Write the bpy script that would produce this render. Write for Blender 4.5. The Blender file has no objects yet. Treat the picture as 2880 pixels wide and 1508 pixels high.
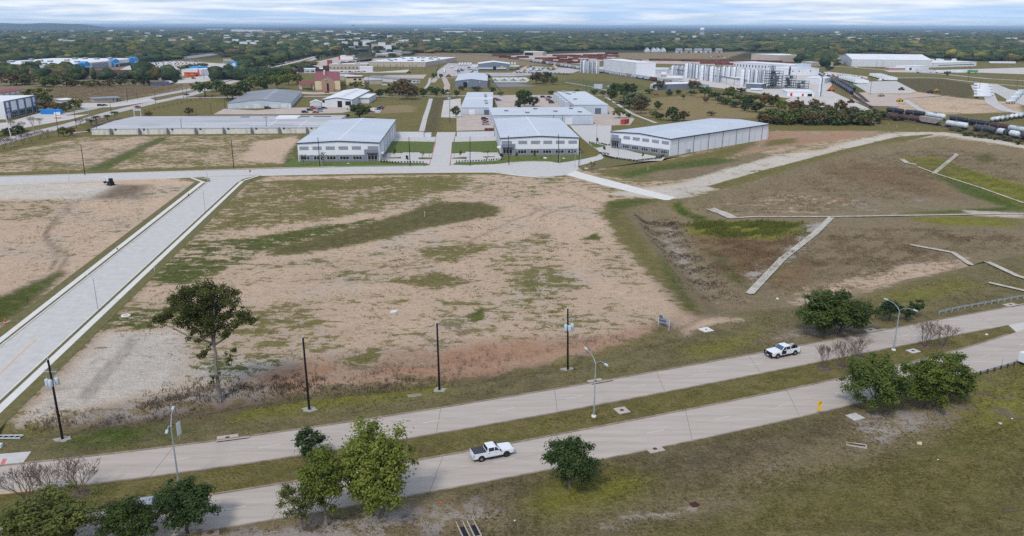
import bpy,bmesh,math,random
import numpy as np
from mathutils import Vector,Matrix
random.seed(11)
rng=np.random.default_rng(11)
S=bpy.context.scene
C=S.collection
PI=math.pi

# ------------------------------------------------------------------ camera
FOC,HCAM=2240.0,58.0  # focal length in pixels of the 2880 px wide photograph, flying height in metres
PITCH,ROLL=math.radians(16.90),math.radians(0.12)
_cd=bpy.data.cameras.new('camera')
_cd.sensor_width=36.0
_cd.lens=36.0*FOC/2880.0
_cd.clip_start,_cd.clip_end=0.5,200000.0
cam=bpy.data.objects.new('camera',_cd);C.objects.link(cam)
_c,_s=math.cos(ROLL),math.sin(ROLL)
_X,_U,_Fw=Vector((1,0,0)),Vector((0,math.sin(PITCH),math.cos(PITCH))),Vector((0,math.cos(PITCH),-math.sin(PITCH)))
_ax,_ay,_az=_c*_X+_s*_U,-_s*_X+_c*_U,-_Fw
cam.matrix_world=Matrix(((_ax.x,_ay.x,_az.x,0),(_ax.y,_ay.y,_az.y,0),(_ax.z,_ay.z,_az.z,HCAM),(0,0,0,1)))
S.camera=cam

# ------------------------------------------------------------------ daylight
SUN_EL,SUN_AZ=math.radians(52),math.radians(205)  # azimuth clockwise from +Y: behind the camera, a little left
SKY_STRENGTH,SUN_STRENGTH,SUN_ANGLE=0.12,1.5,math.radians(10)
W=bpy.data.worlds.new("World");S.world=W;W.use_nodes=True
nt=W.node_tree;nt.nodes.clear()
N,L=nt.nodes.new,nt.links.new
wo=N('ShaderNodeOutputWorld');bg=N('ShaderNodeBackground');bg.inputs[1].default_value=SKY_STRENGTH
sky=N('ShaderNodeTexSky');sky.sky_type='NISHITA';sky.sun_disc=False
sky.sun_elevation,sky.sun_rotation=SUN_EL,SUN_AZ
sky.air_density,sky.dust_density,sky.ozone_density=1.0,0.0,2.0
tc=N('ShaderNodeTexCoord');sep=N('ShaderNodeSeparateXYZ');L(tc.outputs['Generated'],sep.inputs[0])
mx=N('ShaderNodeMath');mx.operation='MAXIMUM';mx.inputs[1].default_value=0.0;L(sep.outputs[2],mx.inputs[0])
ad=N('ShaderNodeMath');ad.operation='ADD';ad.inputs[1].default_value=0.05;L(mx.outputs[0],ad.inputs[0])
dx=N('ShaderNodeMath');dx.operation='DIVIDE';L(sep.outputs[0],dx.inputs[0]);L(ad.outputs[0],dx.inputs[1])
dy=N('ShaderNodeMath');dy.operation='DIVIDE';L(sep.outputs[1],dy.inputs[0]);L(ad.outputs[0],dy.inputs[1])
cx=N('ShaderNodeCombineXYZ');L(dx.outputs[0],cx.inputs[0]);L(dy.outputs[0],cx.inputs[1])
cn=N('ShaderNodeTexNoise');cn.inputs['Scale'].default_value=0.27;cn.inputs['Detail'].default_value=7;cn.inputs['Roughness'].default_value=0.58
cn.inputs['Distortion'].default_value=0.4
L(cx.outputs[0],cn.inputs['Vector'])
cr=N('ShaderNodeMapRange');cr.inputs[1].default_value,cr.inputs[2].default_value=0.40,0.60
cr.inputs[3].default_value,cr.inputs[4].default_value=0.30,0.97
cr.interpolation_type='SMOOTHSTEP';L(cn.outputs[0],cr.inputs[0])
cn2=N('ShaderNodeTexNoise');cn2.inputs['Scale'].default_value=0.9;cn2.inputs['Detail'].default_value=5;L(cx.outputs[0],cn2.inputs['Vector'])
cc=N('ShaderNodeMix');cc.data_type='RGBA'
cc.inputs[6].default_value=(3.7,4.3,5.2,1);cc.inputs[7].default_value=(6.0,6.3,6.7,1);cw=N('ShaderNodeMapRange');cw.inputs[1].default_value,cw.inputs[2].default_value=0.32,0.64;L(cn2.outputs[0],cw.inputs[0]);L(cw.outputs[0],cc.inputs[0])
hz=N('ShaderNodeMapRange');hz.inputs[1].default_value,hz.inputs[2].default_value,hz.inputs[3].default_value,hz.inputs[4].default_value=0.0,0.012,0.9,0.0;L(mx.outputs[0],hz.inputs[0])
mz=N('ShaderNodeMath');mz.operation='MAXIMUM';L(cr.outputs[0],mz.inputs[0]);L(hz.outputs[0],mz.inputs[1])
mm=N('ShaderNodeMix');mm.data_type='RGBA'
rs=N('ShaderNodeVectorMath');rs.operation='ADD';rs.inputs[1].default_value=(0,0,0.22);L(tc.outputs['Generated'],rs.inputs[0])
rn=N('ShaderNodeVectorMath');rn.operation='NORMALIZE';L(rs.outputs[0],rn.inputs[0]);L(rn.outputs[0],sky.inputs[0])
L(mz.outputs[0],mm.inputs[0]);L(sky.outputs[0],mm.inputs[6]);L(cc.outputs[2],mm.inputs[7])
L(mm.outputs[2],bg.inputs[0]);L(bg.outputs[0],wo.inputs[0])
sd_=bpy.data.lights.new('sun','SUN');sd_.energy=SUN_STRENGTH;sd_.angle=SUN_ANGLE;sd_.color=(1.0,0.94,0.86)
sun=bpy.data.objects.new('sun',sd_);C.objects.link(sun)
_dir=Vector((math.sin(SUN_AZ)*math.cos(SUN_EL),math.cos(SUN_AZ)*math.cos(SUN_EL),math.sin(SUN_EL)))
sun.rotation_euler=_dir.to_track_quat('Z','Y').to_euler();sun.location=(0,-50,150)
S.view_settings.view_transform='Standard';S.view_settings.look='None'
S.view_settings.exposure=0.47;S.view_settings.gamma=1.0;S.view_settings.use_curve_mapping=False
S.render.engine='CYCLES'
S.cycles.use_denoising=False
S.cycles.max_bounces=6;S.cycles.diffuse_bounces=3;S.cycles.glossy_bounces=2;S.cycles.transmission_bounces=3
S.cycles.volume_bounces=1;S.cycles.sample_clamp_indirect=6

# ------------------------------------------------------------------ survey: photograph pixel -> ground
def G(px,py,z=0.0):
 u,v=(px-1440.0)/FOC,-(py-754.0)/FOC
 u,v=u*_c-v*_s,u*_s+v*_c
 dy_,dz_=math.cos(PITCH)+v*math.sin(PITCH),-math.sin(PITCH)+v*math.cos(PITCH)
 t=(z-HCAM)/dz_
 return(u*t,dy_*t)
def pix(x,y,z):
 p2=z-HCAM
 fu,ff=y*math.sin(PITCH)+p2*math.cos(PITCH),y*math.cos(PITCH)-p2*math.sin(PITCH)
 u,v=x/ff,fu/ff
 u,v=u*_c+v*_s,-u*_s+v*_c
 return 1440+u*FOC,754-v*FOC
def height_for(x,y,z0,py):
 """height of a thing standing at x, y whose top shows at pixel row py"""
 lo,hi=0.0,90.0
 for _ in range(40):
  m=(lo+hi)/2
  if pix(x,y,z0+m)[1]>py:lo=m
  else:hi=m
 return lo

def sdf(P,X,Y):
 """signed distance, positive inside"""
 P=np.asarray(P,float);n=len(P)
 d=np.full(X.shape,1e18);ins=np.zeros(X.shape,bool)
 for i in range(n):
  ax,ay=P[i];bx,by=P[(i+1)%n]
  ex,ey=bx-ax,by-ay;wx,wy=X-ax,Y-ay
  t=np.clip((wx*ex+wy*ey)/(ex*ex+ey*ey+1e-12),0,1)
  d=np.minimum(d,(wx-ex*t)**2+(wy-ey*t)**2)
  if ay!=by:
   ins^=((ay>Y)!=(by>Y))&(X<ex*(Y-ay)/(by-ay)+ax)
 d=np.sqrt(d)
 return np.where(ins,d,-d)
def ldist(P,X,Y):
 d=np.full(X.shape,1e18)
 for(ax,ay),(bx,by)in zip(P[:-1],P[1:]):
  ex,ey=bx-ax,by-ay;wx,wy=X-ax,Y-ay
  t=np.clip((wx*ex+wy*ey)/(ex*ex+ey*ey+1e-12),0,1)
  d=np.minimum(d,(wx-ex*t)**2+(wy-ey*t)**2)
 return np.sqrt(d)
def sm(t):
 t=np.clip(t,0,1);return t*t*(3-2*t)

BASIN=[G(*p)for p in[(1760,590),(1868,566),(1930,560),(2030,536),(2250,468),(2450,410),(2640,385),(2960,430),(3300,520),(3300,690),(2960,700),(2700,760),(2500,800),(2260,862),(2010,888),(1975,880),(1900,790),(1800,660)]]
DITCH=[G(*p)for p in[(-60,1225),(120,1208),(700,1122),(980,1092),(1250,1070),(1640,1010),(1900,935),(1960,905)]]
SWALE=[G(*p)for p in[(700,1700),(1250,1500),(1950,1415),(2400,1275),(2500,1250),(2880,1160),(3200,1050)]]
def hgt(X,Y):
 X,Y=np.asarray(X,float),np.asarray(Y,float)
 z=-3.6*sm(sdf(BASIN,X,Y)/8.0)
 z=z-0.9*(1-sm(ldist(DITCH,X,Y)/4.0))
 z=z-0.55*(1-sm(ldist(SWALE,X,Y)/6.0))
 return z
def GT(px,py):
 x,y=G(px,py)
 if y>420:return(x,y,0.0)
 z=0.0
 for _ in range(7):
  z=0.5*z+0.5*float(hgt(np.array([x]),np.array([y]))[0]);x,y=G(px,py,z)
 return(x,y,float(hgt(np.array([x]),np.array([y]))[0]))

# ------------------------------------------------------------------ materials
MATS={}
def mat(name,col,rough=0.7,var=0.12,scale=0.6,metal=0.0,bump=0.0,spec=0.3,emit=None,stretch=None,col2=None,vlo=0.35,vhi=0.65,rot=0.0):
 if name in MATS:return MATS[name]
 m=bpy.data.materials.new(name);m.use_nodes=True
 t=m.node_tree;b=t.nodes['Principled BSDF']
 b.inputs['Roughness'].default_value=rough;b.inputs['Metallic'].default_value=metal
 b.inputs['Specular IOR Level'].default_value=spec
 c=(*col,1)
 if var>0 or col2 is not None:
  g=t.nodes.new('ShaderNodeNewGeometry');n=t.nodes.new('ShaderNodeTexNoise')
  n.inputs['Scale'].default_value=scale;n.inputs['Detail'].default_value=6;n.inputs['Roughness'].default_value=0.6
  if stretch:
   mp=t.nodes.new('ShaderNodeMapping');mp.inputs['Scale'].default_value=stretch;mp.inputs['Rotation'].default_value=(0,0,rot)
   t.links.new(g.outputs['Position'],mp.inputs['Vector']);t.links.new(mp.outputs[0],n.inputs['Vector'])
  else:
   t.links.new(g.outputs['Position'],n.inputs['Vector'])
  r=t.nodes.new('ShaderNodeMapRange');r.inputs[1].default_value,r.inputs[2].default_value=vlo,vhi
  t.links.new(n.outputs[0],r.inputs[0])
  x=t.nodes.new('ShaderNodeMix');x.data_type='RGBA'
  d=col2 if col2 is not None else tuple(min(1,k*(1+var))for k in col)
  e=col if col2 is not None else tuple(k*(1-var)for k in col)
  x.inputs[6].default_value=(*e,1);x.inputs[7].default_value=(*d,1)
  t.links.new(r.outputs[0],x.inputs[0]);t.links.new(x.outputs[2],b.inputs['Base Color'])
  if bump:
   bp=t.nodes.new('ShaderNodeBump');bp.inputs['Strength'].default_value=bump;bp.inputs['Distance'].default_value=0.05
   t.links.new(n.outputs[0],bp.inputs['Height']);t.links.new(bp.outputs[0],b.inputs['Normal'])
 else:
  b.inputs['Base Color'].default_value=c
 MATS[name]=m
 return m
def leafmat(name,c1,c2,c3=None,scale=0.45):
 if name in MATS:return MATS[name]
 m=bpy.data.materials.new(name);m.use_nodes=True
 t=m.node_tree;b=t.nodes['Principled BSDF'];b.inputs['Roughness'].default_value=0.6;b.inputs['Specular IOR Level'].default_value=0.25
 g=t.nodes.new('ShaderNodeNewGeometry');n=t.nodes.new('ShaderNodeTexNoise');n.inputs['Scale'].default_value=scale;n.inputs['Detail'].default_value=5
 n.inputs['Roughness'].default_value=0.75
 t.links.new(g.outputs['Position'],n.inputs['Vector'])
 oi=t.nodes.new('ShaderNodeObjectInfo')
 a=t.nodes.new('ShaderNodeMath');a.operation='MULTIPLY_ADD';a.inputs[1].default_value=0.22;a.inputs[2].default_value=-0.11
 t.links.new(oi.outputs['Random'],a.inputs[0])
 a2=t.nodes.new('ShaderNodeMath');a2.operation='ADD';t.links.new(n.outputs[0],a2.inputs[0]);t.links.new(a.outputs[0],a2.inputs[1])
 r=t.nodes.new('ShaderNodeValToRGB');e=r.color_ramp.elements
 e[0].position,e[0].color=0.30,(*c1,1);e[1].position,e[1].color=0.58,(*c2,1)
 k=e.new(0.74);k.color=(*(c3 or c2),1)
 t.links.new(a2.outputs[0],r.inputs[0]);t.links.new(r.outputs[0],b.inputs['Base Color'])
 tr=t.nodes.new('ShaderNodeBsdfTranslucent');t.links.new(r.outputs[0],tr.inputs[0])
 mxs=t.nodes.new('ShaderNodeMixShader');mxs.inputs[0].default_value=0.30
 t.links.new(b.outputs[0],mxs.inputs[1]);t.links.new(tr.outputs[0],mxs.inputs[2])
 t.links.new(mxs.outputs[0],t.nodes['Material Output'].inputs['Surface'])
 MATS[name]=m;return m
M=lambda n:MATS[n]
mat('concrete_road',(0.385,0.335,0.295),0.85,scale=0.8,col2=(0.465,0.41,0.365),bump=0.05,stretch=(0.10,1.2,1),rot=-0.36)
mat('concrete_new',(0.47,0.455,0.445),0.85,scale=0.5,col2=(0.54,0.525,0.51),bump=0.05)
mat('concrete_channel',(0.36,0.33,0.28),0.9,scale=0.5,col2=(0.52,0.49,0.44))
mat('concrete_walk',(0.60,0.59,0.57),0.85,scale=0.4,col2=(0.68,0.66,0.63))
mat('kerb_old',(0.20,0.16,0.125),0.9,scale=0.7,col2=(0.33,0.27,0.22))
mat('kerb_new',(0.60,0.57,0.52),0.9,scale=0.5,col2=(0.68,0.65,0.6))
mat('joint_dark',(0.15,0.125,0.105),0.95,var=0.2)
mat('asphalt',(0.16,0.165,0.18),0.9,scale=0.2,col2=(0.22,0.22,0.235))
mat('lot_pink',(0.42,0.345,0.30),0.9,scale=0.12,col2=(0.50,0.42,0.37))
mat('lot_pale',(0.48,0.45,0.43),0.9,scale=0.08,col2=(0.56,0.53,0.50))
mat('gravel_pale',(0.44,0.42,0.41),0.95,scale=0.12,col2=(0.54,0.52,0.50))
mat('street_far',(0.40,0.37,0.37),0.9,scale=0.05,col2=(0.48,0.45,0.45))
mat('paint_white',(0.62,0.60,0.57),0.7,scale=2.0,col2=(0.50,0.46,0.43))
mat('paint_yellow',(0.62,0.36,0.10),0.7,var=0.2,scale=3)
mat('paint_red',(0.55,0.16,0.13),0.7,var=0.15,scale=3)
mat('metal_roof',(0.485,0.53,0.60),0.5,scale=0.06,col2=(0.54,0.585,0.65),spec=0.4)
mat('roof_white',(0.66,0.68,0.72),0.6,scale=0.1,col2=(0.76,0.77,0.80))
mat('roof_grey',(0.21,0.225,0.255),0.6,scale=0.1,col2=(0.26,0.275,0.31))
mat('roof_dirty',(0.36,0.37,0.40),0.8,scale=0.05,col2=(0.50,0.50,0.52),stretch=(0.4,2.2,1))
mat('roof_maroon',(0.10,0.022,0.035),0.7,var=0.25,scale=0.5)
mat('roof_red',(0.24,0.065,0.075),0.7,var=0.15,scale=0.6)
mat('wall_white',(0.68,0.70,0.76),0.6,scale=0.1,col2=(0.74,0.76,0.81))
mat('wall_pale',(0.58,0.60,0.645),0.6,scale=0.2,col2=(0.62,0.64,0.685))
mat('panel_grey',(0.26,0.28,0.34),0.6,var=0.06,scale=0.5)
mat('base_grey',(0.21,0.22,0.28),0.7,var=0.08,scale=0.8)
mat('trim_dark',(0.035,0.04,0.06),0.5,var=0.1)
mat('trim_blue',(0.10,0.14,0.21),0.5,var=0.1)
mat('glass_dark',(0.006,0.009,0.013),0.08,var=0,spec=0.6)
mat('glass_teal',(0.02,0.07,0.08),0.08,var=0,spec=0.7)
mat('frame_white',(0.62,0.66,0.68),0.5,var=0.05)
mat('wall_blue',(0.46,0.52,0.59),0.6,scale=0.2,col2=(0.51,0.57,0.64))
mat('wall_tan',(0.42,0.36,0.31),0.8,scale=0.3,col2=(0.48,0.42,0.36))
mat('wall_cream',(0.60,0.50,0.32),0.8,scale=0.3,col2=(0.66,0.56,0.38))
mat('wall_brick',(0.34,0.20,0.14),0.85,scale=1.0,col2=(0.42,0.26,0.19))
mat('wall_greyblue',(0.17,0.20,0.27),0.6,var=0.06,scale=0.3)
mat('wall_stained',(0.66,0.65,0.62),0.85,scale=0.5,col2=(0.26,0.24,0.20),stretch=(1.0,1.0,0.22),vlo=0.5,vhi=0.8)
mat('blue_bright',(0.02,0.22,0.62),0.5,var=0.08,scale=0.5)
mat('blue_store',(0.05,0.27,0.58),0.55,var=0.08,scale=0.3)
mat('orange_bright',(0.75,0.10,0.02),0.6,var=0.1)
mat('yellow_bright',(0.78,0.46,0.02),0.5,var=0.06)
mat('sign_red',(0.55,0.02,0.03),0.5,var=0.05)
mat('black_paint',(0.010,0.010,0.012),0.5,var=0.2)
mat('pole_black',(0.009,0.007,0.007),0.75,var=0.3,scale=2)
mat('pole_wood',(0.06,0.045,0.04),0.85,var=0.3,scale=2)
mat('galv',(0.40,0.45,0.50),0.4,var=0.1,scale=3,metal=0.35)
mat('galv_dark',(0.16,0.18,0.20),0.5,var=0.15,scale=2,metal=0.3)
mat('can_grey',(0.45,0.53,0.60),0.45,var=0.08,scale=2)
mat('rust',(0.10,0.028,0.024),0.85,scale=0.5,col2=(0.20,0.075,0.055))
mat('rust_dark',(0.045,0.014,0.014),0.85,scale=0.5,col2=(0.12,0.04,0.03))
mat('rust_beige',(0.42,0.33,0.24),0.85,scale=0.5,col2=(0.30,0.20,0.13))
mat('tank_black',(0.012,0.014,0.022),0.42,scale=0.6,col2=(0.03,0.032,0.042),spec=0.5)
mat('tank_grey',(0.05,0.055,0.075),0.5,scale=0.6,col2=(0.10,0.10,0.12))
mat('tank_rusty',(0.05,0.03,0.035),0.7,scale=0.5,col2=(0.12,0.06,0.055))
mat('tank_white',(0.56,0.62,0.68),0.5,scale=0.7,col2=(0.66,0.72,0.77))
mat('hopper_grey',(0.42,0.47,0.53),0.6,scale=0.4,col2=(0.50,0.55,0.60))
mat('hopper_tan',(0.30,0.27,0.24),0.7,scale=0.4,col2=(0.38,0.34,0.30))
mat('silo_white',(0.60,0.63,0.69),0.45,scale=0.25,col2=(0.68,0.71,0.77),spec=0.4)
mat('silo_grey',(0.36,0.39,0.45),0.4,scale=0.2,col2=(0.46,0.49,0.56),metal=0.2)
mat('steel_frame',(0.13,0.16,0.20),0.5,var=0.2,scale=0.5)
mat('rail_steel',(0.12,0.09,0.08),0.6,var=0.2)
mat('ballast',(0.13,0.105,0.10),0.95,scale=1.5,col2=(0.20,0.165,0.155),bump=0.2)
mat('sleeper_wood',(0.07,0.05,0.04),0.9,var=0.3)
mat('car_white',(0.72,0.75,0.80),0.25,var=0.03,spec=0.6)
mat('car_silver',(0.36,0.39,0.43),0.3,var=0.05,metal=0.3,spec=0.6)
mat('car_black',(0.012,0.013,0.018),0.25,var=0.05,spec=0.6)
mat('car_blue',(0.03,0.10,0.32),0.3,var=0.05,spec=0.6)
mat('car_red',(0.30,0.02,0.025),0.3,var=0.05,spec=0.6)
mat('car_navy',(0.02,0.03,0.07),0.3,var=0.05,spec=0.6)
mat('tyre',(0.012,0.012,0.013),0.85,var=0.2)
mat('rim',(0.40,0.41,0.44),0.35,var=0.1,metal=0.6)
mat('rim_dark',(0.06,0.06,0.065),0.5,var=0.1)
mat('bed_cover',(0.045,0.05,0.065),0.7,var=0.12,scale=4)
mat('lamp_red',(0.45,0.03,0.03),0.3,var=0.05)
mat('lamp_clear',(0.6,0.62,0.65),0.2,var=0.05)
mat('windscreen',(0.05,0.10,0.13),0.1,var=0,spec=0.7)
mat('bark_dark',(0.055,0.042,0.035),0.9,scale=1.5,col2=(0.13,0.10,0.085))
mat('bark_grey',(0.16,0.14,0.125),0.9,scale=1.5,col2=(0.26,0.235,0.21))
mat('twig',(0.135,0.095,0.075),0.9,scale=1.5,col2=(0.24,0.18,0.15))
mat('mulch',(0.075,0.05,0.04),0.95,scale=2,col2=(0.15,0.11,0.09),bump=0.3)
mat('timber_brown',(0.13,0.07,0.045),0.9,var=0.2,scale=1)
mat('bin_green',(0.03,0.10,0.05),0.7,var=0.1)
mat('container_red',(0.36,0.055,0.045),0.6,var=0.12,scale=1)
mat('machine_yellow',(0.50,0.30,0.03),0.5,var=0.1)
mat('teal_paint',(0.10,0.28,0.30),0.6,var=0.1)
mat('green_paint',(0.08,0.30,0.14),0.6,var=0.15)
mat('pad_gravel',(0.27,0.25,0.23),0.95,scale=3,col2=(0.40,0.38,0.35),bump=0.3)
mat('sand_stone',(0.55,0.46,0.32),0.9,var=0.1)
leafmat('leaf_oak',(0.037,0.063,0.013),(0.094,0.136,0.026),(0.185,0.223,0.044))
leafmat('leaf_dark',(0.024,0.048,0.014),(0.064,0.103,0.026),(0.126,0.166,0.044))
leafmat('leaf_olive',(0.061,0.074,0.018),(0.131,0.149,0.032),(0.210,0.219,0.052))
leafmat('leaf_yellow',(0.105,0.119,0.018),(0.219,0.219,0.032),(0.333,0.289,0.045))
leafmat('leaf_bright',(0.079,0.105,0.018),(0.166,0.201,0.032),(0.263,0.289,0.052))
leafmat('leaf_brown',(0.079,0.063,0.021),(0.166,0.114,0.042),(0.263,0.175,0.063))
leafmat('leaf_rust',(0.11,0.075,0.024),(0.21,0.14,0.042),(0.30,0.205,0.06))
leafmat('leaf_silver',(0.061,0.079,0.038),(0.131,0.158,0.079),(0.201,0.228,0.123))
leafmat('leaf_lone',(0.033,0.041,0.008),(0.089,0.102,0.021),(0.188,0.188,0.037))
leafmat('leaf_palm',(0.035,0.061,0.014),(0.105,0.140,0.035),(0.193,0.210,0.052))
leafmat('hedge_leaf',(0.011,0.025,0.011),(0.025,0.049,0.018),(0.052,0.079,0.028),scale=1.5)

# ------------------------------------------------------------------ mesh helpers
class MB:
 """collects boxes, tubes, prisms; build() links them as ONE mesh object"""
 def __init__(s):s.v,s.f,s.m,s.mats,s.cur,s.sm=[],[],[],[],0,[]
 def use(s,name):
  mm_=M(name)
  if mm_ not in s.mats:s.mats.append(mm_)
  s.cur=s.mats.index(mm_);return s
 def add(s,vs,fs,smooth=False):
  o=len(s.v);s.v.extend(vs)
  for f in fs:s.f.append(tuple(o+i for i in f));s.m.append(s.cur);s.sm.append(smooth)
  return s
 def box(s,x0,x1,y0,y1,z0,z1):
  vs=[(x0,y0,z0),(x1,y0,z0),(x1,y1,z0),(x0,y1,z0),(x0,y0,z1),(x1,y0,z1),(x1,y1,z1),(x0,y1,z1)]
  return s.add(vs,[(3,2,1,0),(4,5,6,7),(0,1,5,4),(1,2,6,5),(2,3,7,6),(3,0,4,7)])
 def obox(s,o,u,v,w):
  o,u,v,w=Vector(o),Vector(u),Vector(v),Vector(w)
  vs=[o,o+u,o+u+v,o+v,o+w,o+u+w,o+u+v+w,o+v+w]
  fs=[(3,2,1,0),(4,5,6,7),(0,1,5,4),(1,2,6,5),(2,3,7,6),(3,0,4,7)]
  if u.cross(v).dot(w)<0:fs=[tuple(reversed(f))for f in fs]
  return s.add([tuple(p)for p in vs],fs)
 def prism(s,poly,z0,z1):
  """vertical prism from an (x, y) outline; z0/z1 numbers or lists"""
  n=len(poly);a=sum(poly[i][0]*poly[(i+1)%n][1]-poly[(i+1)%n][0]*poly[i][1]for i in range(n))
  idx=list(range(n))if a>0 else list(reversed(range(n)))
  g=lambda z,i:z[i]if hasattr(z,'__len__')else z
  vs=[(poly[i][0],poly[i][1],g(z0,i))for i in idx]+[(poly[i][0],poly[i][1],g(z1,i))for i in idx]
  fs=[tuple(reversed(range(n))),tuple(range(n,2*n))]+[(i,(i+1)%n,n+(i+1)%n,n+i)for i in range(n)]
  return s.add(vs,fs)
 def extr(s,prof,y0,y1,taper=None):
  """profile of (x, z) extruded along y; counter-clockwise seen from -y"""
  n=len(prof);t0,t1=(taper or(y0,y1))
  a=sum(prof[i][0]*prof[(i+1)%n][1]-prof[(i+1)%n][0]*prof[i][1]for i in range(n))
  if a<0:prof=list(reversed(prof))
  vs=[(x,y0,z)for x,z in prof]+[(x,y1,z)for x,z in prof]
  return s.add(vs,[tuple(range(n)),tuple(reversed(range(n,2*n)))]+[((i+1)%n,i,n+i,n+(i+1)%n)for i in range(n)])
 def tube(s,p,q,r0,r1=None,n=6,caps=True,smooth=True):
  p,q=Vector(p),Vector(q);r1=r0 if r1 is None else r1
  d=(q-p).normalized()if(q-p).length>1e-9 else Vector((0,0,1))
  a=d.orthogonal().normalized();b=d.cross(a)
  vs=[]
  for c0,r in((p,r0),(q,r1)):
   for k in range(n):
    t=2*PI*k/n;w=c0+a*(r*math.cos(t))+b*(r*math.sin(t));vs.append(tuple(w))
  fs=[(k,(k+1)%n,n+(k+1)%n,n+k)for k in range(n)]
  s.add(vs,fs,smooth)
  if caps:s.add(vs,[tuple(reversed(range(n))),tuple(range(n,2*n))])
  return s
 def lathe(s,prof,n=20,axis='z',c=(0,0,0),smooth=True):
  """prof of (r, h)"""
  vs=[]
  for r,h in prof:
   for k in range(n):
    t=2*PI*k/n;a,b=r*math.cos(t),r*math.sin(t)
    p=(a,b,h)if axis=='z' else((h,a,b)if axis=='x' else(b,h,a))
    vs.append((p[0]+c[0],p[1]+c[1],p[2]+c[2]))
  fs=[]
  for j in range(len(prof)-1):
   for k in range(n):fs.append((j*n+k,j*n+(k+1)%n,(j+1)*n+(k+1)%n,(j+1)*n+k))
  s.add(vs,fs,smooth)
  s.add(vs,[tuple(reversed(range(n))),tuple((len(prof)-1)*n+k for k in range(n))])
  return s
 def quad(s,a,b,c,d):return s.add([a,b,c,d],[(0,1,2,3)])
 def mesh(s,name):
  me=bpy.data.meshes.new(name)
  v=np.asarray(s.v,np.float32).reshape(-1,3)
  me.from_pydata([tuple(p)for p in v.tolist()],[],s.f)
  for m_ in s.mats:me.materials.append(m_)
  me.polygons.foreach_set('material_index',s.m);me.polygons.foreach_set('use_smooth',s.sm)
  me.update();return me
 def build(s,name,parent=None,loc=None,rz=0.0,bevel=0.0,**tags):
  o=bpy.data.objects.new(name,s.mesh(name));C.objects.link(o)
  if parent is not None:o.parent=parent
  if loc is not None:o.location=loc
  if rz:o.rotation_euler=(0,0,rz)
  if bevel:
   b=o.modifiers.new('bevel','BEVEL');b.width=bevel;b.segments=2;b.limit_method='ANGLE';b.angle_limit=0.6
  for k,v in tags.items():o[k]=v
  return o
def thing(name,label,cat,loc=(0,0,0),rz=0.0,group=None):
 o=bpy.data.objects.new(name,None);C.objects.link(o);o.empty_display_size=0.3
 o.location=loc;o.rotation_euler=(0,0,rz);o['label']=label;o['category']=cat
 if group:o['group']=group
 return o
def tag(o,label,cat,group=None):
 o['label']=label;o['category']=cat
 if group:o['group']=group
 return o
def dup(root,loc,rz=0.0,label=None,group=None,scale=None,swap=None):
 """a copy of a thing with copies of its parts and sub-parts"""
 r=root.copy();C.objects.link(r);r.location=loc;r.rotation_euler=(0,0,rz)
 if scale is not None:r.scale=scale if hasattr(scale,'__len__')else(scale,)*3
 if label:r['label']=label
 if group:r['group']=group
 def rec(src,dst):
  for ch in list(src.children):
   c=ch.copy();C.objects.link(c);c.parent=dst
   if swap and c.type=='MESH':
    for i,sl in enumerate(c.material_slots):
     mn=c.data.materials[i].name
     if mn in swap:sl.link='OBJECT';sl.material=M(swap[mn])
   rec(ch,c)
 rec(root,r)
 return r
def smooth_line(pts,deg=3,step=3.0,x0=None,x1=None):
 """world polyline through survey pixels, smoothed by a polynomial y(x)"""
 w=np.array([G(*p)for p in pts]);c=np.polyfit(w[:,0],w[:,1],deg)
 a,b=(w[:,0].min()if x0 is None else x0),(w[:,0].max()if x1 is None else x1)
 xs=np.linspace(a,b,max(2,int((b-a)/step)+1))
 return[(float(x),float(np.polyval(c,x)))for x in xs]
def offset(line,d):
 """shift a polyline to its left by d"""
 out=[]
 for i,p in enumerate(line):
  a,b=line[max(0,i-1)],line[min(len(line)-1,i+1)]
  t=Vector((b[0]-a[0],b[1]-a[1])).normalized();out.append((p[0]-t.y*d,p[1]+t.x*d))
 return out
def ribbon(mb,A,B,z):
 """flat strip between two polylines with the same number of points"""
 n=len(A);vs=[(p[0],p[1],z)for p in A]+[(p[0],p[1],z)for p in B]
 fs=[]
 for i in range(n-1):
  f=(i,i+1,n+i+1,n+i)
  a,b,c=vs[f[0]],vs[f[1]],vs[f[3]]
  if(b[0]-a[0])*(c[1]-a[1])-(b[1]-a[1])*(c[0]-a[0])<0:f=tuple(reversed(f))
  fs.append(f)
 return mb.add(vs,fs)
def wallstrip(mb,A,B,z0,z1):
 """solid strip (kerb, sidewalk) between two polylines"""
 ribbon(mb,A,B,z1)
 for Lx in(A,B):
  n=len(Lx);vs=[(p[0],p[1],z0)for p in Lx]+[(p[0],p[1],z1)for p in Lx]
  mb.add(vs,[(i,i+1,n+i+1,n+i)for i in range(n-1)])
 for a,b in((A[0],B[0]),(A[-1],B[-1])):
  mb.add([(a[0],a[1],z0),(b[0],b[1],z0),(b[0],b[1],z1),(a[0],a[1],z1)],[(0,1,2,3)])
 return mb
def resample(line,step):
 out,acc=[line[0]],0.0
 P=[Vector(p)for p in line];d=[0.0]
 for a,b in zip(P[:-1],P[1:]):d.append(d[-1]+(b-a).length)
 n=max(1,int(round(d[-1]/step)))
 res=[]
 for k in range(n+1):
  t=d[-1]*k/n;j=0
  while j<len(d)-2 and d[j+1]<t:j+=1
  u=(t-d[j])/max(1e-9,d[j+1]-d[j]);q=P[j].lerp(P[j+1],u);res.append((q.x,q.y))
 return res
LOTZ=[0.012]
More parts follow.
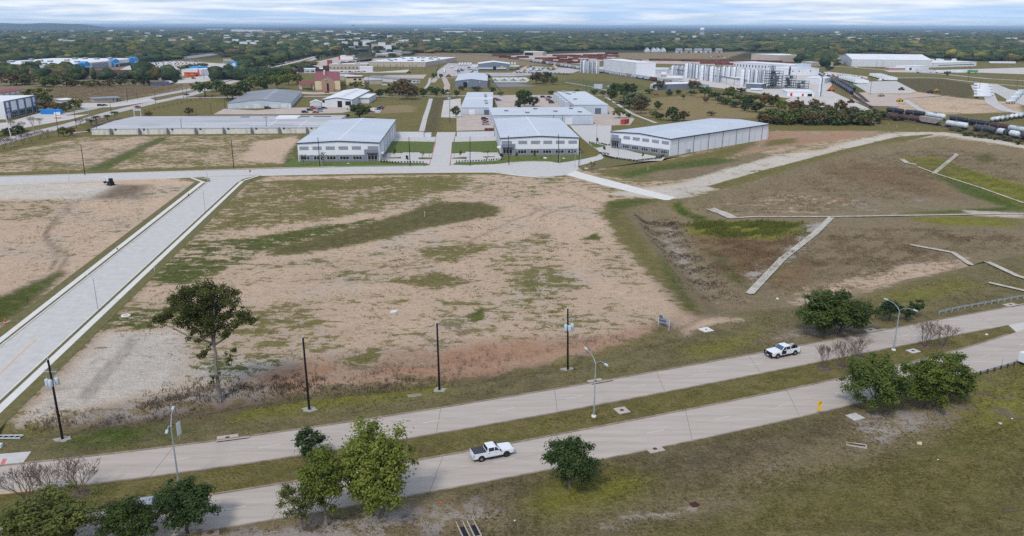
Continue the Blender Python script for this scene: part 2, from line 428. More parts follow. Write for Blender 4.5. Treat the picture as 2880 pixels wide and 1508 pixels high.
def lot(name,px,material,label=None,z=None,kind='structure'):
 """flat paved or gravel sheet from survey pixels"""
 if z is None:LOTZ[0]+=0.004;z=LOTZ[0]
 mb=MB().use(material);P=[G(*p)for p in px]
 a=sum(P[i][0]*P[(i+1)%len(P)][1]-P[(i+1)%len(P)][0]*P[i][1]for i in range(len(P)))
 if a<0:P.reverse()
 mb.add([(x,y,z)for x,y in P],[tuple(range(len(P)))])
 o=mb.build(name);o['kind']=kind
 return o

# ------------------------------------------------------------------ ground
SOIL=dict(pink=(0.555,0.412,0.297),pale=(0.58,0.52,0.45),red=(0.40,0.235,0.15),brown=(0.21,0.155,0.115),dark=(0.11,0.082,0.062),grey=(0.40,0.355,0.325),sand=(0.55,0.48,0.40),straw=(0.30,0.225,0.14))
VEG=dict(green=(0.075,0.095,0.016),olive=(0.165,0.142,0.046),brown=(0.24,0.185,0.112),mowbrown=(0.145,0.112,0.066),tongue=(0.125,0.112,0.042),dark=(0.105,0.085,0.038),lime=(0.195,0.19,0.028),straw=(0.25,0.19,0.085),lawn=(0.070,0.105,0.014),mow=(0.178,0.150,0.070),wood=(0.035,0.042,0.018),rustv=(0.21,0.14,0.075))
# (outline in survey pixels, soil, plants, cover 0..1, soft edge in metres)
Z=[
 # beyond the estate: woods, scrub, pasture
 'WOOD',
 ([(-300,300),(560,260),(700,200),(560,170),(-300,200)],'brown','brown',0.9,5),
 ([(130,290),(140,245),(560,235),(480,260),(250,290)],'brown','brown',0.97,3),
 ([(350,330),(520,285),(600,270),(740,285),(640,325),(520,333)],'straw','olive',0.85,4),
 ([(1030,275),(1210,275),(1185,372),(1060,372),(1020,330),(960,310)],'brown','olive',0.85,3),
 ([(1215,275),(1300,275),(1240,300),(1235,372),(1190,372)],'brown','dark',0.8,3),
 ([(1060,300),(1140,295),(1170,300),(1165,315),(1070,320)],'straw','straw',0.6,2),
 ([(1150,165),(1180,148),(1360,150),(1480,160),(1620,180),(1480,185),(1250,172)],'straw','brown',0.85,8),
 ([(1400,275),(1560,200),(1700,240),(1860,250),(1850,270),(1720,285)],'straw','olive',0.92,5),
 ([(1620,222),(1780,238),(1840,250),(1700,262),(1560,232)],'brown','lawn',0.6,5),
 ([(1800,280),(2010,262),(2200,290),(2140,330),(1950,340),(1760,320)],'straw','straw',0.75,4),
 ([(1560,290),(1620,270),(1850,345),(1790,356)],'brown','olive',0.85,2),
 ([(1720,150),(2100,146),(2040,166),(1700,170)],'straw','brown',0.75,8),
 ([(2380,222),(2440,238),(2440,262),(2415,268),(2340,225)],'brown','lawn',0.9,3),
 ([(2340,190),(2460,180),(2640,205),(2560,216),(2420,205)],'brown','olive',0.9,4),
 ([(2500,222),(2650,222),(2745,240),(2720,300),(2600,290),(2570,255)],'brown','dark',0.85,4),
 ([(2440,255),(2560,255),(2700,275),(2880,290),(2880,315),(2600,325),(2500,300),(2420,275)],'pink','olive',0.35,4),
 ([(2390,262),(2520,255),(2480,300),(2400,285)],'pink','olive',0.05,3),
 ([(2640,205),(2880,225),(2880,240),(2640,220)],'straw','olive',0.9,4),
 ([(250,350),(300,335),(1000,332),(1000,345),(260,372)],'brown','dark',0.6,3),
 # grass plots by the new buildings
 ([(795,470),(832,440),(840,456),(1070,456),(1210,462),(1205,470),(800,473)],'brown','lawn',1.0,1.0),
 # right of the cul-de-sac
 ([(1480,520),(1660,460),(1700,448),(1760,470),(1880,442),(2160,388),(2180,362),(2460,350),(2640,372),(2960,440),(2960,520),(2200,560),(1900,560),(1700,570)],'pink','olive',0.50,5),
 ([(1650,480),(1760,470),(1900,448),(2150,395),(2160,410),(1940,470),(1760,500)],'straw','olive',0.85,4),
 ([(1800,510),(1830,480),(2040,455),(2130,430),(2160,440),(2090,480),(1950,500)],'brown','brown',0.85,4),
 ([(1740,490),(1830,468),(2000,445),(2080,450),(2010,465),(1860,480),(1770,500)],'brown','lawn',0.72,3),
 ([(2160,370),(2480,362),(2480,378),(2380,392),(2160,420),(2060,440),(2100,420)],'red','brown',0.40,4),
 ([(2160,395),(2240,388),(2240,402),(2150,412)],'red','olive',0.75,3),
 ([(2180,362),(2430,352),(2620,360),(2680,378),(2560,372),(2480,368),(2200,368)],'straw','olive',0.8,3),
 ([(1700,545),(1900,520),(2050,470),(2190,436),(2300,425),(2400,396),(2520,372),(2620,370),(2640,382),(2500,402),(2360,420),(2250,458),(2100,498),(2000,535),(1940,560),(1880,560)],'pale','olive',0.28,3),
 ([(1990,524),(2170,474),(2330,432),(2520,386),(2640,376),(2560,394),(2390,436),(2210,484),(2030,532)],'straw','olive',1.0,1.0),
 ([(2560,374),(2660,372),(2800,392),(2960,425),(2960,432),(2780,400),(2650,380)],'pale','olive',0.05,1.5),
 ([(2660,360),(2800,380),(2960,420),(2960,400),(2800,368)],'brown','olive',0.85,3),
 ([(1480,520),(1640,540),(1720,560),(1700,580),(1560,520)],'pink','olive',0.35,3),
 # detention basin
 (None,'straw','brown',0.90,3),
 ([(1880,600),(2020,580),(2200,540),(2420,560),(2360,600),(2100,608),(1960,600)],'pink','brown',0.65,5),
 ([(2420,560),(2600,560),(2700,600),(2500,606),(2300,604)],'grey','brown',0.7,5),
 ([(2300,465),(2420,455),(2600,480),(2700,560),(2560,540)],'brown','rustv',0.8,8),
 ([(1925,640),(1960,622),(2100,620),(2265,626),(2240,655),(2180,680),(2040,676),(1950,668)],'brown','lime',0.95,3),
 ([(1950,662),(2160,672),(2200,690),(2150,740),(2080,790),(2020,750)],'brown','rustv',0.9,4),
 ([(1985,700),(2040,720),(2080,780),(2100,810),(2060,790)],'brown','green',0.75,2.5),
 ([(2090,770),(2120,740),(2170,750),(2130,800)],'grey','olive',0.3,2.5),
 ([(2265,628),(2330,625),(2230,740),(2160,790),(2120,820)],'grey','green',0.45,2.5),
 ([(2160,780),(2260,720),(2290,740),(2270,790),(2180,815)],'brown','rustv',0.95,3),
 ([(2330,660),(2560,650),(2620,680),(2500,740),(2330,730)],'straw','brown',0.7,6),
 ([(2540,730),(2660,745),(2640,780),(2540,775)],'grey','olive',0.25,4),
 ([(2520,445),(2560,442),(2640,440),(2700,470),(2880,520),(2960,545),(2960,610),(2800,575),(2650,500)],'brown','lime',0.82,5),
 ([(2620,490),(2740,520),(2880,585),(2880,600),(2700,540)],'brown','lawn',0.8,2.5),
 ([(2540,600),(2720,588),(2860,580),(2850,592),(2700,600)],'brown','lawn',0.75,2.5),
 ([(2540,612),(2880,606),(2860,640),(2640,632)],'brown','lime',0.8,3),
 ([(2740,440),(2780,430),(2800,450),(2760,460)],'brown','green',0.8,3),
 ([(2700,590),(2880,600),(2880,615),(2740,606)],'sand','olive',0.2,2),
 ([(2200,820),(2420,770),(2560,742),(2720,720),(2760,740),(2560,790),(2380,850),(2240,862)],'pink','brown',0.48,4),
 ([(1700,570),(1760,560),(1840,566),(1740,580),(1750,620),(1880,780),(1960,880),(1940,895),(1840,760),(1720,640),(1690,600)],'straw','olive',0.82,2.5),
 ([(1700,570),(1800,558),(1840,564),(1740,590),(1720,620)],'straw','green',0.7,2.5),
 ([(1860,720),(1930,820),(1958,880),(1945,890),(1880,790)],'brown','green',0.78,2),
 ([(1880,570),(1910,568),(1990,610),(1975,622)],'brown','lawn',1.0,1.2),
 ([(1820,610),(1900,640),(1960,760),(2040,840),(2000,850),(1900,740)],'grey','brown',0.55,4),
 # central field
 ([(20,1185),(160,1040),(690,518),(760,495),(1400,490),(1560,505),(1680,545),(1700,560),(1690,600),(1740,670),(1840,780),(1940,900),(1940,912),(1640,1000),(1250,1062),(980,1088),(700,1115),(120,1200)],'pink','olive',0.40,3),
 ([(690,518),(1330,493),(1300,530),(1150,560),(1050,590),(900,620),(560,655)],'pink','olive',0.64,4),
 ([(720,510),(1300,494),(1230,520),(1000,530),(700,540)],'pink','olive',0.72,3),
 ([(840,660),(1000,610),(1300,560),(1400,556),(1700,545),(1680,600),(1720,660),(1500,690),(1300,650),(1150,700),(700,740),(760,690)],'pink','olive',0.24,4),
 ([(770,700),(940,655),(1140,600),(1220,570),(1350,570),(1405,584),(1395,605),(1200,640),(1000,688),(850,712),(760,716)],'straw','tongue',0.92,3.5),
 ([(405,805),(480,720),(540,680),(700,672),(880,640),(980,630),(960,650),(760,700),(700,735),(600,770),(520,800)],'pink','green',0.70,2.5),
 ([(820,655),(980,625),(1060,612),(1050,628),(900,655)],'pink','green',0.72,2),
 ([(270,935),(300,890),(430,860),(560,850),(600,900),(440,935)],'pink','green',0.62,3),
 ([(55,1195),(230,1010),(300,940),(500,930),(525,1000),(500,1090),(150,1165)],'pale','olive',0.08,3),
 ([(520,1040),(600,1005),(780,1015),(720,1060),(540,1075)],'pale','green',0.48,3),
 ([(640,890),(800,850),(960,860),(900,930),(700,960)],'pink','olive',0.52,4),
 ([(700,1112),(720,1060),(860,1005),(1100,985),(1400,955),(1700,945),(1920,885),(1935,912),(1640,1000),(1250,1062),(900,1100)],'red','brown',0.26,3.5),
 ([(1095,790),(1240,768),(1340,790),(1230,818)],'pink','olive',0.72,1.5),
 ([(1185,705),(1320,685),(1370,700),(1280,740),(1200,735)],'pink','olive',0.64,2),
 ([(1400,735),(1560,715),(1640,805),(1480,815),(1380,790)],'pink','olive',0.52,4),
 ([(1440,680),(1500,655),(1560,655),(1540,690)],'pink','olive',0.55,2),
 ([(1640,672),(1680,655),(1690,676)],'pink','green',0.9,1.2),
 ([(1640,760),(1780,700),(1800,770),(1720,830)],'pink','olive',0.46,3),
 ([(1190,940),(1250,900),(1340,920),(1300,970),(1210,980)],'pink','brown',0.5,3),
 ([(960,1012),(1060,980),(1080,1010),(1000,1040)],'pink','olive',0.7,2),
 ([(1320,880),(1360,868),(1355,900),(1330,905)],'pink','green',0.75,1),
 ([(1580,770),(1620,740),(1760,790),(1860,880),(1800,870)],'pink','olive',0.22,4),
 ([(480,830),(760,800),(1080,800),(1100,815),(760,850),(500,860)],'pink','olive',0.15,2.5),
 ([(1830,925),(1900,895),(1935,905),(1850,940)],'brown','green',0.6,1.5),
 # field left of the side road
 ([(-300,505),(500,500),(562,514),(0,945),(-300,1150)],'pink','brown',0.30,3),
 ([(-300,522),(318,514),(330,540),(240,562),(-300,580)],'pale','brown',0.06,3),
 ([(250,560),(330,520),(420,520),(400,560)],'brown','brown',0.35,4),
 ([(-300,560),(200,560),(130,620),(-300,640)],'pink','olive',0.46,4),
 ([(-100,850),(0,835),(110,790),(170,762),(180,770),(60,882),(-100,960)],'brown','green',0.8,2.5),
 # strip field north of the upper road
 ([(-200,500),(0,430),(230,385),(838,378),(842,400),(800,472),(300,488)],'pink','olive',0.56,3),
 ([(235,487),(255,470),(440,388),(475,385),(460,395),(300,478)],'brown','lawn',0.62,1.5),
 ([(120,450),(250,470),(440,388),(400,384),(150,420)],'pink','brown',0.45,3),
 ([(680,450),(720,400),(830,384),(838,395),(790,460)],'pink','brown',0.2,3),
 ([(800,440),(838,400),(840,440),(800,472)],'straw','lawn',0.6,2),
 ([(-200,505),(300,490),(800,475),(800,462),(300,478),(-200,492)],'straw','olive',0.78,1.5),
 # verges and median of the boulevard
 ([(-300,1400),(-100,1250),(120,1215),(700,1132),(980,1102),(1250,1080),(1640,1020),(1930,920),(2010,895),(2260,868),(2400,850),(2600,790),(2760,745),(2960,700),(2960,850),(2300,960),(1900,1050),(960,1200),(0,1320)],'brown','mow',0.97,2.5),
 ([(640,1165),(960,1115),(1250,1080),(1250,1100),(960,1140),(660,1185)],'brown','lime',0.82,3),
 ([(180,1255),(300,1180),(420,1190),(520,1215),(300,1265)],'brown','lawn',0.7,4),
 ([(160,1195),(420,1132),(640,1090),(720,1105),(780,1100),(760,1125),(560,1152),(380,1188),(200,1218)],'dark','mowbrown',0.45,3),
 ([(860,1120),(960,1085),(1250,1052),(1420,1030),(1420,1045),(1250,1075),(980,1108)],'red','mowbrown',0.6,2.5),
 ([(1930,985),(2130,940),(2100,970),(1960,1000)],'brown','lime',0.75,4),
 ([(2480,840),(2700,790),(2740,800),(2560,850)],'brown','lime',0.62,5),
 ([(150,1190),(420,1120),(620,1085),(760,1085),(760,1120),(560,1150),(400,1180)],'grey','brown',0.45,3),
 ([(360,1195),(520,1150),(700,1120),(800,1125),(640,1165),(440,1195)],'brown','dark',0.5,3),
 ([(2130,960),(2260,905),(2440,900),(2440,930),(2260,965)],'grey','brown',0.50,4),
 ([(1840,900),(1900,912),(1930,950),(1960,930),(2100,905),(2100,890),(1990,890)],'pink','brown',0.3,3),
 # south of the boulevard
 ([(-400,1500),(0,1500),(800,1470),(1500,1330),(1920,1245),(2400,1140),(2880,1010),(3300,900),(3300,2500),(-400,2500)],'brown','mow',0.97,2.5),
 ([(1000,1508),(1190,1398),(1520,1332),(1920,1250),(2380,1160),(2420,1235),(2000,1360),(1600,1430),(1300,1520)],'brown','mowbrown',0.93,5),
 ([(1700,1530),(2100,1400),(2400,1300),(2900,1160),(2900,1530)],'brown','olive',0.9,8),
 ([(500,1520),(700,1480),(950,1440),(1190,1395),(1200,1470),(1000,1560),(500,1600)],'grey','brown',0.30,4),
 ([(1180,1420),(1320,1405),(1440,1430),(1400,1480),(1200,1508)],'grey','brown',0.42,4),
 ([(1490,1420),(1560,1345),(1720,1320),(1830,1345),(1800,1385),(1720,1425),(1540,1445)],'brown','lime',0.92,4),
 ([(2380,1170),(2430,1160),(2640,1130),(2740,1150),(2730,1190),(2600,1230),(2480,1262),(2400,1220)],'grey','brown',0.42,4),
 ([(2690,1160),(2740,1090),(2900,1040),(2900,1200),(2730,1220)],'brown','lime',0.6,8),
 ([(2060,1340),(2180,1290),(2400,1255),(2480,1270),(2300,1300),(2120,1345)],'grey','brown',0.55,5),
 ([(1640,1480),(1720,1450),(2080,1405),(2100,1415),(1760,1480),(1680,1500)],'sand','brown',0.50,4),
]
Z[[i for i,z in enumerate(Z)if z[0]is None][0]]=(BASIN,'straw','brown',0.74,3,'w')
Z[Z.index('WOOD')]=([(-90000,1500),(-2000,1500),(2000,1500),(90000,1500),(90000,90000),(-90000,90000)],'brown','wood',1.0,200,'w')
def zone_poly(z):
 if len(z)==6:return np.array(z[0])
 return np.array([GT(*p)[:2]if G(*p)[1]<420 else G(*p)for p in z[0]])
# one sheet, finer where the photograph shows it finer
rows=[-400.0,-200.0,-100.0,-40.0,0.0,20.0]
y=34.0
while y<1500:rows.append(y);y+=max(0.30,y*0.0058)
while y<70000:rows.append(y);y+=y*0.03
rows.append(75000.0)
rows=np.array(rows);NC=420
tt=np.linspace(-1,1,NC)
HW=0.80*np.maximum(rows,0)+90
GX=tt[None,:]*HW[:,None];GY=np.repeat(rows[:,None],NC,1)
gx,gy=GX.ravel(),GY.ravel()
gz=hgt(gx,gy)
nearm=(gy>60)&(gy<520)
und=np.zeros_like(gx)
for k in range(5):
 a=rng.uniform(0,2*PI);f=0.12*1.7**k;und+=np.sin(f*(gx*math.cos(a)+gy*math.sin(a))+rng.uniform(0,6))*0.05/1.35**k
fieldp=zone_poly([z for z in Z if tuple(z[0][0])==(20,1185)][0])
gz=gz+und*sm(sdf(fieldp,gx,gy)/12)*0.7+und*sm(sdf(np.array(BASIN),gx,gy)/10)*1.2
gz=np.where(gy>700,gz-0.02,gz)
col1=np.tile(np.array(SOIL['brown']),(gx.size,1));col2=np.tile(np.array(VEG['olive']),(gx.size,1));cov=np.full(gx.size,0.88)
for z in Z:
 P=zone_poly(z);w=z[4]
 b=(gx>P[:,0].min()-w)&(gx<P[:,0].max()+w)&(gy>P[:,1].min()-w)&(gy<P[:,1].max()+w)
 ii=np.nonzero(b)[0]
 if not len(ii):continue
 k=sm(sdf(P,gx[ii],gy[ii])/(2*w)+0.5)[:,None]
 col1[ii]=col1[ii]*(1-k)+np.array(SOIL[z[1]])*k;col2[ii]=col2[ii]*(1-k)+np.array(VEG[z[2]])*k
 cov[ii]=cov[ii]*(1-k[:,0])+z[3]*k[:,0]
# wheel tracks pressed into the bare soil
TRACKS=[([(222,560),(205,580),(165,620),(135,650),(132,670),(150,690),(180,705),(188,725),(170,760),(140,775)],0.35),
 ([(208,560),(190,580),(150,620),(128,650),(128,672),(140,690),(158,705),(160,725),(145,760)],0.35),
 ([(240,1130),(300,1060),(360,990),(385,955)],0.25),([(225,1120),(285,1050),(345,985),(370,950)],0.25),
 ([(1440,572),(1490,575),(1512,588),(1490,605),(1440,620),(1300,690),(1100,760)],0.3),([(1512,588),(1560,590),(1620,595)],0.25),([(1550,530),(1620,545),(1700,575)],0.3),
 ([(1150,600),(1250,580),(1420,560)],0.25),([(1520,612),(1540,600),(1570,592)],0.3),([(2080,850),(2300,790),(2480,745),(2640,730)],0.3),([(1960,885),(2080,870),(2240,850)],0.3),
 ([(2240,860),(2480,800),(2700,745)],0.3),([(1850,955),(1960,900),(2040,885)],0.25),([(330,540),(380,530),(365,522),(330,522)],0.3),([(1680,520),(1900,480),(2100,440),(2400,395)],0.3)]
for pts,s_ in TRACKS:
 P=[GT(*p)[:2]for p in pts];A=np.array(P)
 ii=np.nonzero((gx>A[:,0].min()-4)&(gx<A[:,0].max()+4)&(gy>A[:,1].min()-4)&(gy<A[:,1].max()+4))[0]
 d=ldist(P,gx[ii],gy[ii]);k=(1-sm(d/1.1))*s_
 col1[ii]*=(1-k*1.3)[:,None];cov[ii]-=k*0.2;gz[ii]-=k*0.08
nr=len(rows)
idx=np.arange(nr*NC).reshape(nr,NC)
fq=np.stack([idx[:-1,:-1],idx[:-1,1:],idx[1:,1:],idx[1:,:-1]],-1).reshape(-1,4)
me=bpy.data.meshes.new('ground')
me.vertices.add(gx.size);me.vertices.foreach_set('co',np.stack([gx,gy,gz],1).astype(np.float32).ravel())
me.loops.add(fq.size);me.loops.foreach_set('vertex_index',fq.ravel().astype(np.int32))
me.polygons.add(len(fq));me.polygons.foreach_set('loop_start',(np.arange(len(fq))*4).astype(np.int32))
me.polygons.foreach_set('use_smooth',np.ones(len(fq),bool));me.update(calc_edges=True)
for nm,dat in(('soil',np.c_[col1,np.ones(gx.size)]),('plants',np.c_[col2,cov])):
 at=me.attributes.new(nm,'FLOAT_COLOR','POINT');at.data.foreach_set('color',dat.astype(np.float32).ravel())
ground=bpy.data.objects.new('ground',me);C.objects.link(ground);ground['kind']='structure'
def ground_material():
 m=bpy.data.materials.new('ground_soil_and_grass');m.use_nodes=True;t=m.node_tree;b=t.nodes['Principled BSDF']
 b.inputs['Roughness'].default_value=0.95;b.inputs['Specular IOR Level'].default_value=0.1
 n_,l_=t.nodes.new,t.links.new
 g=n_('ShaderNodeNewGeometry')
 def noise(sc,det,ro,dist=0.0,st=None):
  x=n_('ShaderNodeTexNoise');x.inputs['Scale'].default_value=sc;x.inputs['Detail'].default_value=det;x.inputs['Roughness'].default_value=ro;x.inputs['Distortion'].default_value=dist
  if st:
   mp=n_('ShaderNodeMapping');mp.inputs['Scale'].default_value=st;mp.inputs['Rotation'].default_value=(0,0,0.5);l_(g.outputs['Position'],mp.inputs[0]);l_(mp.outputs[0],x.inputs['Vector'])
  else:l_(g.outputs['Position'],x.inputs['Vector'])
  r_=n_('ShaderNodeMapRange');r_.inputs[1].default_value,r_.inputs[2].default_value=0.30,0.70;l_(x.outputs[0],r_.inputs[0]);return r_.outputs[0]
 def math_(op,a,b_,c_=None):
  x=n_('ShaderNodeMath');x.operation=op
  for i,v in enumerate((a,b_,c_)):
   if v is None:continue
   if isinstance(v,(int,float)):x.inputs[i].default_value=v
   else:l_(v,x.inputs[i])
  return x.outputs[0]
 nA=noise(0.045,6,0.62,0.6);nB=noise(0.35,7,0.70,0.3);nC=noise(2.6,6,0.72);nD=noise(0.012,4,0.5);nF=noise(0.7,6,0.75,0.2,(1,5,1));nE=noise(0.16,8,0.7,0.8,(1,2.6,1))
 s1=n_('ShaderNodeAttribute');s1.attribute_name='soil';s2=n_('ShaderNodeAttribute');s2.attribute_name='plants'
 k=math_('MULTIPLY_ADD',nA,0.42,-0.21);k=math_('MULTIPLY_ADD',nB,0.62,math_('SUBTRACT',k,0.31));k=math_('MULTIPLY_ADD',nE,0.60,math_('SUBTRACT',k,0.30))
 k=math_('MULTIPLY_ADD',nC,0.42,math_('SUBTRACT',k,0.21));k=math_('ADD',k,s2.outputs['Alpha'])
 mr=n_('ShaderNodeMapRange');mr.interpolation_type='SMOOTHSTEP';mr.inputs[1].default_value,mr.inputs[2].default_value=0.40,0.62;l_(k,mr.inputs[0])
 def shade(colour,sources):
  f=None
  for src,amp in sources:
   v=math_('MULTIPLY_ADD',src,amp,1-amp*0.5);f=v if f is None else math_('MULTIPLY',f,v)
  x=n_('ShaderNodeVectorMath');x.operation='SCALE';l_(colour,x.inputs[0]);l_(f,x.inputs['Scale']);return x.outputs[0]
 def tint(colour,other,fac):
  x=n_('ShaderNodeMix');x.data_type='RGBA';l_(colour,x.inputs[6]);x.inputs[7].default_value=(*other,1);l_(fac,x.inputs[0]);return x.outputs[2]
 def ramp(src,a,b_,hi=1.0):
  x=n_('ShaderNodeMapRange');x.inputs[1].default_value,x.inputs[2].default_value,x.inputs[4].default_value=a,b_,hi;l_(src,x.inputs[0]);return x.outputs[0]
 soil=shade(s1.outputs['Color'],[(nC,0.42),(nB,0.30),(nE,0.36),(nD,0.15),(nF,0.28)])
 soil=tint(soil,(0.50,0.45,0.40),ramp(nA,0.50,1.0,0.6));soil=tint(soil,(0.34,0.20,0.13),ramp(nE,0.65,1.0,0.5))
 veg=shade(s2.outputs['Color'],[(nC,1.05),(nB,0.55),(nA,0.30),(nF,0.50),(nE,0.25)])
 veg=tint(veg,(0.215,0.16,0.095),ramp(nB,0.50,0.95,0.6));veg=tint(veg,(0.075,0.10,0.022),ramp(nA,0.6,1.0,0.35))
 x=n_('ShaderNodeMix');x.data_type='RGBA';l_(mr.outputs[0],x.inputs[0]);l_(soil,x.inputs[6]);l_(veg,x.inputs[7]);l_(x.outputs[2],b.inputs['Base Color'])
 bp=n_('ShaderNodeBump');bp.inputs['Strength'].default_value=1.0;bp.inputs['Distance'].default_value=0.22
 hh=math_('MULTIPLY_ADD',nC,0.7,nB);l_(hh,bp.inputs['Height']);l_(bp.outputs[0],b.inputs['Normal'])
 return m
me.materials.append(ground_material())

# far low rise on the horizon
mb=MB().use('concrete_road')
hx,hy=G(150,78.3);hy=15000.0;hx=-8600.0
xs=np.linspace(-1,1,40);ys=np.linspace(-1,1,10)
vs=[(hx+1300*a,hy+700*b,95*max(0,1-b*b)**1.2*(sm((1-abs(a))/0.45))*(0.9+0.08*math.sin(9*a)))for b in ys for a in xs]
mb.add([tuple(float(q)for q in v)for v in vs],[(j*40+i,j*40+i+1,(j+1)*40+i+1,(j+1)*40+i)for j in range(9)for i in range(39)],True)
leafmat('hill_wood',(0.02,0.03,0.012),(0.04,0.05,0.02),scale=0.02)
mb.mats=[M('hill_wood')]
mb.build('hill')['kind']='structure'

# ------------------------------------------------------------------ boulevard: two carriageways of cast slabs, kerbs, dashes
X0,X1=-140.0,190.0
nN=smooth_line([(0,1313),(180,1291),(300,1281),(619,1242),(960,1191.5),(1264,1145),(1560,1096),(1710,1069),(1920,1034),(2152,994),(2445,936),(2880,857)],4,2.5,-76,118)
nS=smooth_line([(0,1392),(75,1379),(262,1362),(562,1321),(818,1288),(1177,1227),(1523,1165),(1920,1095),(2291,1022),(2445,989),(2689,942),(2827,917)],4,2.5,-76,118)
sN=smooth_line([(0,1474),(300,1435),(578,1396),(750,1371),(960,1336),(1185,1294.5),(1440,1247.5),(1920,1156),(2374,1066),(2663,992.5),(2850,938)],4,2.5,-76,118)
sS=smooth_line([(574,1488),(788,1462),(1200,1386),(1519,1321),(1920,1241),(2295,1163),(2426,1129.5),(2735,1051),(2834,1024),(2880,1008)],3,2.5,-76,118)
def extend(line,n=14,step=5.0):
 a,b=Vector(line[1])-Vector(line[0]),Vector(line[-1])-Vector(line[-2])
 a.normalize();b.normalize()
 pre=[tuple(Vector(line[0])-a*step*k)for k in range(n,0,-1)];post=[tuple(Vector(line[-1])+b*step*k)for k in range(1,n+1)]
 return pre+list(line)+post
nN,nS,sN,sS=[resample(extend(l),2.0)for l in(nN,nS,sN,sS)]
def resample_n(line,n):
 P=[Vector(p)for p in line];d=[0.0]
 for a,b in zip(P[:-1],P[1:]):d.append(d[-1]+(b-a).length)
 res,j=[],0
 for k in range(n):
  t=d[-1]*k/(n-1)
  while j<len(d)-2 and d[j+1]<t:j+=1
  q=P[j].lerp(P[j+1],(t-d[j])/max(1e-9,d[j+1]-d[j]));res.append((q.x,q.y))
 return res
def carriageway(A,B,skew):
 road=MB().use('joint_dark');n=160;A,B=resample_n(A,n),resample_n(B,n)
 ribbon(road,A,B,0.012)
 r=road.build('road');r['kind']='structure'
 step=9
 for k in range(0,n-1-step,step):
  m_=MB().use('concrete_road')
  for lo,hi in((0.0,0.498),(0.502,1.0)):
   a=[tuple(Vector(A[i]).lerp(Vector(B[i]),lo))for i in range(k,k+step+1)]
   b=[tuple(Vector(A[i]).lerp(Vector(B[i]),hi))for i in range(k,k+step+1)]
   for l_ in(a,b):  # leave the joint open at both ends
    l_[0]=tuple(Vector(l_[0]).lerp(Vector(l_[1]),0.014));l_[-1]=tuple(Vector(l_[-1]).lerp(Vector(l_[-2]),0.014))
   wallstrip(m_,a,b,0.013,0.03)
  m_.build('slab',r)
 d=MB().use('paint_white');cl=[tuple((Vector(a)+Vector(b))/2)for a,b in zip(A,B)]
 cl=resample(cl,1.0)
 for k in range(3,len(cl)-4,12):
  seg=cl[k:k+4];dd=MB().use('paint_white');ribbon(dd,offset(seg,0.07),offset(seg,-0.07),0.035);dd.build('lane_dash',r)
 return r,A,B
carriageway(nN,nS,1);carriageway(sN,sS,1)
def kerb(line,side,material='kerb_old',h=0.16,w=0.28,name='kerb',kind='structure',z0=-0.1):
 m_=MB().use(material);wallstrip(m_,offset(line,side*w),line,z0,h);o=m_.build(name);o['kind']=kind;return o
NOSE=Vector(G(2858,934))
def upto(line,x):return[p for p in line if p[0]<x]
kerb(nN,1);kerb(upto(nS,NOSE.x-1.5),-1,h=0.13);kerb(upto(sN,NOSE.x-1.0),1);kerb(sS,-1,h=0.02);kerb(offset([p for p in nS if p[0]<-62],-.02),-1,'paint_yellow',h=0.165,w=0.2);kerb(offset([p for p in sN if p[0]<-58],.02),1,'paint_yellow',h=0.165,w=0.2)
lot('turn_lane',[(2835,914),(2860,936),(3100,870),(3300,780),(3300,740),(3000,820)],'lot_pale')
lot('driveway_apron',[(-60,1282),(88,1270),(64,1303),(-60,1318)],'concrete_new')
m_=MB().use('paint_red');q=[G(*p)for p in[(8,1291),(20,1291),(9,1312),(-2,1313)]]
m_.add([(x,y,0.03)for x,y in q[::-1]],[(0,1,2,3)]);m_.build('red_stripe')['kind']='structure'

# ------------------------------------------------------------------ new side road and the upper street with its cul-de-sac
def gl(pts):return[G(*p)for p in pts]
def straight(a,b,n=40):
 return[tuple(Vector(a).lerp(Vector(b),k/(n-1)))for k in range(n)]
# side road: kerb lines and sidewalks read from the photograph
W0,W1=gl([(0,977),(590,509)]);E0,E1=gl([(133,1002),(668,511)])
def through(a,b,t0,t1):
 a,b=Vector(a),Vector(b);return tuple(a.lerp(b,t0)),tuple(a.lerp(b,t1))
wl=straight(*through(W0,W1,-0.20,0.99));el=straight(*through(E0,E1,-0.62,0.99))
m_=MB().use('concrete_new');ribbon(m_,wl,el,0.02);side=m_.build('side_road');side['kind']='structure'
wl2,el2=resample_n(wl,40),resample_n(el,40)
for k in range(1,39,2):  # sawn joints across the new concrete
 a,b=Vector(wl2[k]),Vector(el2[min(39,k+1)]);d=(Vector(W1)-Vector(W0)).normalized()*0.04
 j=MB().use('street_far');ribbon(j,[tuple(a-d),tuple(b-d)],[tuple(a+d),tuple(b+d)],0.024);j.build('joint',side)
yl=gl([(0,1052),(50,1003),(103,954)])
m_=MB().use('paint_yellow');ribbon(m_,offset(yl,0.11),offset(yl,-0.11),0.026);m_.build('centre_line',side)
kerb(wl,1,'kerb_new');kerb(el,-1,'kerb_new')
def walk(a,b,c,d,n=36):
 A_,B_=straight(*gl([a,b]),n),straight(*gl([c,d]),n)
 m_=MB().use('concrete_walk');wallstrip(m_,A_,B_,-0.05,0.07);o=m_.build('sidewalk');o['kind']='structure';return A_,B_
wA,wB=walk((-60,997.6),(566,511),(-60,1013),(577,511.5))
eA,eB=walk((-93,1225),(676,511),(-64,1225),(688,508))
GRASS_STRIPS=[(offset(wl,.32),wB),(offset(el,-.32),eA)]
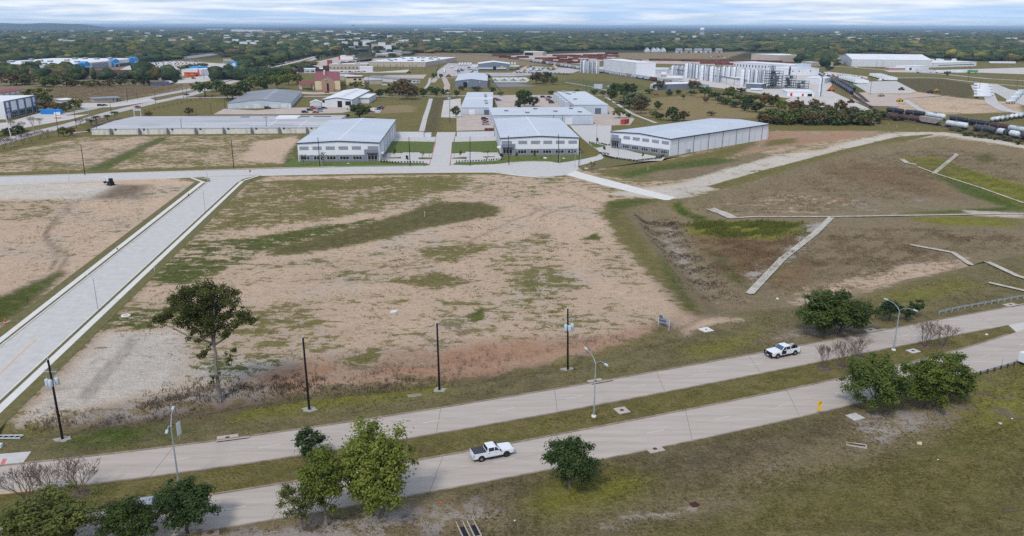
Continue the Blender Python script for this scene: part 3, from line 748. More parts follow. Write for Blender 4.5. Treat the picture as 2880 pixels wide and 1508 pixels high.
# upper street
uN=smooth_line([(-60,499),(0,497),(240,491),(480,484),(720,475),(900,471),(1060,468),(1250,466),(1380,463),(1420,462)],3,3)
uS=smooth_line([(-60,520),(0,517),(240,510),(535,498),(720,493),(900,489.5),(1060,486.5),(1250,484),(1400,484)],3,3)
uN,uS=[resample_n([p for p in l],70)for l in(uN,uS)]
m_=MB().use('concrete_new');ribbon(m_,uN,uS,0.016);ur=m_.build('upper_street');ur['kind']='structure'
cul=[(1400,463),(1440,458),(1480,455.5),(1520,455),(1560,457),(1573,459),(1600,455),(1640,448),(1680,440),(1695,433),(1690,426),(1665,414),(1640,400),(1620,380),(1605,358),(1615,352),(1720,356),(1715,372),(1680,388),(1655,400),(1665,412),(1690,420),(1705,408),(1720,414),(1780,432),(1850,448),(1875,452),(1800,453),(1720,447),(1705,440),(1698,447),(1672,456),(1640,461),(1622,468),(1612,478),(1600,487),(1580,494),(1540,497),(1500,497),(1460,494),(1430,489),(1400,484)]
lot('cul_de_sac',cul[:7]+[(1625,462),(1628,476),(1600,490)]+cul[-6:],'concrete_new')
def kline(pts,side_,m='kerb_new',w=0.3):
 return kerb(resample(gl(pts),1.5),side_,m,w=w)
kline([(-60,498),(240,490),(480,483),(720,474.5),(900,470.5),(1060,467.5),(1190,467)],1,w=0.35)
kline([(1330,466),(1400,463),(1440,457.5),(1480,455),(1520,454.5),(1555,457)],1,w=0.35)
kline([(-60,521),(240,511),(535,499.5)],-1,w=0.5)
kline([(540,499),(575,503),(590,507),(594,511),(586,515)],1)
kline([(672,512),(680,505),(695,500),(720,496),(735,494)],1)
kline([(735,494),(900,490),(1060,487.5),(1250,485),(1390,484.5),(1430,490),(1470,495),(1520,499),(1560,498)],-1,w=0.9)
kline([(735,494),(690,508)],-1,w=0.9);kline([(540,500),(580,514)],-1,w=0.9)
lot('upper_street',[(535,499),(575,503.5),(592,507.5),(584,516),(560,540),(640,540),(672,512.5),(682,505),(700,499.5),(735,493.5)],'concrete_new',z=0.018)
# concrete driveway into the basin
a,b=straight(*gl([(1595,489),(1897,556)]),24),straight(*gl([(1640,480),(1880,557)]),24)
dl=[G(1592,492),G(1700,522),G(1835,555),G(1868,563),G(1882,563),G(1901,556),G(1780,524),G(1640,488),G(1618,480)]
m_=MB().use('concrete_walk');m_.prism(dl,-0.05,0.05);m_.build('driveway')['kind']='structure'
# estate drive between the white buildings and the parking bays
lot('estate_drive',[(1205,466),(1224,400),(1229,372),(1282,372),(1275,400),(1265,466)],'concrete_new')
lot('parking_bay',[(1068,452),(1090,430),(1130,431),(1135,429),(1180,429),(1183,432),(1217,432),(1207,466),(1200,459),(1130,458)],'concrete_new')
lot('parking_bay',[(1268,432),(1308,431),(1310,427),(1355,428),(1358,430),(1400,429),(1412,446),(1400,452),(1330,456),(1268,464)],'concrete_new')
lot('loading_apron',[(1085,398),(1105,384),(1226,385),(1222,400)],'concrete_new')
lot('loading_apron',[(1278,400),(1280,384),(1392,382),(1396,396)],'concrete_new')
lot('estate_drive',[(1570,459),(1600,455),(1640,448),(1676,440),(1690,432),(1680,422),(1660,408),(1640,392),(1615,368),(1600,350),(1720,352),(1716,404),(1705,408),(1700,420),(1712,436),(1700,446),(1660,458),(1625,468)],'concrete_new')
lot('parking_bay',[(1704,408),(1718,411),(1790,430),(1870,444),(1862,452),(1800,454),(1740,446),(1703,436)],'concrete_new')
lot('asphalt_lane',[(1588,353),(1620,335),(1780,352),(1716,352)],'asphalt')
for pts in([(1226,400),(1207,466)],[(1274,400),(1265,466)]):
 l_=straight(*gl(pts),12);m_=MB().use('paint_red');ribbon(m_,offset(l_,0.15),offset(l_,-0.15),0.10);m_.build('red_line')['kind']='structure'
isl=[([(1115,443.5),(1128,442),(1128,446),(1093,446),(1093,443.5)]),([(1175,445),(1185,443),(1216,444.5),(1214,448),(1180,448.5)]),([(1268,445),(1300,442.5),(1313,444),(1310,447.5),(1275,447)]),([(1358,441),(1392,440.5),(1392,442.5),(1358,442.8)])]
mat('turf',(0.06,0.105,0.014),0.95,scale=0.7,col2=(0.135,0.155,0.035),bump=0.2)
mat('turf_dry',(0.10,0.10,0.03),0.95,scale=0.9,col2=(0.17,0.14,0.06),bump=0.2)
mat('bed_earth',(0.10,0.075,0.05),0.95,scale=2,col2=(0.17,0.14,0.08))
def turf(px,m_='turf',z0=-0.1,z1=0.13):
 mb_=MB().use(m_);mb_.prism(gl(px),z0,z1);o=mb_.build('turf_bed');o['kind']='structure';return o
for i_,p_ in enumerate(isl):turf(p_,'turf_dry')
turf([(795,471),(832,442),(842,455),(1070,455),(1075,460),(1130,461),(1200,460.5),(1208,463),(1195,467),(1080,468.5)],'turf')
turf([(1275,461.5),(1285,457),(1350,456),(1412,451),(1412,444),(1425,441),(1626,440),(1634,431),(1646,446),(1570,456.5),(1500,454),(1440,457),(1400,462),(1300,465)],'turf')
turf([(1097,399),(1108,397.5),(1220,399.5),(1217,430),(1180,427.5),(1134,428.5),(1128,430.5),(1084,430)],'turf')
turf([(1271,400),(1395,396.5),(1403,428),(1356,427.5),(1310,426),(1305,429.5),(1269,431)],'turf')
turf([(1656,403),(1660,401.5),(1700,410),(1696,412.5),(1677,416.5),(1668,413)],'turf')
turf([(1688,432),(1697,434),(1704,437),(1740,447),(1800,455),(1860,453),(1870,445),(1882,440),(1910,440),(1800,464),(1690,474),(1640,482),(1632,474),(1650,464),(1690,450),(1698,444)],'turf_dry',z1=0.05)
turf([(537,500),(570,498.5),(590,503),(594,508),(588,512),(575,509)],'turf_dry');turf([(684,508),(690,503),(712,497.5),(735,495.5),(720,499)],'turf_dry')
for A_,B_ in GRASS_STRIPS:
 n=40;a_,b_=resample_n(A_,n),resample_n(B_,n);pass
 mb_=MB().use('turf_dry');wallstrip(mb_,a_,b_,-0.1,0.06);o=mb_.build('turf_strip');o['kind']='structure'
for A_,sgn in((wA,1),(eB,-1)):
 mb_=MB().use('turf_dry');wallstrip(mb_,A_,offset(A_,sgn*2.3),-0.1,0.05);o=mb_.build('turf_strip');o['kind']='structure'

# ------------------------------------------------------------------ concrete pilot channels in the basin
def channel(px,w=0.9):
 P=[GT(*p)for p in px];pts=[]
 for a,b in zip(P[:-1],P[1:]):
  n=max(2,int((Vector(b)-Vector(a)).length/3))
  pts+=[tuple(Vector(a).lerp(Vector(b),k/n))for k in range(n)]
 pts.append(P[-1]);l2=[(p[0],p[1])for p in pts]
 zz=hgt(np.array([p[0]for p in l2]),np.array([p[1]for p in l2]))
 m_=MB().use('concrete_channel');prof=[(-w-0.25,0.02),(-w,0.06),(-w*0.45,-0.10),(w*0.45,-0.10),(w,0.06),(w+0.25,0.02)]
 rowsv=[]
 for d,h in prof:rowsv.append([(p[0],p[1],float(z)+h+0.26)for p,z in zip(offset(l2,d),zz)])
 n=len(l2);vs=[v for r in rowsv for v in r]
 m_.add(vs,[(j*n+i,(j+1)*n+i,(j+1)*n+i+1,j*n+i+1)for j in range(len(prof)-1)for i in range(n-1)])
 return m_.build('channel')
def chan(px,label,w=0.9):
 o=channel(px,w);tag(o,label,'drain channel');return o
chan([(2108,828),(2200,730),(2290,660),(2338,613)],'pale concrete channel slanting up across the basin floor to the long channel',0.75)
chan([(2062,615),(2120,611),(2338,611),(2600,607),(2880,602),(3000,599)],'long thin concrete channel running straight across the basin',0.35)
chan([(2880,573),(2760,530),(2640,492),(2580,470)],'thin grassy edged concrete channel along the right green patch',0.35)
chan([(2626,489),(2690,437),(2684,433)],'short white concrete channel with a hooked end in the green patch',0.7)
chan([(2534,448),(2552,460),(2576,464)],'small bent white concrete apron on the brown slope',1.0)
chan([(2560,690),(2680,712),(2790,745),(2860,778),(2900,790)],'curved pale concrete channel crossing the right grassy bank',0.55)
chan([(2780,797),(2880,820),(2960,838)],'short concrete kerb channel low at the right edge of the bank',0.4)
chan([(1998,588),(2030,600),(2062,615)],'wide concrete chute down the basin slope beside the long channel',1.7)

# ------------------------------------------------------------------ trees
def unit(n):
 v=rng.normal(size=(n,3));return v/np.linalg.norm(v,axis=1)[:,None]
def leaves_mesh(name,pts,nrm,size,material,squash=0.62):
 n=len(pts);a=np.cross(nrm,unit(n));a/=np.linalg.norm(a,axis=1)[:,None]+1e-9;b=np.cross(nrm,a)
 s=size*rng.uniform(0.6,1.35,(n,1))
 v=np.stack([pts-a*s,pts-b*s*squash+nrm*s*0.12,pts+a*s,pts+b*s*squash+nrm*s*0.12],1).reshape(-1,3)
 me=bpy.data.meshes.new(name);me.vertices.add(4*n);me.vertices.foreach_set('co',v.astype(np.float32).ravel())
 me.loops.add(4*n);me.loops.foreach_set('vertex_index',np.arange(4*n,dtype=np.int32))
 me.polygons.add(n);me.polygons.foreach_set('loop_start',(np.arange(n)*4).astype(np.int32));me.update(calc_edges=True)
 me.materials.append(M(material));return me
def crown_points(H,R,tf,nclump,nleaf,shape='round',rc=0.30,holes=0.0,flat=0.8):
 z0=H*tf;hz_=(H-z0)/2;cz=z0+hz_
 d=unit(nclump);rad=rng.uniform(0.2,1.0,nclump)**0.5*rng.uniform(0.62,1.02,nclump)
 c=d*rad[:,None]*np.array([R,R,hz_])
 if shape=='cone':k=1-0.75*(c[:,2]/hz_*0.5+0.5);c[:,0]*=k*1.25;c[:,1]*=k*1.25
 elif shape=='wide':c[:,2]=np.abs(c[:,2])*1.5-hz_*0.6
 elif shape=='dome':k=1-0.35*np.clip(c[:,2]/hz_,0,1);c[:,0]*=k;c[:,1]*=k
 c[:,2]+=cz
 r=R*rc*rng.uniform(0.45,1.25,nclump)*(1.25-0.45*rad);pts,nr=[],[]
 for i in range(nclump):
  n=max(3,int(nleaf/nclump*(r[i]/(R*rc))**1.6));u=unit(n)
  q=c[i]+u*r[i]*np.abs(rng.normal(0.55,0.34,(n,1)))*np.array([1,1,flat])
  pts.append(q);w=u*0.8+unit(n)*0.7+np.array([0,0,0.55]);nr.append(w/np.linalg.norm(w,axis=1)[:,None])
 return np.concatenate(pts),np.concatenate(nr),c
def trunk_mesh(name,H,tf,centres,r0,bark,nlimb=10,lean=(0,0),n=7):
 m_=MB().use(bark);z0=max(H*tf,H*0.12);top=Vector((lean[0],lean[1],z0+(H-z0)*0.45))
 p=Vector((0,0,-0.15));prev_r=r0*1.35;steps=5;pts=[p]
 for k in range(1,steps+1):
  q=Vector((0,0,-0.15)).lerp(top,k/steps)+Vector((random.uniform(-1,1),random.uniform(-1,1),0))*r0*0.5
  r=r0*(1-0.62*k/steps);m_.tube(p,q,prev_r,r,n,caps=(k==1));pts.append(q);p,prev_r=q,r
 order=sorted(range(len(centres)),key=lambda i:random.random())[:nlimb]
 for i in order:
  c=Vector(centres[i]);k=random.randint(2,steps);s=pts[k]if c.z>pts[k].z else pts[2]
  mid=s.lerp(c,0.5)+Vector((0,0,-0.10*(c-s).length));r=r0*random.uniform(0.26,0.42)
  m_.tube(s,mid,r,r*0.7,5,False);m_.tube(mid,c,r*0.7,r*0.2,5,False)
 return m_.mesh(name)
TREES={}
def make_tree(key,H,R,tf,nclump,nleaf,leaf,lm,bark='bark_dark',shape='round',rc=0.30,r0=None,nlimb=10,lean=(0,0),flat=0.8):
 p,nr,c=crown_points(H,R,tf,nclump,nleaf,shape,rc,flat=flat)
 TREES[key]=(trunk_mesh('trunk',H,tf,c,r0 or H*0.022,bark,nlimb,lean),leaves_mesh('crown',p,nr,leaf,lm),H,R)
def put_tree(key,loc,label,name='tree',group=None,s=(1,1,1),rz=None,cat='tree',crown_mat=None):
 t=thing(name,label,cat,loc,random.uniform(0,6.28)if rz is None else rz,group);t.scale=s
 for nm,me_ in(('trunk',TREES[key][0]),('crown',TREES[key][1])):
  o=bpy.data.objects.new(nm,me_);C.objects.link(o);o.parent=t
  if nm=='crown' and crown_mat:o.material_slots[0].link='OBJECT';o.material_slots[0].material=M(crown_mat)
 return t
def survey_tree(key,px,py,top,wpx,label,name='tree',group=None,crown_mat=None,rz=None):
 x,y,z=GT(px,py);h=height_for(x,y,z,top);d=math.hypot(y*math.cos(PITCH)+(HCAM)*math.sin(PITCH),0)
 w=wpx*d/FOC;H,R=TREES[key][2],TREES[key][3];sx=w/2/R*(1.3 if key[0]!='n' else 1.0)
 return put_tree(key,(x,y,z-0.05),label,name,group,(sx,sx,h/H),rz,crown_mat=crown_mat)
# near trees, each with its own crown
NEAR=[
 ('n1',8.2,4.2,0.16,46,6500,0.20,'leaf_olive','bark_grey','round'),('n2',7.6,3.6,0.16,40,5200,0.20,'leaf_oak','bark_grey','wide'),
 ('n3',7.4,3.2,0.10,44,6200,0.19,'leaf_dark','bark_dark','round'),('n4',6.5,2.4,0.10,30,1900,0.20,'leaf_dark','bark_dark','dome'),
 ('n5',9.5,3.2,0.16,40,5600,0.19,'leaf_bright','bark_grey','round'),('n6',7.6,3.2,0.22,34,2500,0.15,'leaf_olive','bark_grey','round'),
 ('n7',10.0,4.5,0.08,56,8600,0.21,'leaf_bright','bark_grey','dome'),('n8',6.2,2.9,0.14,44,6400,0.16,'leaf_dark','bark_grey','dome'),
 ('n9',7.2,3.7,0.10,46,6400,0.20,'leaf_oak','bark_dark','dome'),('n10',7.0,3.6,0.12,46,6000,0.20,'leaf_oak','bark_dark','dome'),
 ('n11',4.4,2.0,0.28,24,1700,0.17,'leaf_dark','bark_dark','wide'),('n12',3.8,1.5,0.28,18,1100,0.16,'leaf_dark','bark_dark','round'),
 ('n13',9.0,4.7,0.12,56,8200,0.21,'leaf_oak','bark_grey','round'),('n14',9.0,3.7,0.08,46,6600,0.21,'leaf_bright','bark_dark','round'),('n15',8.5,3.0,0.06,40,5600,0.20,'leaf_oak','bark_dark','round')]
for k_,H_,R_,tf_,nc_,nl_,lf_,lm_,bk_,sh_ in NEAR:make_tree(k_,H_,R_,tf_,int(nc_*1.7),int(nl_*2.7),lf_*0.74,lm_,bk_,sh_,rc=0.27,nlimb=24)
for key,px,py,top,w,label in[
 ('n1',150,1540,1388,290,'olive green tree cut by the lower left corner of the photo'),
 ('n2',375,1520,1390,190,'thin crowned olive oak beside the dark tree, a parked car half hidden behind it'),
 ('n3',528,1500,1352,185,'dense dark green tree just below the double street lamp at lower left'),
 ('n4',868,1290,1201,120,'small dark tree standing behind the pale yellow green tree in the median'),
 ('n5',918,1478,1240,160,'pale yellow green tree beside the small dark one, reaching across the road'),
 ('n6',850,1492,1345,150,'sparse grey olive tree with white trunk foot, in front of the yellow green tree'),
 ('n7',1061,1445,1182,262,'largest tall olive green tree standing on bare mulch near the pickup with covered bed'),
 ('n8',1603,1372,1225,180,'round dark oak in a mulch ring on yellowish lawn below the near road'),
 ('n9',2318,938,810,185,'left one of two touching dark oaks on the far verge beside the road'),
 ('n10',2364,935,816,180,'right one of two touching dark oaks on the far verge beside the road'),
 ('n11',2501,903,838,78,'small round dark oak left of a leaning pair beyond the road'),
 ('n12',2546,901,862,50,'small oak in the middle between round oak and leaning tree'),
 ('n12',2571,890,838,52,'small leaning dark oak nearest the long guardrail'),
 ('n13',2456,1154,993,205,'big spreading green tree with pale trunk at the mulch bed by the near road'),
 ('n14',2600,1146,983,170,'bright green tree in the middle of the three by the near road'),
 ('n15',2668,1132,990,140,'dark right hand tree of the three, touching the short guardrail')]:
 survey_tree(key,px,py,top,w,label,'oak_tree' if key in('n8','n9','n10','n11','n12')else 'tree')
# the tall lone tree: bare trunk, forked limbs, crown in separate masses
def lone_tree():
 x,y,z=GT(620,1128);H=height_for(x,y,z,800);d=y*math.cos(PITCH)+HCAM*math.sin(PITCH);k=d/FOC
 t=thing('tall_tree','tall lone tree with long bare trunk and forked limbs before the bare field','tree',(x,y,z-0.05))
 hp=lambda px,py,dy_=0.0:Vector(((px-622)*k,dy_,height_for(x,y,z,py)))
 tr=MB().use('bark_grey')
 st=[Vector((0,0,-0.1)),hp(621,1075),hp(620,1030),hp(624,990),hp(622,975)]
 rr=[0.40,0.28,0.25,0.23,0.22]
 for a,b,r0,r1 in zip(st[:-1],st[1:],rr[:-1],rr[1:]):tr.tube(a,b,r0,r1,9,False)
 for a_ in range(5):t_=a_*1.256;tr.tube((0,0,0.5),(0.75*math.cos(t_),0.75*math.sin(t_),-0.15),0.2,0.08,5,False)
 clumps=[]
 def limb(pts,r,masses):
  for i,(a,b)in enumerate(zip(pts[:-1],pts[1:])):tr.tube(a,b,r*(1-0.7*i/(len(pts)-1)),r*(1-0.7*(i+1)/(len(pts)-1)),6,False)
  for m_ in masses:clumps.append(m_)
 f=st[-1]
 limb([f,hp(617,950,.3),hp(612,905,.6),hp(600,860,.8),hp(590,825,.8)],0.24,[])
 limb([f,hp(628,940,-.3),hp(632,890,-.5),hp(640,850,-.6),hp(650,820,-.6)],0.24,[])
 limb([hp(620,965),hp(596,950,-.8),hp(560,935,-1.2),hp(520,910,-1.4),hp(480,900,-1.2)],0.19,[])
 limb([hp(624,970),hp(650,955,.6),hp(680,925,.8),hp(710,905,.8),hp(735,895,.8)],0.19,[])
 limb([hp(610,930),hp(585,905,1.),hp(560,880,1.2)],0.13,[]);limb([hp(640,870),hp(665,850,-1.),hp(690,830,-1.)],0.13,[])
 limb([hp(621,1080),hp(640,1055,.4),hp(660,1030,.6),hp(666,1005,.5)],0.10,[])
 tr.build('trunk',t)
 for px,py,r,dens in[(590,820,26,1),(560,825,22,.9),(615,812,22,1),(640,830,26,1),(670,830,22,.9),(690,838,18,.8),(535,838,18,.8),(520,858,18,.8),(575,850,26,1),(610,850,28,1),(650,858,24,.9),(600,880,24,.9),(570,880,22,.8),(555,890,20,.8),(585,900,22,.8),(615,905,22,.8),(645,905,20,.7),(665,885,20,.7),(600,925,18,.6),(630,930,16,.6),(575,925,14,.6),(660,930,14,.5),(630,890,22,.8),
      (480,898,20,.9),(465,905,15,.8),(500,893,15,.7),(530,905,16,.6),(555,912,14,.5),(700,895,16,.6),(720,895,18,.8),(735,900,13,.7),(685,912,14,.5),(665,925,12,.4),(710,880,13,.7),(590,995,11,.7),(600,985,9,.6),(666,1008,10,.8),(664,990,8,.7),(616,1060,8,.5),(560,945,9,.4),(590,950,9,.4),(645,945,10,.35),(680,870,14,.5)]:
  for q in range(7):
   clumps.append((hp(px+random.uniform(-.6,.6)*r,py+random.uniform(-.7,.6)*r,random.uniform(-2.0,2.0)),r*k*random.uniform(.55,.95),dens))
 P,NR=[],[]
 for c,r,dens in clumps:
  n=int(165*dens*(r/1.1)**2)+12;u=unit(n)
  P.append(np.array(c)+u*r*rng.uniform(.1,1,(n,1))**.5*np.array([1,1,.75]));w=u*.7+unit(n)*.8+np.array([0,0,.5]);NR.append(w/np.linalg.norm(w,axis=1)[:,None])
 o=bpy.data.objects.new('crown',leaves_mesh('crown',np.concatenate(P),np.concatenate(NR),0.155,'leaf_lone'));C.objects.link(o);o.parent=t
lone_tree()
# leafless crape myrtles
def bare_mesh(name,H,R,seed,stems=7,depth=6,r0=0.05,thin=1.0):
 random.seed(seed);m_=MB().use('twig')
 def grow(p,d,ln,r,k):
  q=p+d*ln;r=max(r,.017);m_.tube(p,q,r,max(.014,r*0.72),4 if k<3 else 3,False)
  if k>=depth:return
  for _ in range(2 if k else random.choice((2,3))):
   nd=(d+Vector((random.uniform(-1,1),random.uniform(-1,1),random.uniform(-.15,.5)))*(0.42+0.05*k)).normalized()
   grow(q,nd,ln*random.uniform(.68,.9),r*0.66,k+1)
 for s_ in range(stems):
  a=2*PI*s_/stems+random.uniform(-.4,.4);d=Vector((math.cos(a)*R/H*0.75,math.sin(a)*R/H*0.75,1)).normalized()
  grow(Vector((0.08*math.cos(a),0.08*math.sin(a),-0.05)),d,H*0.26,r0*thin,0)
 zmax=max(v[2]for v in m_.v);rm=max(math.hypot(v[0],v[1])for v in m_.v)
 m_.v=[(x*R/rm,y*R/rm,z*H/zmax)for x,y,z in m_.v];return m_.mesh(name)
BARE=[bare_mesh('branches',4.6,2.4,3+i,r0=0.055)for i in range(3)]
def bare_tree(px,py,top,w,label,i,group='leafless crape myrtles in the median',mulch=True,name='crape_myrtle'):
 x,y,z=GT(px,py);h=height_for(x,y,z,top);d=y*math.cos(PITCH)+HCAM*math.sin(PITCH);s_=w*d/FOC/4.8*1.3
 t=thing(name,label,'tree',(x,y,z),random.uniform(0,6),group);t.scale=(s_,s_,h/4.6)
 o=bpy.data.objects.new('branches',BARE[i%3]);C.objects.link(o);o.parent=t
 if mulch:
  r=1.25/s_;m_=MB().use('mulch');m_.lathe([(r,-0.03),(r*0.97,0.05),(r*0.5,0.12),(0.05,0.14)],18);m_.build('mulch_ring',t)
for i,(px,py,top,w,lb)in enumerate([
 (81,1416,1308,130,'bare crape myrtle nearest the left edge in the near median'),(142,1398,1302,95,'narrow bare crape myrtle between two wider ones at lower left'),
 (225,1390,1290,120,'bare crape myrtle at the right of the three at lower left'),
 (2317,1037,966,62,'left bare crape myrtle before the far pickup with the open looking dark door'),(2370,1034,958,80,'middle bare crape myrtle of three on the mulch by the big green trees'),
 (2412,1004,950,70,'bare crape myrtle half hidden behind the big spreading tree'),(2600,975,908,82,'left one of two bare crape myrtles right of the tall lamp'),(2649,973,910,78,'right one of two bare crape myrtles right of the tall lamp')]):
 bare_tree(px,py,top,w,lb,i)
random.seed(5)
# ---- middle distance protos
MID=dict(
 oak=('leaf_oak','bark_dark','dome',0.14),dark=('leaf_dark','bark_dark','dome',0.10),olive=('leaf_olive','bark_dark','round',0.16),bright=('leaf_bright','bark_grey','round',0.15),
 yellow=('leaf_yellow','bark_grey','round',0.14),brown=('leaf_brown','bark_grey','round',0.16),rust=('leaf_rust','bark_dark','round',0.18),silver=('leaf_silver','bark_grey','dome',0.06),cone=('leaf_oak','bark_dark','cone',0.12),wide=('leaf_oak','bark_dark','wide',0.26),scrub=('leaf_brown','bark_grey','dome',0.02),scrubg=('leaf_olive','bark_dark','dome',0.02))
for k_,(lm_,bk_,sh_,tf_)in MID.items():
 for v_ in range(2):make_tree(k_+str(v_),9.0,5.0,tf_,30,1500,0.52,lm_,bk_,sh_,rc=0.28,nlimb=8,r0=0.24)
make_tree('bush0',3.0,2.6,0.0,16,420,0.36,'leaf_brown','bark_dark','dome',rc=0.34,nlimb=4,r0=0.1)
make_tree('bush1',3.0,2.6,0.0,16,420,0.36,'leaf_silver','bark_dark','dome',rc=0.34,nlimb=4,r0=0.1)
make_tree('bush2',3.0,2.6,0.0,16,420,0.36,'leaf_oak','bark_dark','dome',rc=0.34,nlimb=4,r0=0.1)
make_tree('young0',4.0,0.9,0.30,12,260,0.20,'leaf_oak','bark_dark','cone',rc=0.42,nlimb=5,r0=0.05)
make_tree('young1',4.0,1.0,0.38,10,130,0.17,'leaf_brown','bark_dark','round',rc=0.42,nlimb=7,r0=0.05)
def palm_mesh():
 tr=MB().use('bark_grey');p=Vector((0,0,-.1))
 for k in range(5):q=Vector((0.05*math.sin(k),0.05*math.cos(k),1.1*(k+1)));tr.tube(p,q,.24-.015*k,.23-.015*k,7,k==0);p=q
 P,NR=[],[]
 for k in range(46):
  a,e=random.uniform(0,2*PI),random.uniform(-.5,1.25);ln=random.uniform(1.4,1.9)
  for s_ in np.linspace(.25,1,9):
   b=e-s_*s_*1.1;c=np.array(p)+ln*s_*np.array([math.cos(a)*math.cos(b),math.sin(a)*math.cos(b),math.sin(b)]);
   for j in range(2):P.append(c+rng.normal(size=3)*.12);NR.append(unit(1)[0]*.5+np.array([0,0,.8]))
 NR=np.array(NR);NR/=np.linalg.norm(NR,axis=1)[:,None]
 TREES['palm']=(tr.mesh('trunk'),leaves_mesh('crown',np.array(P),NR,.26,'leaf_palm',.3),7.2,1.9)
palm_mesh()
def mid(rows,cat='tree'):
 for i,r in enumerate(rows):
  key,px,py,top,w,label=r[:6];g=r[6]if len(r)>6 else None
  if key not in TREES:key=key+str(i%2)
  nm='palm_tree' if key=='palm' else('shrub' if key.startswith('bush')else 'tree')
  o=survey_tree(key,px,py,top,w,label,nm,g)
  if nm=='shrub':o['category']='shrub'
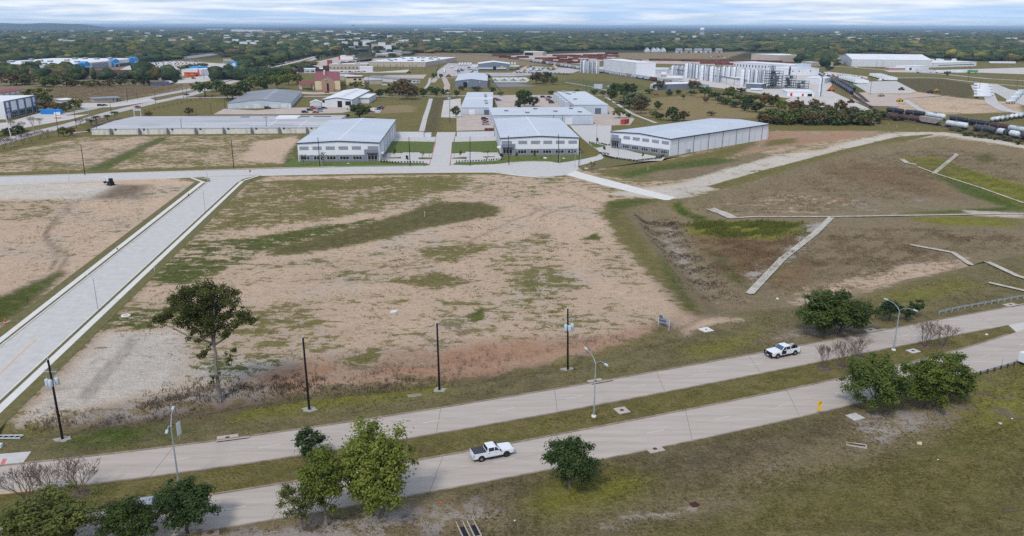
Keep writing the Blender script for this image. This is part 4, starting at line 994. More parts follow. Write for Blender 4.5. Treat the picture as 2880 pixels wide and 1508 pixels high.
mid([
 # young trees round the new buildings
 ('young0',1207-96+0,446,416,12,'young upright tree on the dry island between the left parking bays'),('young0',1145,461,435,12,'young tree with dark tip on the verge before the left parking bay'),
 ('young1',1188,447,425,12,'young bare tree on the rounded island left of the drive'),('young1',1080,452,432,18,'shrubby young tree at the left corner of the left parking bay'),
 ('young0',1296,447,422,10,'young tree on the rounded island right of the drive'),('young1',1310,452,440,14,'pale sapling at the hedge end right of the drive'),
 ('young1',1372,442,420,10,'brownish sapling on the island by the middle white building'),('young0',1410,449,430,16,'dark shrub tree at the corner of the middle white building'),
 ('young0',1453,450,427,10,'first sapling on the lawn before the middle white building'),('young0',1503,450,427,11,'second sapling on the lawn before the middle white building'),
 ('young1',1368,456,438,12,'bare sapling above the dark hedge right of the drive'),('young0',1679,408,386,10,'brown young conifer on the lens shaped grass island'),
 ('young0',1698,431,408,9,'thin dark cypress left of the hedged parking court'),('young0',1808,447,430,9,'thin dark cypress at the front of the hedged parking court'),
 ('young1',1664,478,452,22,'wispy sapling on the grass right of the turning circle'),('young1',853,466,432,16,'leafless sapling at the left end of the left white building'),
 ('young1',912,466,425,20,'leafless sapling beside the grey lamp before the left white building'),
 # sheds and the plots behind
 ('oak',1012,333,290,62,'big grey green oak behind the left white building'),('olive',1282,330,296,26,'small palm like tree by the narrow pale shed'),
 ('oak',1465,290,248,30,'oak in the car park grove beside the pale sheds','oaks in the car park grove'),('dark',1482,288,252,28,'oak in the car park grove beside the pale sheds','oaks in the car park grove'),('oak',1475,300,265,32,'oak in the car park grove beside the pale sheds','oaks in the car park grove'),('dark',1500,300,270,32,'oak in the car park grove beside the pale sheds','oaks in the car park grove'),('oak',1460,310,276,24,'oak in the car park grove beside the pale sheds','oaks in the car park grove'),
 ('bright',1741,333,300,32,'small green tree on the pink lot beside the red container'),('oak',1768,331,317,20,'little dark tree behind the red container'),
 ('dark',1730,266,232,30,'tallest dark oak of the thicket right of the pale sheds'),('dark',1755,275,228,36,'dense dark oak in the middle of the thicket'),('dark',1775,265,233,34,'dark oak behind the silver tree in the thicket'),('silver',1770,305,252,70,'broad silvery green tree at the front of the thicket'),('silver',1800,310,262,50,'right hand silvery tree of the thicket'),('oak',1720,285,246,30,'left edge oak of the thicket by the rail fence'),
 ('brown',1803,320,275,40,'greyish brown thin tree below the silvery trees'),('oak',1826,264,248,26,'oak at the upper corner of the straw meadow'),
 ('bright',1838,332,308,24,'light green shrub tree behind the long white warehouse','shrubs behind the long white warehouse'),('olive',1858,338,316,26,'light green shrub tree behind the long white warehouse','shrubs behind the long white warehouse'),('dark',1890,340,298,38,'tall dark tree right behind the long white warehouse'),('brown',1920,340,308,34,'bare brownish tree beside the tall dark tree behind the warehouse'),('olive',1900,342,322,22,'low green tree at the warehouse roof edge'),
 ('oak',1850,308,282,25,'lone oak standing on the straw meadow'),('dark',1882,269,255,20,'small round oak left on the meadow top edge'),('dark',1908,266,251,18,'small round oak by the meadow fence'),('rust',1921,280,261,10,'thin autumn tree on the meadow edge'),('rust',1985,290,270,14,'leaning rusty bare tree on the meadow'),('wide',1945,270,253,22,'oak behind the meadow fence'),
 ('rust',2000,326,312,22,'reddish bush tree at the meadow foot'),
 ('wide',1982,275,244,42,'wide live oak in the grove left row','live oaks in the meadow grove'),('wide',2012,282,252,38,'live oak in the meadow grove','live oaks in the meadow grove'),('wide',2048,278,254,40,'live oak in the meadow grove','live oaks in the meadow grove'),('silver',2030,292,268,34,'live oak in the meadow grove','live oaks in the meadow grove'),('wide',2080,290,264,44,'live oak in the meadow grove','live oaks in the meadow grove'),('dark',2100,300,274,40,'live oak in the meadow grove','live oaks in the meadow grove'),('silver',2068,302,280,36,'live oak in the meadow grove','live oaks in the meadow grove'),('wide',2120,288,262,36,'live oak in the meadow grove','live oaks in the meadow grove'),('dark',2095,312,290,26,'live oak in the meadow grove','live oaks in the meadow grove'),('dark',2125,316,284,44,'dark round oak at the right end of the grove'),('oak',2045,295,276,30,'live oak in the meadow grove','live oaks in the meadow grove'),
 ('rust',1852,252,225,40,'yellowish palm like tree before the dark railside shed'),('rust',1952,250,220,30,'autumn tree beside the hopper train'),
 ('yellow',2052,268,240,26,'yellow tree at the plant fence'),('brown',2082,262,246,30,'brown tree at the plant fence'),('rust',2150,300,258,40,'autumn orange tree left in the scrub below the plant'),('scrubg',2175,300,262,36,'olive tree in the scrub below the plant'),('bright',2198,315,278,32,'light green tree in the scrub below the plant'),('rust',2240,320,272,50,'large russet tree in the scrub below the plant'),('scrub',2290,318,276,46,'thin brown tree in the scrub below the plant'),('scrub',2325,330,288,40,'bare reddish tree in the scrub below the plant'),('rust',2362,322,278,40,'russet tree nearest the tank cars in the scrub'),('rust',2448,306,294,14,'small autumn tree beside the rail switch'),
 ('silver',2170,325,302,40,'pale green tree left over the dark hedge line'),
 # left part
 ('yellow',105,290,244,66,'big yellow green tree behind the dark framed building'),('olive',130,298,262,36,'olive tree beside the dark framed building'),('brown',125,312,284,40,'grey brown thicket tree left of the blue container','thicket trees above the blue container'),('brown',160,312,288,36,'grey brown thicket tree left of the blue container','thicket trees above the blue container'),('olive',186,316,285,32,'olive thicket tree right over the blue container'),('yellow',215,310,274,32,'yellowish tree beside the white small shop'),
 ('dark',53,378,351,34,'round clipped dark tree beside the left street'),('dark',22,382,356,30,'dark round tree at the left photo edge by the white lamp pole'),
 ('palm',257,355,333,22,'green palm left of the long stained building'),('palm',273,352,322,24,'tall palm at the corner of the long stained building'),('palm',303,342,320,20,'yellowish palm behind the long stained building'),('palm',325,336,310,22,'right hand palm behind the long stained building'),
 ('olive',180,384,354,28,'ragged palm bush at the field corner'),('brown',204,384,354,16,'thin brown tree at the field corner'),('bush2',250,372,362,14,'clipped round bush by the stained building'),
 ('rust',418,327,312,22,'small reddish tree on the left pasture'),('brown',533,325,300,26,'small brown tree on the pasture before the grey hall'),
 ('wide',578,272,218,60,'wide dark oak beside the left avenue'),('wide',610,258,222,50,'second wide oak by the avenue'),('olive',655,282,236,60,'olive trees cluster left of the grey hall'),('olive',640,278,232,44,'round olive tree before the grey hall'),('dark',690,268,222,44,'dark oak behind the grey hall'),('bright',720,252,204,44,'bright tree between grey hall and hotel porch'),('oak',745,256,214,46,'oak behind the grey hall ridge'),('bright',780,250,206,44,'bright tree left of the hotel porch'),('yellow',812,240,202,40,'yellow green tree nearest the hotel porch'),('olive',835,236,206,34,'olive tree between hotel porch and restaurant'),('oak',760,232,196,50,'dark oak behind the hotel trees'),('oak',800,222,190,40,'oak left of the blue restaurant'),
 ('cone',915,257,230,16,'dark conifer before the hotel entrance'),('bright',1002,250,226,36,'light green tree before the hotel wing'),
 ('brown',1130,270,216,60,'russet green tree in the marsh plot'),('oak',1035,272,240,30,'oak on the verge right of the white hall','street oaks along the middle street'),('oak',1068,274,248,28,'street oak on the middle street verge','street oaks along the middle street'),('brown',1145,280,235,60,'broad brown tree at the pasture top'),('oak',1190,272,246,28,'street oak on the middle street verge','street oaks along the middle street'),('oak',1212,266,240,26,'street oak on the middle street verge','street oaks along the middle street'),('oak',1227,270,244,28,'street oak on the middle street verge','street oaks along the middle street'),('oak',1252,268,248,24,'street oak on the middle street verge','street oaks along the middle street'),('oak',1284,272,252,20,'street oak on the middle street verge','street oaks along the middle street'),('olive',1095,270,244,34,'olive marsh tree by the pond','marsh trees by the pond'),('brown',1165,270,240,36,'olive marsh tree by the pond','marsh trees by the pond'),
 ('oak',1222,220,204,16,'small street tree by the equipment yard','small trees by the equipment yard'),('oak',1240,220,206,14,'small street tree by the equipment yard','small trees by the equipment yard'),('oak',1372,228,206,18,'dark tree at the corner of the dark hall'),
 ('brown',1298,256,240,18,'brown tree before the dark hall','trees before the dark hall'),('olive',1340,256,242,34,'olive tree before the dark hall','trees before the dark hall'),('oak',1385,262,243,20,'oak right of the dark hall'),
 ('brown',1508,236,202,42,'russet tree left in the clump by the equipment yard'),('yellow',1528,240,212,20,'yellow tree in the clump by the equipment yard'),('dark',1538,234,200,34,'dark oak in the clump by the equipment yard'),('olive',1556,238,212,24,'olive tree right in the clump by the equipment yard'),
 ('oak',1410,270,257,18,'small tree on the grass strip above the pale sheds','small trees along the sheds street'),('oak',1550,266,254,18,'small tree on the grass strip above the pale sheds','small trees along the sheds street'),('oak',1623,262,250,16,'small tree on the grass strip above the pale sheds','small trees along the sheds street'),('oak',1672,268,250,20,'small tree on the grass strip above the pale sheds','small trees along the sheds street'),('oak',1697,268,254,18,'small tree on the grass strip above the pale sheds','small trees along the sheds street'),
 # scrub belt at left
 ('scrub',30,240,205,60,'tangled brown scrub tree left of the store','scrub belt trees below the blue store'),('scrub',70,238,200,60,'tangled brown scrub tree left of the store','scrub belt trees below the blue store'),('scrubg',62,240,208,50,'tangled brown scrub tree left of the store','scrub belt trees below the blue store'),('scrubg',120,244,206,54,'dark green scrub tree under the white parking wall','scrub belt trees below the blue store'),('oak',150,246,208,56,'dark green scrub tree under the white parking wall','scrub belt trees below the blue store'),('rust',165,230,200,46,'russet scrub tree before the blue corner tower'),('scrubg',188,244,216,50,'dark green scrub tree under the white parking wall','scrub belt trees below the blue store'),('scrub',205,244,220,40,'dark green scrub tree under the white parking wall','scrub belt trees below the blue store'),('oak',235,244,226,26,'dark green scrub tree under the white parking wall','scrub belt trees below the blue store'),
 ('scrubg',265,246,221,40,'green tree before the long white wall, left one'),('scrub',310,244,221,40,'brownish tree before the long white wall'),('oak',338,242,220,36,'dark tree before the long white wall'),('oak',378,240,222,22,'small dark tree beside the blue roofed house'),('dark',405,242,206,38,'tall dark tree at the right end of the long white wall'),('oak',492,236,222,18,'small tree behind the brick store lawn'),
 ('bright',510,205,182,20,'bright tree between the brick store and car park'),('oak',540,200,178,40,'dark trees behind the orange shop'),('oak',470,205,186,30,'dark tree at the maroon roof end'),('oak',570,190,176,30,'oak left of the white store roof'),
 ('oak',705,185,170,30,'oak by the avenue crossing','avenue oaks far left of the hotel'),('dark',730,190,172,30,'oak by the avenue crossing','avenue oaks far left of the hotel'),('oak',760,188,172,34,'oak by the avenue crossing','avenue oaks far left of the hotel'),('dark',780,180,168,26,'oak by the avenue crossing','avenue oaks far left of the hotel'),('olive',700,200,188,26,'oak by the avenue crossing','avenue oaks far left of the hotel'),
 ('dark',895,168,151,20,'dark oak by the avenue right side','dark oaks right of the avenue'),('dark',920,160,146,20,'dark oak by the avenue right side','dark oaks right of the avenue'),('dark',945,158,142,22,'dark oak by the avenue right side','dark oaks right of the avenue'),('oak',855,184,172,26,'low oak at the avenue kerb before the restaurant'),
 ('dark',1108,162,149,18,'dark tree behind the beige store','dark trees behind the beige store'),('dark',1158,155,147,14,'dark tree behind the beige store','dark trees behind the beige store'),
 ('oak',2330,200,184,26,'round dark oak beside the plant car park'),('oak',2551,183,164,28,'round oak before the huge pale warehouse'),('dark',2428,187,178,14,'little tree at the warehouse wall','little trees at the huge warehouse wall'),('dark',2420,186,178,10,'little tree at the warehouse wall','little trees at the huge warehouse wall'),
 ('oak',2664,213,199,18,'small leaning tree on the far road verge'),('dark',2245,182,172,16,'bush tree between plant and beige office','bush trees behind the plant'),('dark',2262,184,174,16,'bush tree between plant and beige office','bush trees behind the plant'),('oak',2190,185,176,18,'bush tree between plant and beige office','bush trees behind the plant'),
])
random.seed(77)
for i in range(34):
 px,py=random.uniform(900,1110),random.uniform(128,158)
 survey_tree(random.choice(['oak','dark','olive','brown'])+'0',px,py,py-random.uniform(8,12),random.uniform(14,24),'tree among the shops of the town centre','tree','trees in the town centre')
for i in range(16):
 px=640+i*15;py=214-i*3.4+random.uniform(-2,2)
 survey_tree(random.choice(['oak0','dark1','olive0']),px,py-8-i*.2,py-22-i*.1,random.uniform(14,24),'tree lining the far side of the avenue','tree','trees lining the far avenue')
# dark shrub thicket right of the long warehouse
for i in range(46):
 px=2150+i*7.0+random.uniform(-6,6);py=352-0.0*i+random.uniform(-28,0)*(0.5+0.5*math.sin(i*0.6));
 py=min(py,357-0.004*(px-2150));
 survey_tree('bush%d'%(i%3),px,py,py-random.uniform(22,40),random.uniform(38,64),'dense dark shrub in the thicket right behind the long warehouse','shrub','shrubs of the thicket behind the long warehouse')['category']='shrub'
for i in range(22):
 px=2680+i*10.5+random.uniform(-4,4);py=372+(px-2680)*0.165+random.uniform(-8,6)
 survey_tree('bush%d'%(i%3),px,py,py-random.uniform(5,13),random.uniform(12,26),'low weedy shrub along the railway bank at right','shrub','low shrubs on the railway bank')['category']='shrub'
# leafless street trees at left
for i,(px,py,top,w)in enumerate([(12,420,385,40),(38,414,385,30),(66,406,374,34),(88,400,372,30),(112,392,366,38),(134,386,364,30),(60,372,340,26),(92,355,326,24),(112,350,330,22),(38,362,338,22),(225,352,332,30),(245,345,332,26)]):
 bare_tree(px,py,top,w,'leafless small tree along the left avenue kerb',i,'leafless trees along the left avenue',False,'street_tree')
for i in range(16):
 px=395+i*13;py=318-i*2.9
 bare_tree(px,py,py-7,11,'low bare shrub in the avenue verge',i,'low bare shrubs in the avenue verge',False,'street_shrub')

# ------------------------------------------------------------------ woods out to the horizon: one mass of crowns
def forest(name,n_try,y0,y1,spacing0,seed,res,clear):
 r_=np.random.default_rng(seed);P=[]
 yy=y0
 while yy<y1:
  sp=spacing0*(1+max(0,(yy-900))/1150.0);hw=0.70*yy+80;n=int(2*hw/sp)
  xs=-hw+(np.arange(n)+r_.uniform(0,1,n))*sp;ys=yy+r_.uniform(-.5,.5,n)*sp
  P.append(np.stack([xs,ys,np.full(n,sp)],1));yy+=sp*0.85
 P=np.concatenate(P);keep=np.ones(len(P),bool)
 for poly in clear:keep&=sdf(poly,P[:,0],P[:,1])<2
 dens=np.sin(P[:,0]*0.004+1.3)+np.sin(P[:,1]*0.0031)+np.sin((P[:,0]+P[:,1])*0.011)*0.7
 keep&=(r_.uniform(-3.2,2.2,len(P))<dens)|(P[:,1]<1900)
 P=P[keep]
 bm=bmesh.new();bmesh.ops.create_icosphere(bm,subdivisions=res,radius=1.0)
 sv=np.array([v.co[:]for v in bm.verts]);sf=np.array([[v.index for v in f.verts]for f in bm.faces]);bm.free()
 n=len(P);nv=len(sv)
 R_=np.clip(P[:,2]*np.exp(r_.normal(-.62,.30,n)),3.5,26);Hh=np.clip(r_.normal(9.5,2.6,n),4.5,17)
 ph=r_.uniform(0,6.28,(n,1));v=sv[None]*1.0
 lump=1+0.20*np.sin(sv[None,:,0]*3.7+ph)*np.cos(sv[None,:,1]*4.1+ph*1.7)+0.16*np.sin(sv[None,:,2]*5.3+ph*2.3+sv[None,:,0]*4)+0.13*r_.normal(size=(n,nv))
 v=v*lump[:,:,None]
 V=np.stack([v[:,:,0]*R_[:,None]+P[:,0:1],v[:,:,1]*R_[:,None]+P[:,1:2],np.maximum(v[:,:,2]*Hh[:,None]*0.55+Hh[:,None]*0.52,-0.3)],2).reshape(-1,3)
 Fa=(sf[None]+(np.arange(n)*nv)[:,None,None]).reshape(-1,3)
 pal=1.65*np.array([(0.022,0.034,0.013),(0.030,0.043,0.014),(0.018,0.029,0.014),(0.045,0.052,0.015),(0.060,0.060,0.018),(0.075,0.062,0.020),(0.060,0.046,0.026),(0.095,0.085,0.020),(0.026,0.036,0.016),(0.070,0.055,0.035)])
 pr=r_.choice(len(pal),n,p=[.20,.17,.18,.13,.09,.05,.05,.025,.075,.03]);c=pal[pr]*r_.uniform(.75,1.3,(n,1))
 c=np.repeat(c[:,None,:],nv,1)*r_.uniform(.55,1.5,(n,nv,1));c=np.concatenate([c.reshape(-1,3),np.ones((n*nv,1))],1)
 me_=bpy.data.meshes.new(name);me_.vertices.add(len(V));me_.vertices.foreach_set('co',V.astype(np.float32).ravel())
 me_.loops.add(Fa.size);me_.loops.foreach_set('vertex_index',Fa.ravel().astype(np.int32));me_.polygons.add(len(Fa));me_.polygons.foreach_set('loop_start',(np.arange(len(Fa))*3).astype(np.int32));me_.update(calc_edges=True)
 at=me_.attributes.new('tint','FLOAT_COLOR','POINT');at.data.foreach_set('color',c.astype(np.float32).ravel())
 if 'forest_leaf' not in MATS:
  m=bpy.data.materials.new('forest_leaf');m.use_nodes=True;t=m.node_tree;b=t.nodes['Principled BSDF'];b.inputs['Roughness'].default_value=.8;b.inputs['Specular IOR Level'].default_value=.1
  a=t.nodes.new('ShaderNodeAttribute');a.attribute_name='tint';g=t.nodes.new('ShaderNodeNewGeometry');nz=t.nodes.new('ShaderNodeTexNoise');nz.inputs['Scale'].default_value=.45;nz.inputs['Detail'].default_value=4;nz.inputs['Roughness'].default_value=.8
  t.links.new(g.outputs['Position'],nz.inputs['Vector']);mp=t.nodes.new('ShaderNodeMapRange');mp.inputs[1].default_value,mp.inputs[2].default_value,mp.inputs[3].default_value,mp.inputs[4].default_value=.3,.7,.25,1.85
  t.links.new(nz.outputs[0],mp.inputs[0]);x=t.nodes.new('ShaderNodeVectorMath');x.operation='SCALE';t.links.new(a.outputs['Color'],x.inputs[0]);t.links.new(mp.outputs[0],x.inputs['Scale']);t.links.new(x.outputs[0],b.inputs['Base Color'])
  bp=t.nodes.new('ShaderNodeBump');bp.inputs['Strength'].default_value=1.0;bp.inputs['Distance'].default_value=1.2;t.links.new(nz.outputs[0],bp.inputs['Height']);t.links.new(bp.outputs[0],b.inputs['Normal'])
  MATS['forest_leaf']=m
 me_.materials.append(M('forest_leaf'))
 o=bpy.data.objects.new(name,me_);C.objects.link(o);o['kind']='stuff';o['label']='dark olive woodland of mixed tree crowns stretching to the horizon';o['category']='woodland'
 return o
CLEAR=[[G(*p)for p in q]for q in[
 [(-400,200),(0,198),(180,206),(240,222),(420,222),(560,228),(720,204),(640,150),(400,178),(330,170),(0,180),(-400,180)],
 [(-400,1508),(-400,205),(240,225),(640,240),(840,205),(1000,200),(1020,205),(3400,205),(3400,1508)],
 [(640,215),(560,230),(820,205),(960,150),(940,146),(760,180)],
 [(820,205),(900,170),(960,140),(1100,142),(1200,150),(1260,148),(1500,150),(1700,140),(2200,146),(2200,170),(2340,190),(2360,160),(2450,146),(2740,172),(2780,172),(3300,185),(3300,220),(820,220)],
 [(500,170),(520,150),(640,144),(640,165)],[(655,176),(660,158),(780,155),(790,176)],
 [(960,140),(1120,150),(1100,130),(985,128)]]]
forest('woods',0,905,6800,14.5,4,2,CLEAR)

# ------------------------------------------------------------------ buildings
class Hall:
 """a shed on the line A-B (its front, as survey pixels), running back to the eave pixel BACK or a given depth"""
 def __init__(s,name,label,A,B,he,back=None,depth=None,wall='wall_white',cat='warehouse',group=None,base=None):
  a,b=Vector(G(*A)),Vector(G(*B));s.L=(b-a).length;s.h=he;s.wm=wall
  ang=math.atan2(b.y-a.y,b.x-a.x);v=Vector((-math.sin(ang),math.cos(ang)))
  if depth is None:
   p=Vector(G(back[0],back[1],he));depth=max(4.0,(p-b).dot(v))
  s.D=depth;s.t=thing(name,label,cat,(a.x,a.y,0),ang,group)
  s.ang=ang
 def walls(s,top=None,ridge=None,rise=0.0,z0=-0.2):
  """four walls, gabled when a rise is given"""
  m_=MB().use(s.wm);L_,D,h=s.L,s.D,s.h
  if ridge=='y':  # ridge runs back, gable on the front
   for y_ in(0,D):m_.add([(0,y_,z0),(L_,y_,z0),(L_,y_,h),(L_/2,y_,h+rise),(0,y_,h)],[(0,1,2,3,4)if y_==0 else(4,3,2,1,0)])
   m_.add([(0,0,z0),(0,D,z0),(0,D,h),(0,0,h),(L_,0,z0),(L_,D,z0),(L_,D,h),(L_,0,h)],[(3,2,1,0),(4,5,6,7)])
  elif ridge=='x':
   for x_ in(0,L_):m_.add([(x_,0,z0),(x_,D,z0),(x_,D,h),(x_,D/2,h+rise),(x_,0,h)],[(4,3,2,1,0)if x_==0 else(0,1,2,3,4)])
   m_.add([(0,0,z0),(L_,0,z0),(L_,0,h),(0,0,h),(0,D,z0),(L_,D,z0),(L_,D,h),(0,D,h)],[(0,1,2,3),(7,6,5,4)])
  else:m_.box(0,L_,0,D,z0,h)
  return m_.build('wall',s.t)
 def roof(s,m,ridge=None,rise=0.0,ov=0.35,th=0.16,trim=None,parapet=0.0,ribs=0,ridge_m=None):
  L_,D,h=s.L,s.D,s.h;r=MB().use(m);e=0.004
  def slab(pts,t_=th):
   q=[Vector(p)for p in pts];n=(q[1]-q[0]).cross(q[2]-q[0]).normalized()
   if n.z<0:q.reverse();n=-n
   dn=Vector((0,0,t_));vs=[tuple(p)for p in q]+[tuple(p+dn)for p in q]
   r.add(vs,[(3,2,1,0),(4,5,6,7),(0,1,5,4),(1,2,6,5),(2,3,7,6),(3,0,4,7)])
  if ridge=='y':
   s_=rise/(L_/2);zl=h-ov*s_+e
   slab([(-ov,-ov,zl),(L_/2,-ov,h+rise+e),(L_/2,D+ov,h+rise+e),(-ov,D+ov,zl)]);slab([(L_/2,-ov,h+rise+e),(L_+ov,-ov,zl),(L_+ov,D+ov,zl),(L_/2,D+ov,h+rise+e)])
  elif ridge=='x':
   s_=rise/(D/2);zl=h-ov*s_+e
   slab([(-ov,-ov,zl),(L_+ov,-ov,zl),(L_+ov,D/2,h+rise+e),(-ov,D/2,h+rise+e)]);slab([(-ov,D/2,h+rise+e),(L_+ov,D/2,h+rise+e),(L_+ov,D+ov,zl),(-ov,D+ov,zl)])
  elif parapet:
   r.box(0.25,L_-0.25,0.25,D-0.25,h+e,h+0.06)
   w=MB().use(s.wm)
   for b in((0,L_,0,0.25),(0,L_,D-0.25,D),(0,0.25,0.25,D-0.25),(L_-0.25,L_,0.25,D-0.25)):w.box(*b,h+e,h+parapet)
   w.build('parapet',s.t)
  else:slab([(-ov,-ov,h+e),(L_+ov,-ov,h+e),(L_+ov,D+ov,h+rise+e),(-ov,D+ov,h+rise+e)])
  o=r.build('roof',s.t)
  if ribs:
   rb=MB().use(m);n=ribs
   for k in range(1,n):
    if ridge=='y':
     y_=D*k/n;s_=th+e
     rb.obox((-ov,y_-0.04,h-ov*rise/(L_/2)+s_),(L_/2+ov,0,rise+ov*rise/(L_/2)),(0,0.08,0),(0,0,0.05));rb.obox((L_/2,y_-0.04,h+rise+s_),(L_/2+ov,0,-(rise+ov*rise/(L_/2))),(0,0.08,0),(0,0,0.05))
   if rb.v:q=rb.build('standing_seam',o);q['kind']='stuff'
  if ridge_m:
   c=MB().use(ridge_m)
   if ridge=='y':c.obox((L_/2-0.3,-ov,h+rise+th-0.01),(0.6,0,0),(0,D+2*ov,0),(0,0,0.06))
   else:c.obox((-ov,D/2-0.3,h+rise+th-0.01),(L_+2*ov,0,0),(0,0.6,0),(0,0,0.06))
   c.build('ridge_cap',o)
  if trim:
   g=MB().use(trim);z_=0.45
   if ridge=='y':
    for y_ in(-ov-0.03,):
     for x0,x1,za,zb in((-ov,L_/2,h-ov*rise/(L_/2),h+rise),(L_/2,L_+ov,h+rise,h-ov*rise/(L_/2))):g.obox((x0,y_,za-0.28),(x1-x0,0,zb-za),(0,0.06,0),(0,0,z_))
    for x_ in(-ov-0.05,L_+ov):g.box(x_,x_+0.05,-ov,D+ov,h-0.35,h+0.12)
   g.build('fascia',s.t)
  return o
 def P(s,face,u,z,d):
  L_,D=s.L,s.D
  return{'f':(u,-d,z),'b':(L_-u,D+d,z),'r':(L_+d,u,z),'l':(-d,D-u,z)}[face]
 def panel(s,face,u0,u1,z0,z1,m,name,proud=0.05,parent=None,deep=0.0):
  o,e=Vector(s.P(face,u0,z0,-0.002)),Vector(s.P(face,u1,z0,-0.002));n=Vector(s.P(face,u0,z0,proud))-o
  mb_=MB().use(m);mb_.obox(o,e-o,n,(0,0,z1-z0));return mb_.build(name,parent or s.t)
 def window(s,face,u0,u1,z0,z1,n=3,frame='frame_white',glass='glass_dark',rails=(),name='window'):
  o=Vector(s.P(face,0,0,0));du=Vector(s.P(face,1,0,0))-o;dn=Vector(s.P(face,0,0,1))-o
  fr=MB().use(frame);w=0.10
  bar=lambda a,b,c,d,t_=0.10:fr.obox(o+du*a+Vector((0,0,c))-dn*0.01,du*(b-a),dn*t_,(0,0,d-c))
  bar(u0,u1,z0,z0+w);bar(u0,u1,z1-w,z1);bar(u0,u0+w,z0+w,z1-w);bar(u1-w,u1,z0+w,z1-w)
  for k in range(1,n):u=u0+(u1-u0)*k/n;bar(u-w/2,u+w/2,z0+w,z1-w,0.09)
  for r_ in rails:bar(u0+w,u1-w,r_-0.04,r_+0.04,0.085)
  f=fr.build(name,s.t)
  for k in range(n):
   a,b=u0+(u1-u0)*k/n+w/2,u0+(u1-u0)*(k+1)/n-w/2
   g=MB().use(glass if not isinstance(glass,(list,tuple))else glass[k%len(glass)]);g.obox(o+du*a+Vector((0,0,z0+w*.6))-dn*0.01,du*(b-a),dn*0.05,(0,0,z1-z0-w*1.2));g.build('pane',f)
  return f
 def wpt(s,x,y):
  c,n=math.cos(s.ang),math.sin(s.ang);o=s.t.location;return(o.x+x*c-y*n,o.y+x*n+y*c)

def bays(H,flip,nwin=5):
 """front of a new white building: grey base, window row, upper grey panels, entrance"""
 L_=H.L;X=(lambda a,b:(a,b))if not flip else(lambda a,b:(L_-b,L_-a))
 ent=L_*0.185
 H.panel('f',*X(0.35,L_-ent),0.0,2.95,'base_grey','base_band',0.06)
 H.panel('f',*X(L_-ent+0.003,L_-0.3),0.0,5.35,'base_grey','entrance_wall',0.10)
 H.panel('f',*X(L_-ent+1.6,L_-0.3),5.45,6.75,'panel_grey','upper_panel',0.05)
 pit=(L_-ent-0.4)/nwin
 for k in range(nwin):
  u=0.75+k*pit
  H.panel('f',*X(u,u+pit*0.70),5.2,6.75,'panel_grey','upper_panel',0.05)
  g=['glass_dark','glass_dark','glass_teal']if k==(0 if not flip else 0)else 'glass_dark'
  a,b=X(u+0.25,u+0.25+pit*0.70);H.window('f',a,b,0.85,2.75,3,glass=g,rails=(2.15,)).location=H_off
 a,b=X(L_-ent+1.4,L_-0.9);H.window('f',a,b,0.15,3.4,3,rails=(0.85,2.75),name='entrance_window').location=H_off2
 c=MB().use('trim_dark');c.obox(Vector(H.P('f',a-0.2,3.5,-0.0)),Vector((b-a+0.4,0,0)),Vector((0,-1.0,0)),(0,0,0.25));c.build('canopy',H.t)
 H.panel('f',L_/2-0.12,L_/2+0.12,6.3,6.5,'trim_dark','wall_light',0.3)
H_off,H_off2=Vector((0,-0.06,0)),Vector((0,-0.10,0))
he1=height_for(*G(1068,453.5),0,401.5)
B1=Hall('white_building','left white building with pale blue roof and grey base before the straight street',(840,455.2),(1068,453.5),he1,back=(1110,337),cat='office warehouse')
B1.walls(ridge='y',rise=0.9);B1.roof('metal_roof','y',0.9,trim='trim_dark',ribs=46,ridge_m='roof_white');bays(B1,False)
he2=height_for(*G(1626.6,435.6),0,387.5)
B2=Hall('white_building','middle white building with pale blue roof and entrance at its left end',(1408.8,437.2),(1626.6,435.6),he2,back=(1575,334),cat='office warehouse')
B2.walls(ridge='y',rise=0.9);B2.roof('metal_roof','y',0.9,trim='trim_dark',ribs=46,ridge_m='roof_white');bays(B2,True)
he3=height_for(*G(1883,439.4),0,391)
B3=Hall('white_building','long white building with grey pilasters turned at an angle beside the parking court',(1717,416),(1883,439.4),he3,depth=87.5,cat='office warehouse')
B3.walls(ridge='y',rise=0.9);B3.roof('metal_roof','y',0.9,trim='trim_dark',ribs=80,ridge_m='metal_roof')
bays(B3,True)
for H,face,n in((B1,'r',6),(B2,'l',6),(B3,'r',7)):
 for k in range(n):
  u=H.D*(k+0.52)/n
  H.panel(face,u-0.14,u+0.14,0.0,H.h-0.45,'trim_blue' if H is B3 else 'base_grey','pilaster',0.14)
  for q in range(2):
   a=u+0.9+q*H.D/n*0.47;
   if a+H.D/n*0.36<H.D-0.3:H.panel(face,a,a+H.D/n*0.36,0.0,H.h*0.66,'wall_white','door_panel',0.06);H.panel(face,a+H.D/n*0.37,a+H.D/n*0.45,0.0,H.h*0.66,'wall_pale','door_jamb',0.03)
 H.panel(face,1.2,H.D-0.4,H.h*0.66+0.02,H.h-0.5,'wall_pale','upper_band',0.03)
c=MB().use('wall_white');c.box(B1.L+0.02,B1.L+1.6,1.0,5.0,3.2,3.7);c.build('canopy',B1.t)
c=MB().use('wall_white');c.box(-1.6,-0.02,1.0,5.0,3.2,3.7);c.build('canopy',B2.t)
m_=MB().use('galv');p=B3.P('r',14,0,0.9);m_.box(p[0]-0.4,p[0]+0.4,p[1]-0.8,p[1]+0.8,0.3,2.1);m_.box(p[0]-0.1,p[0]+0.1,p[1]-0.1,p[1]+0.1,-0.1,0.3)
o=m_.build('switch_box',B3.t)
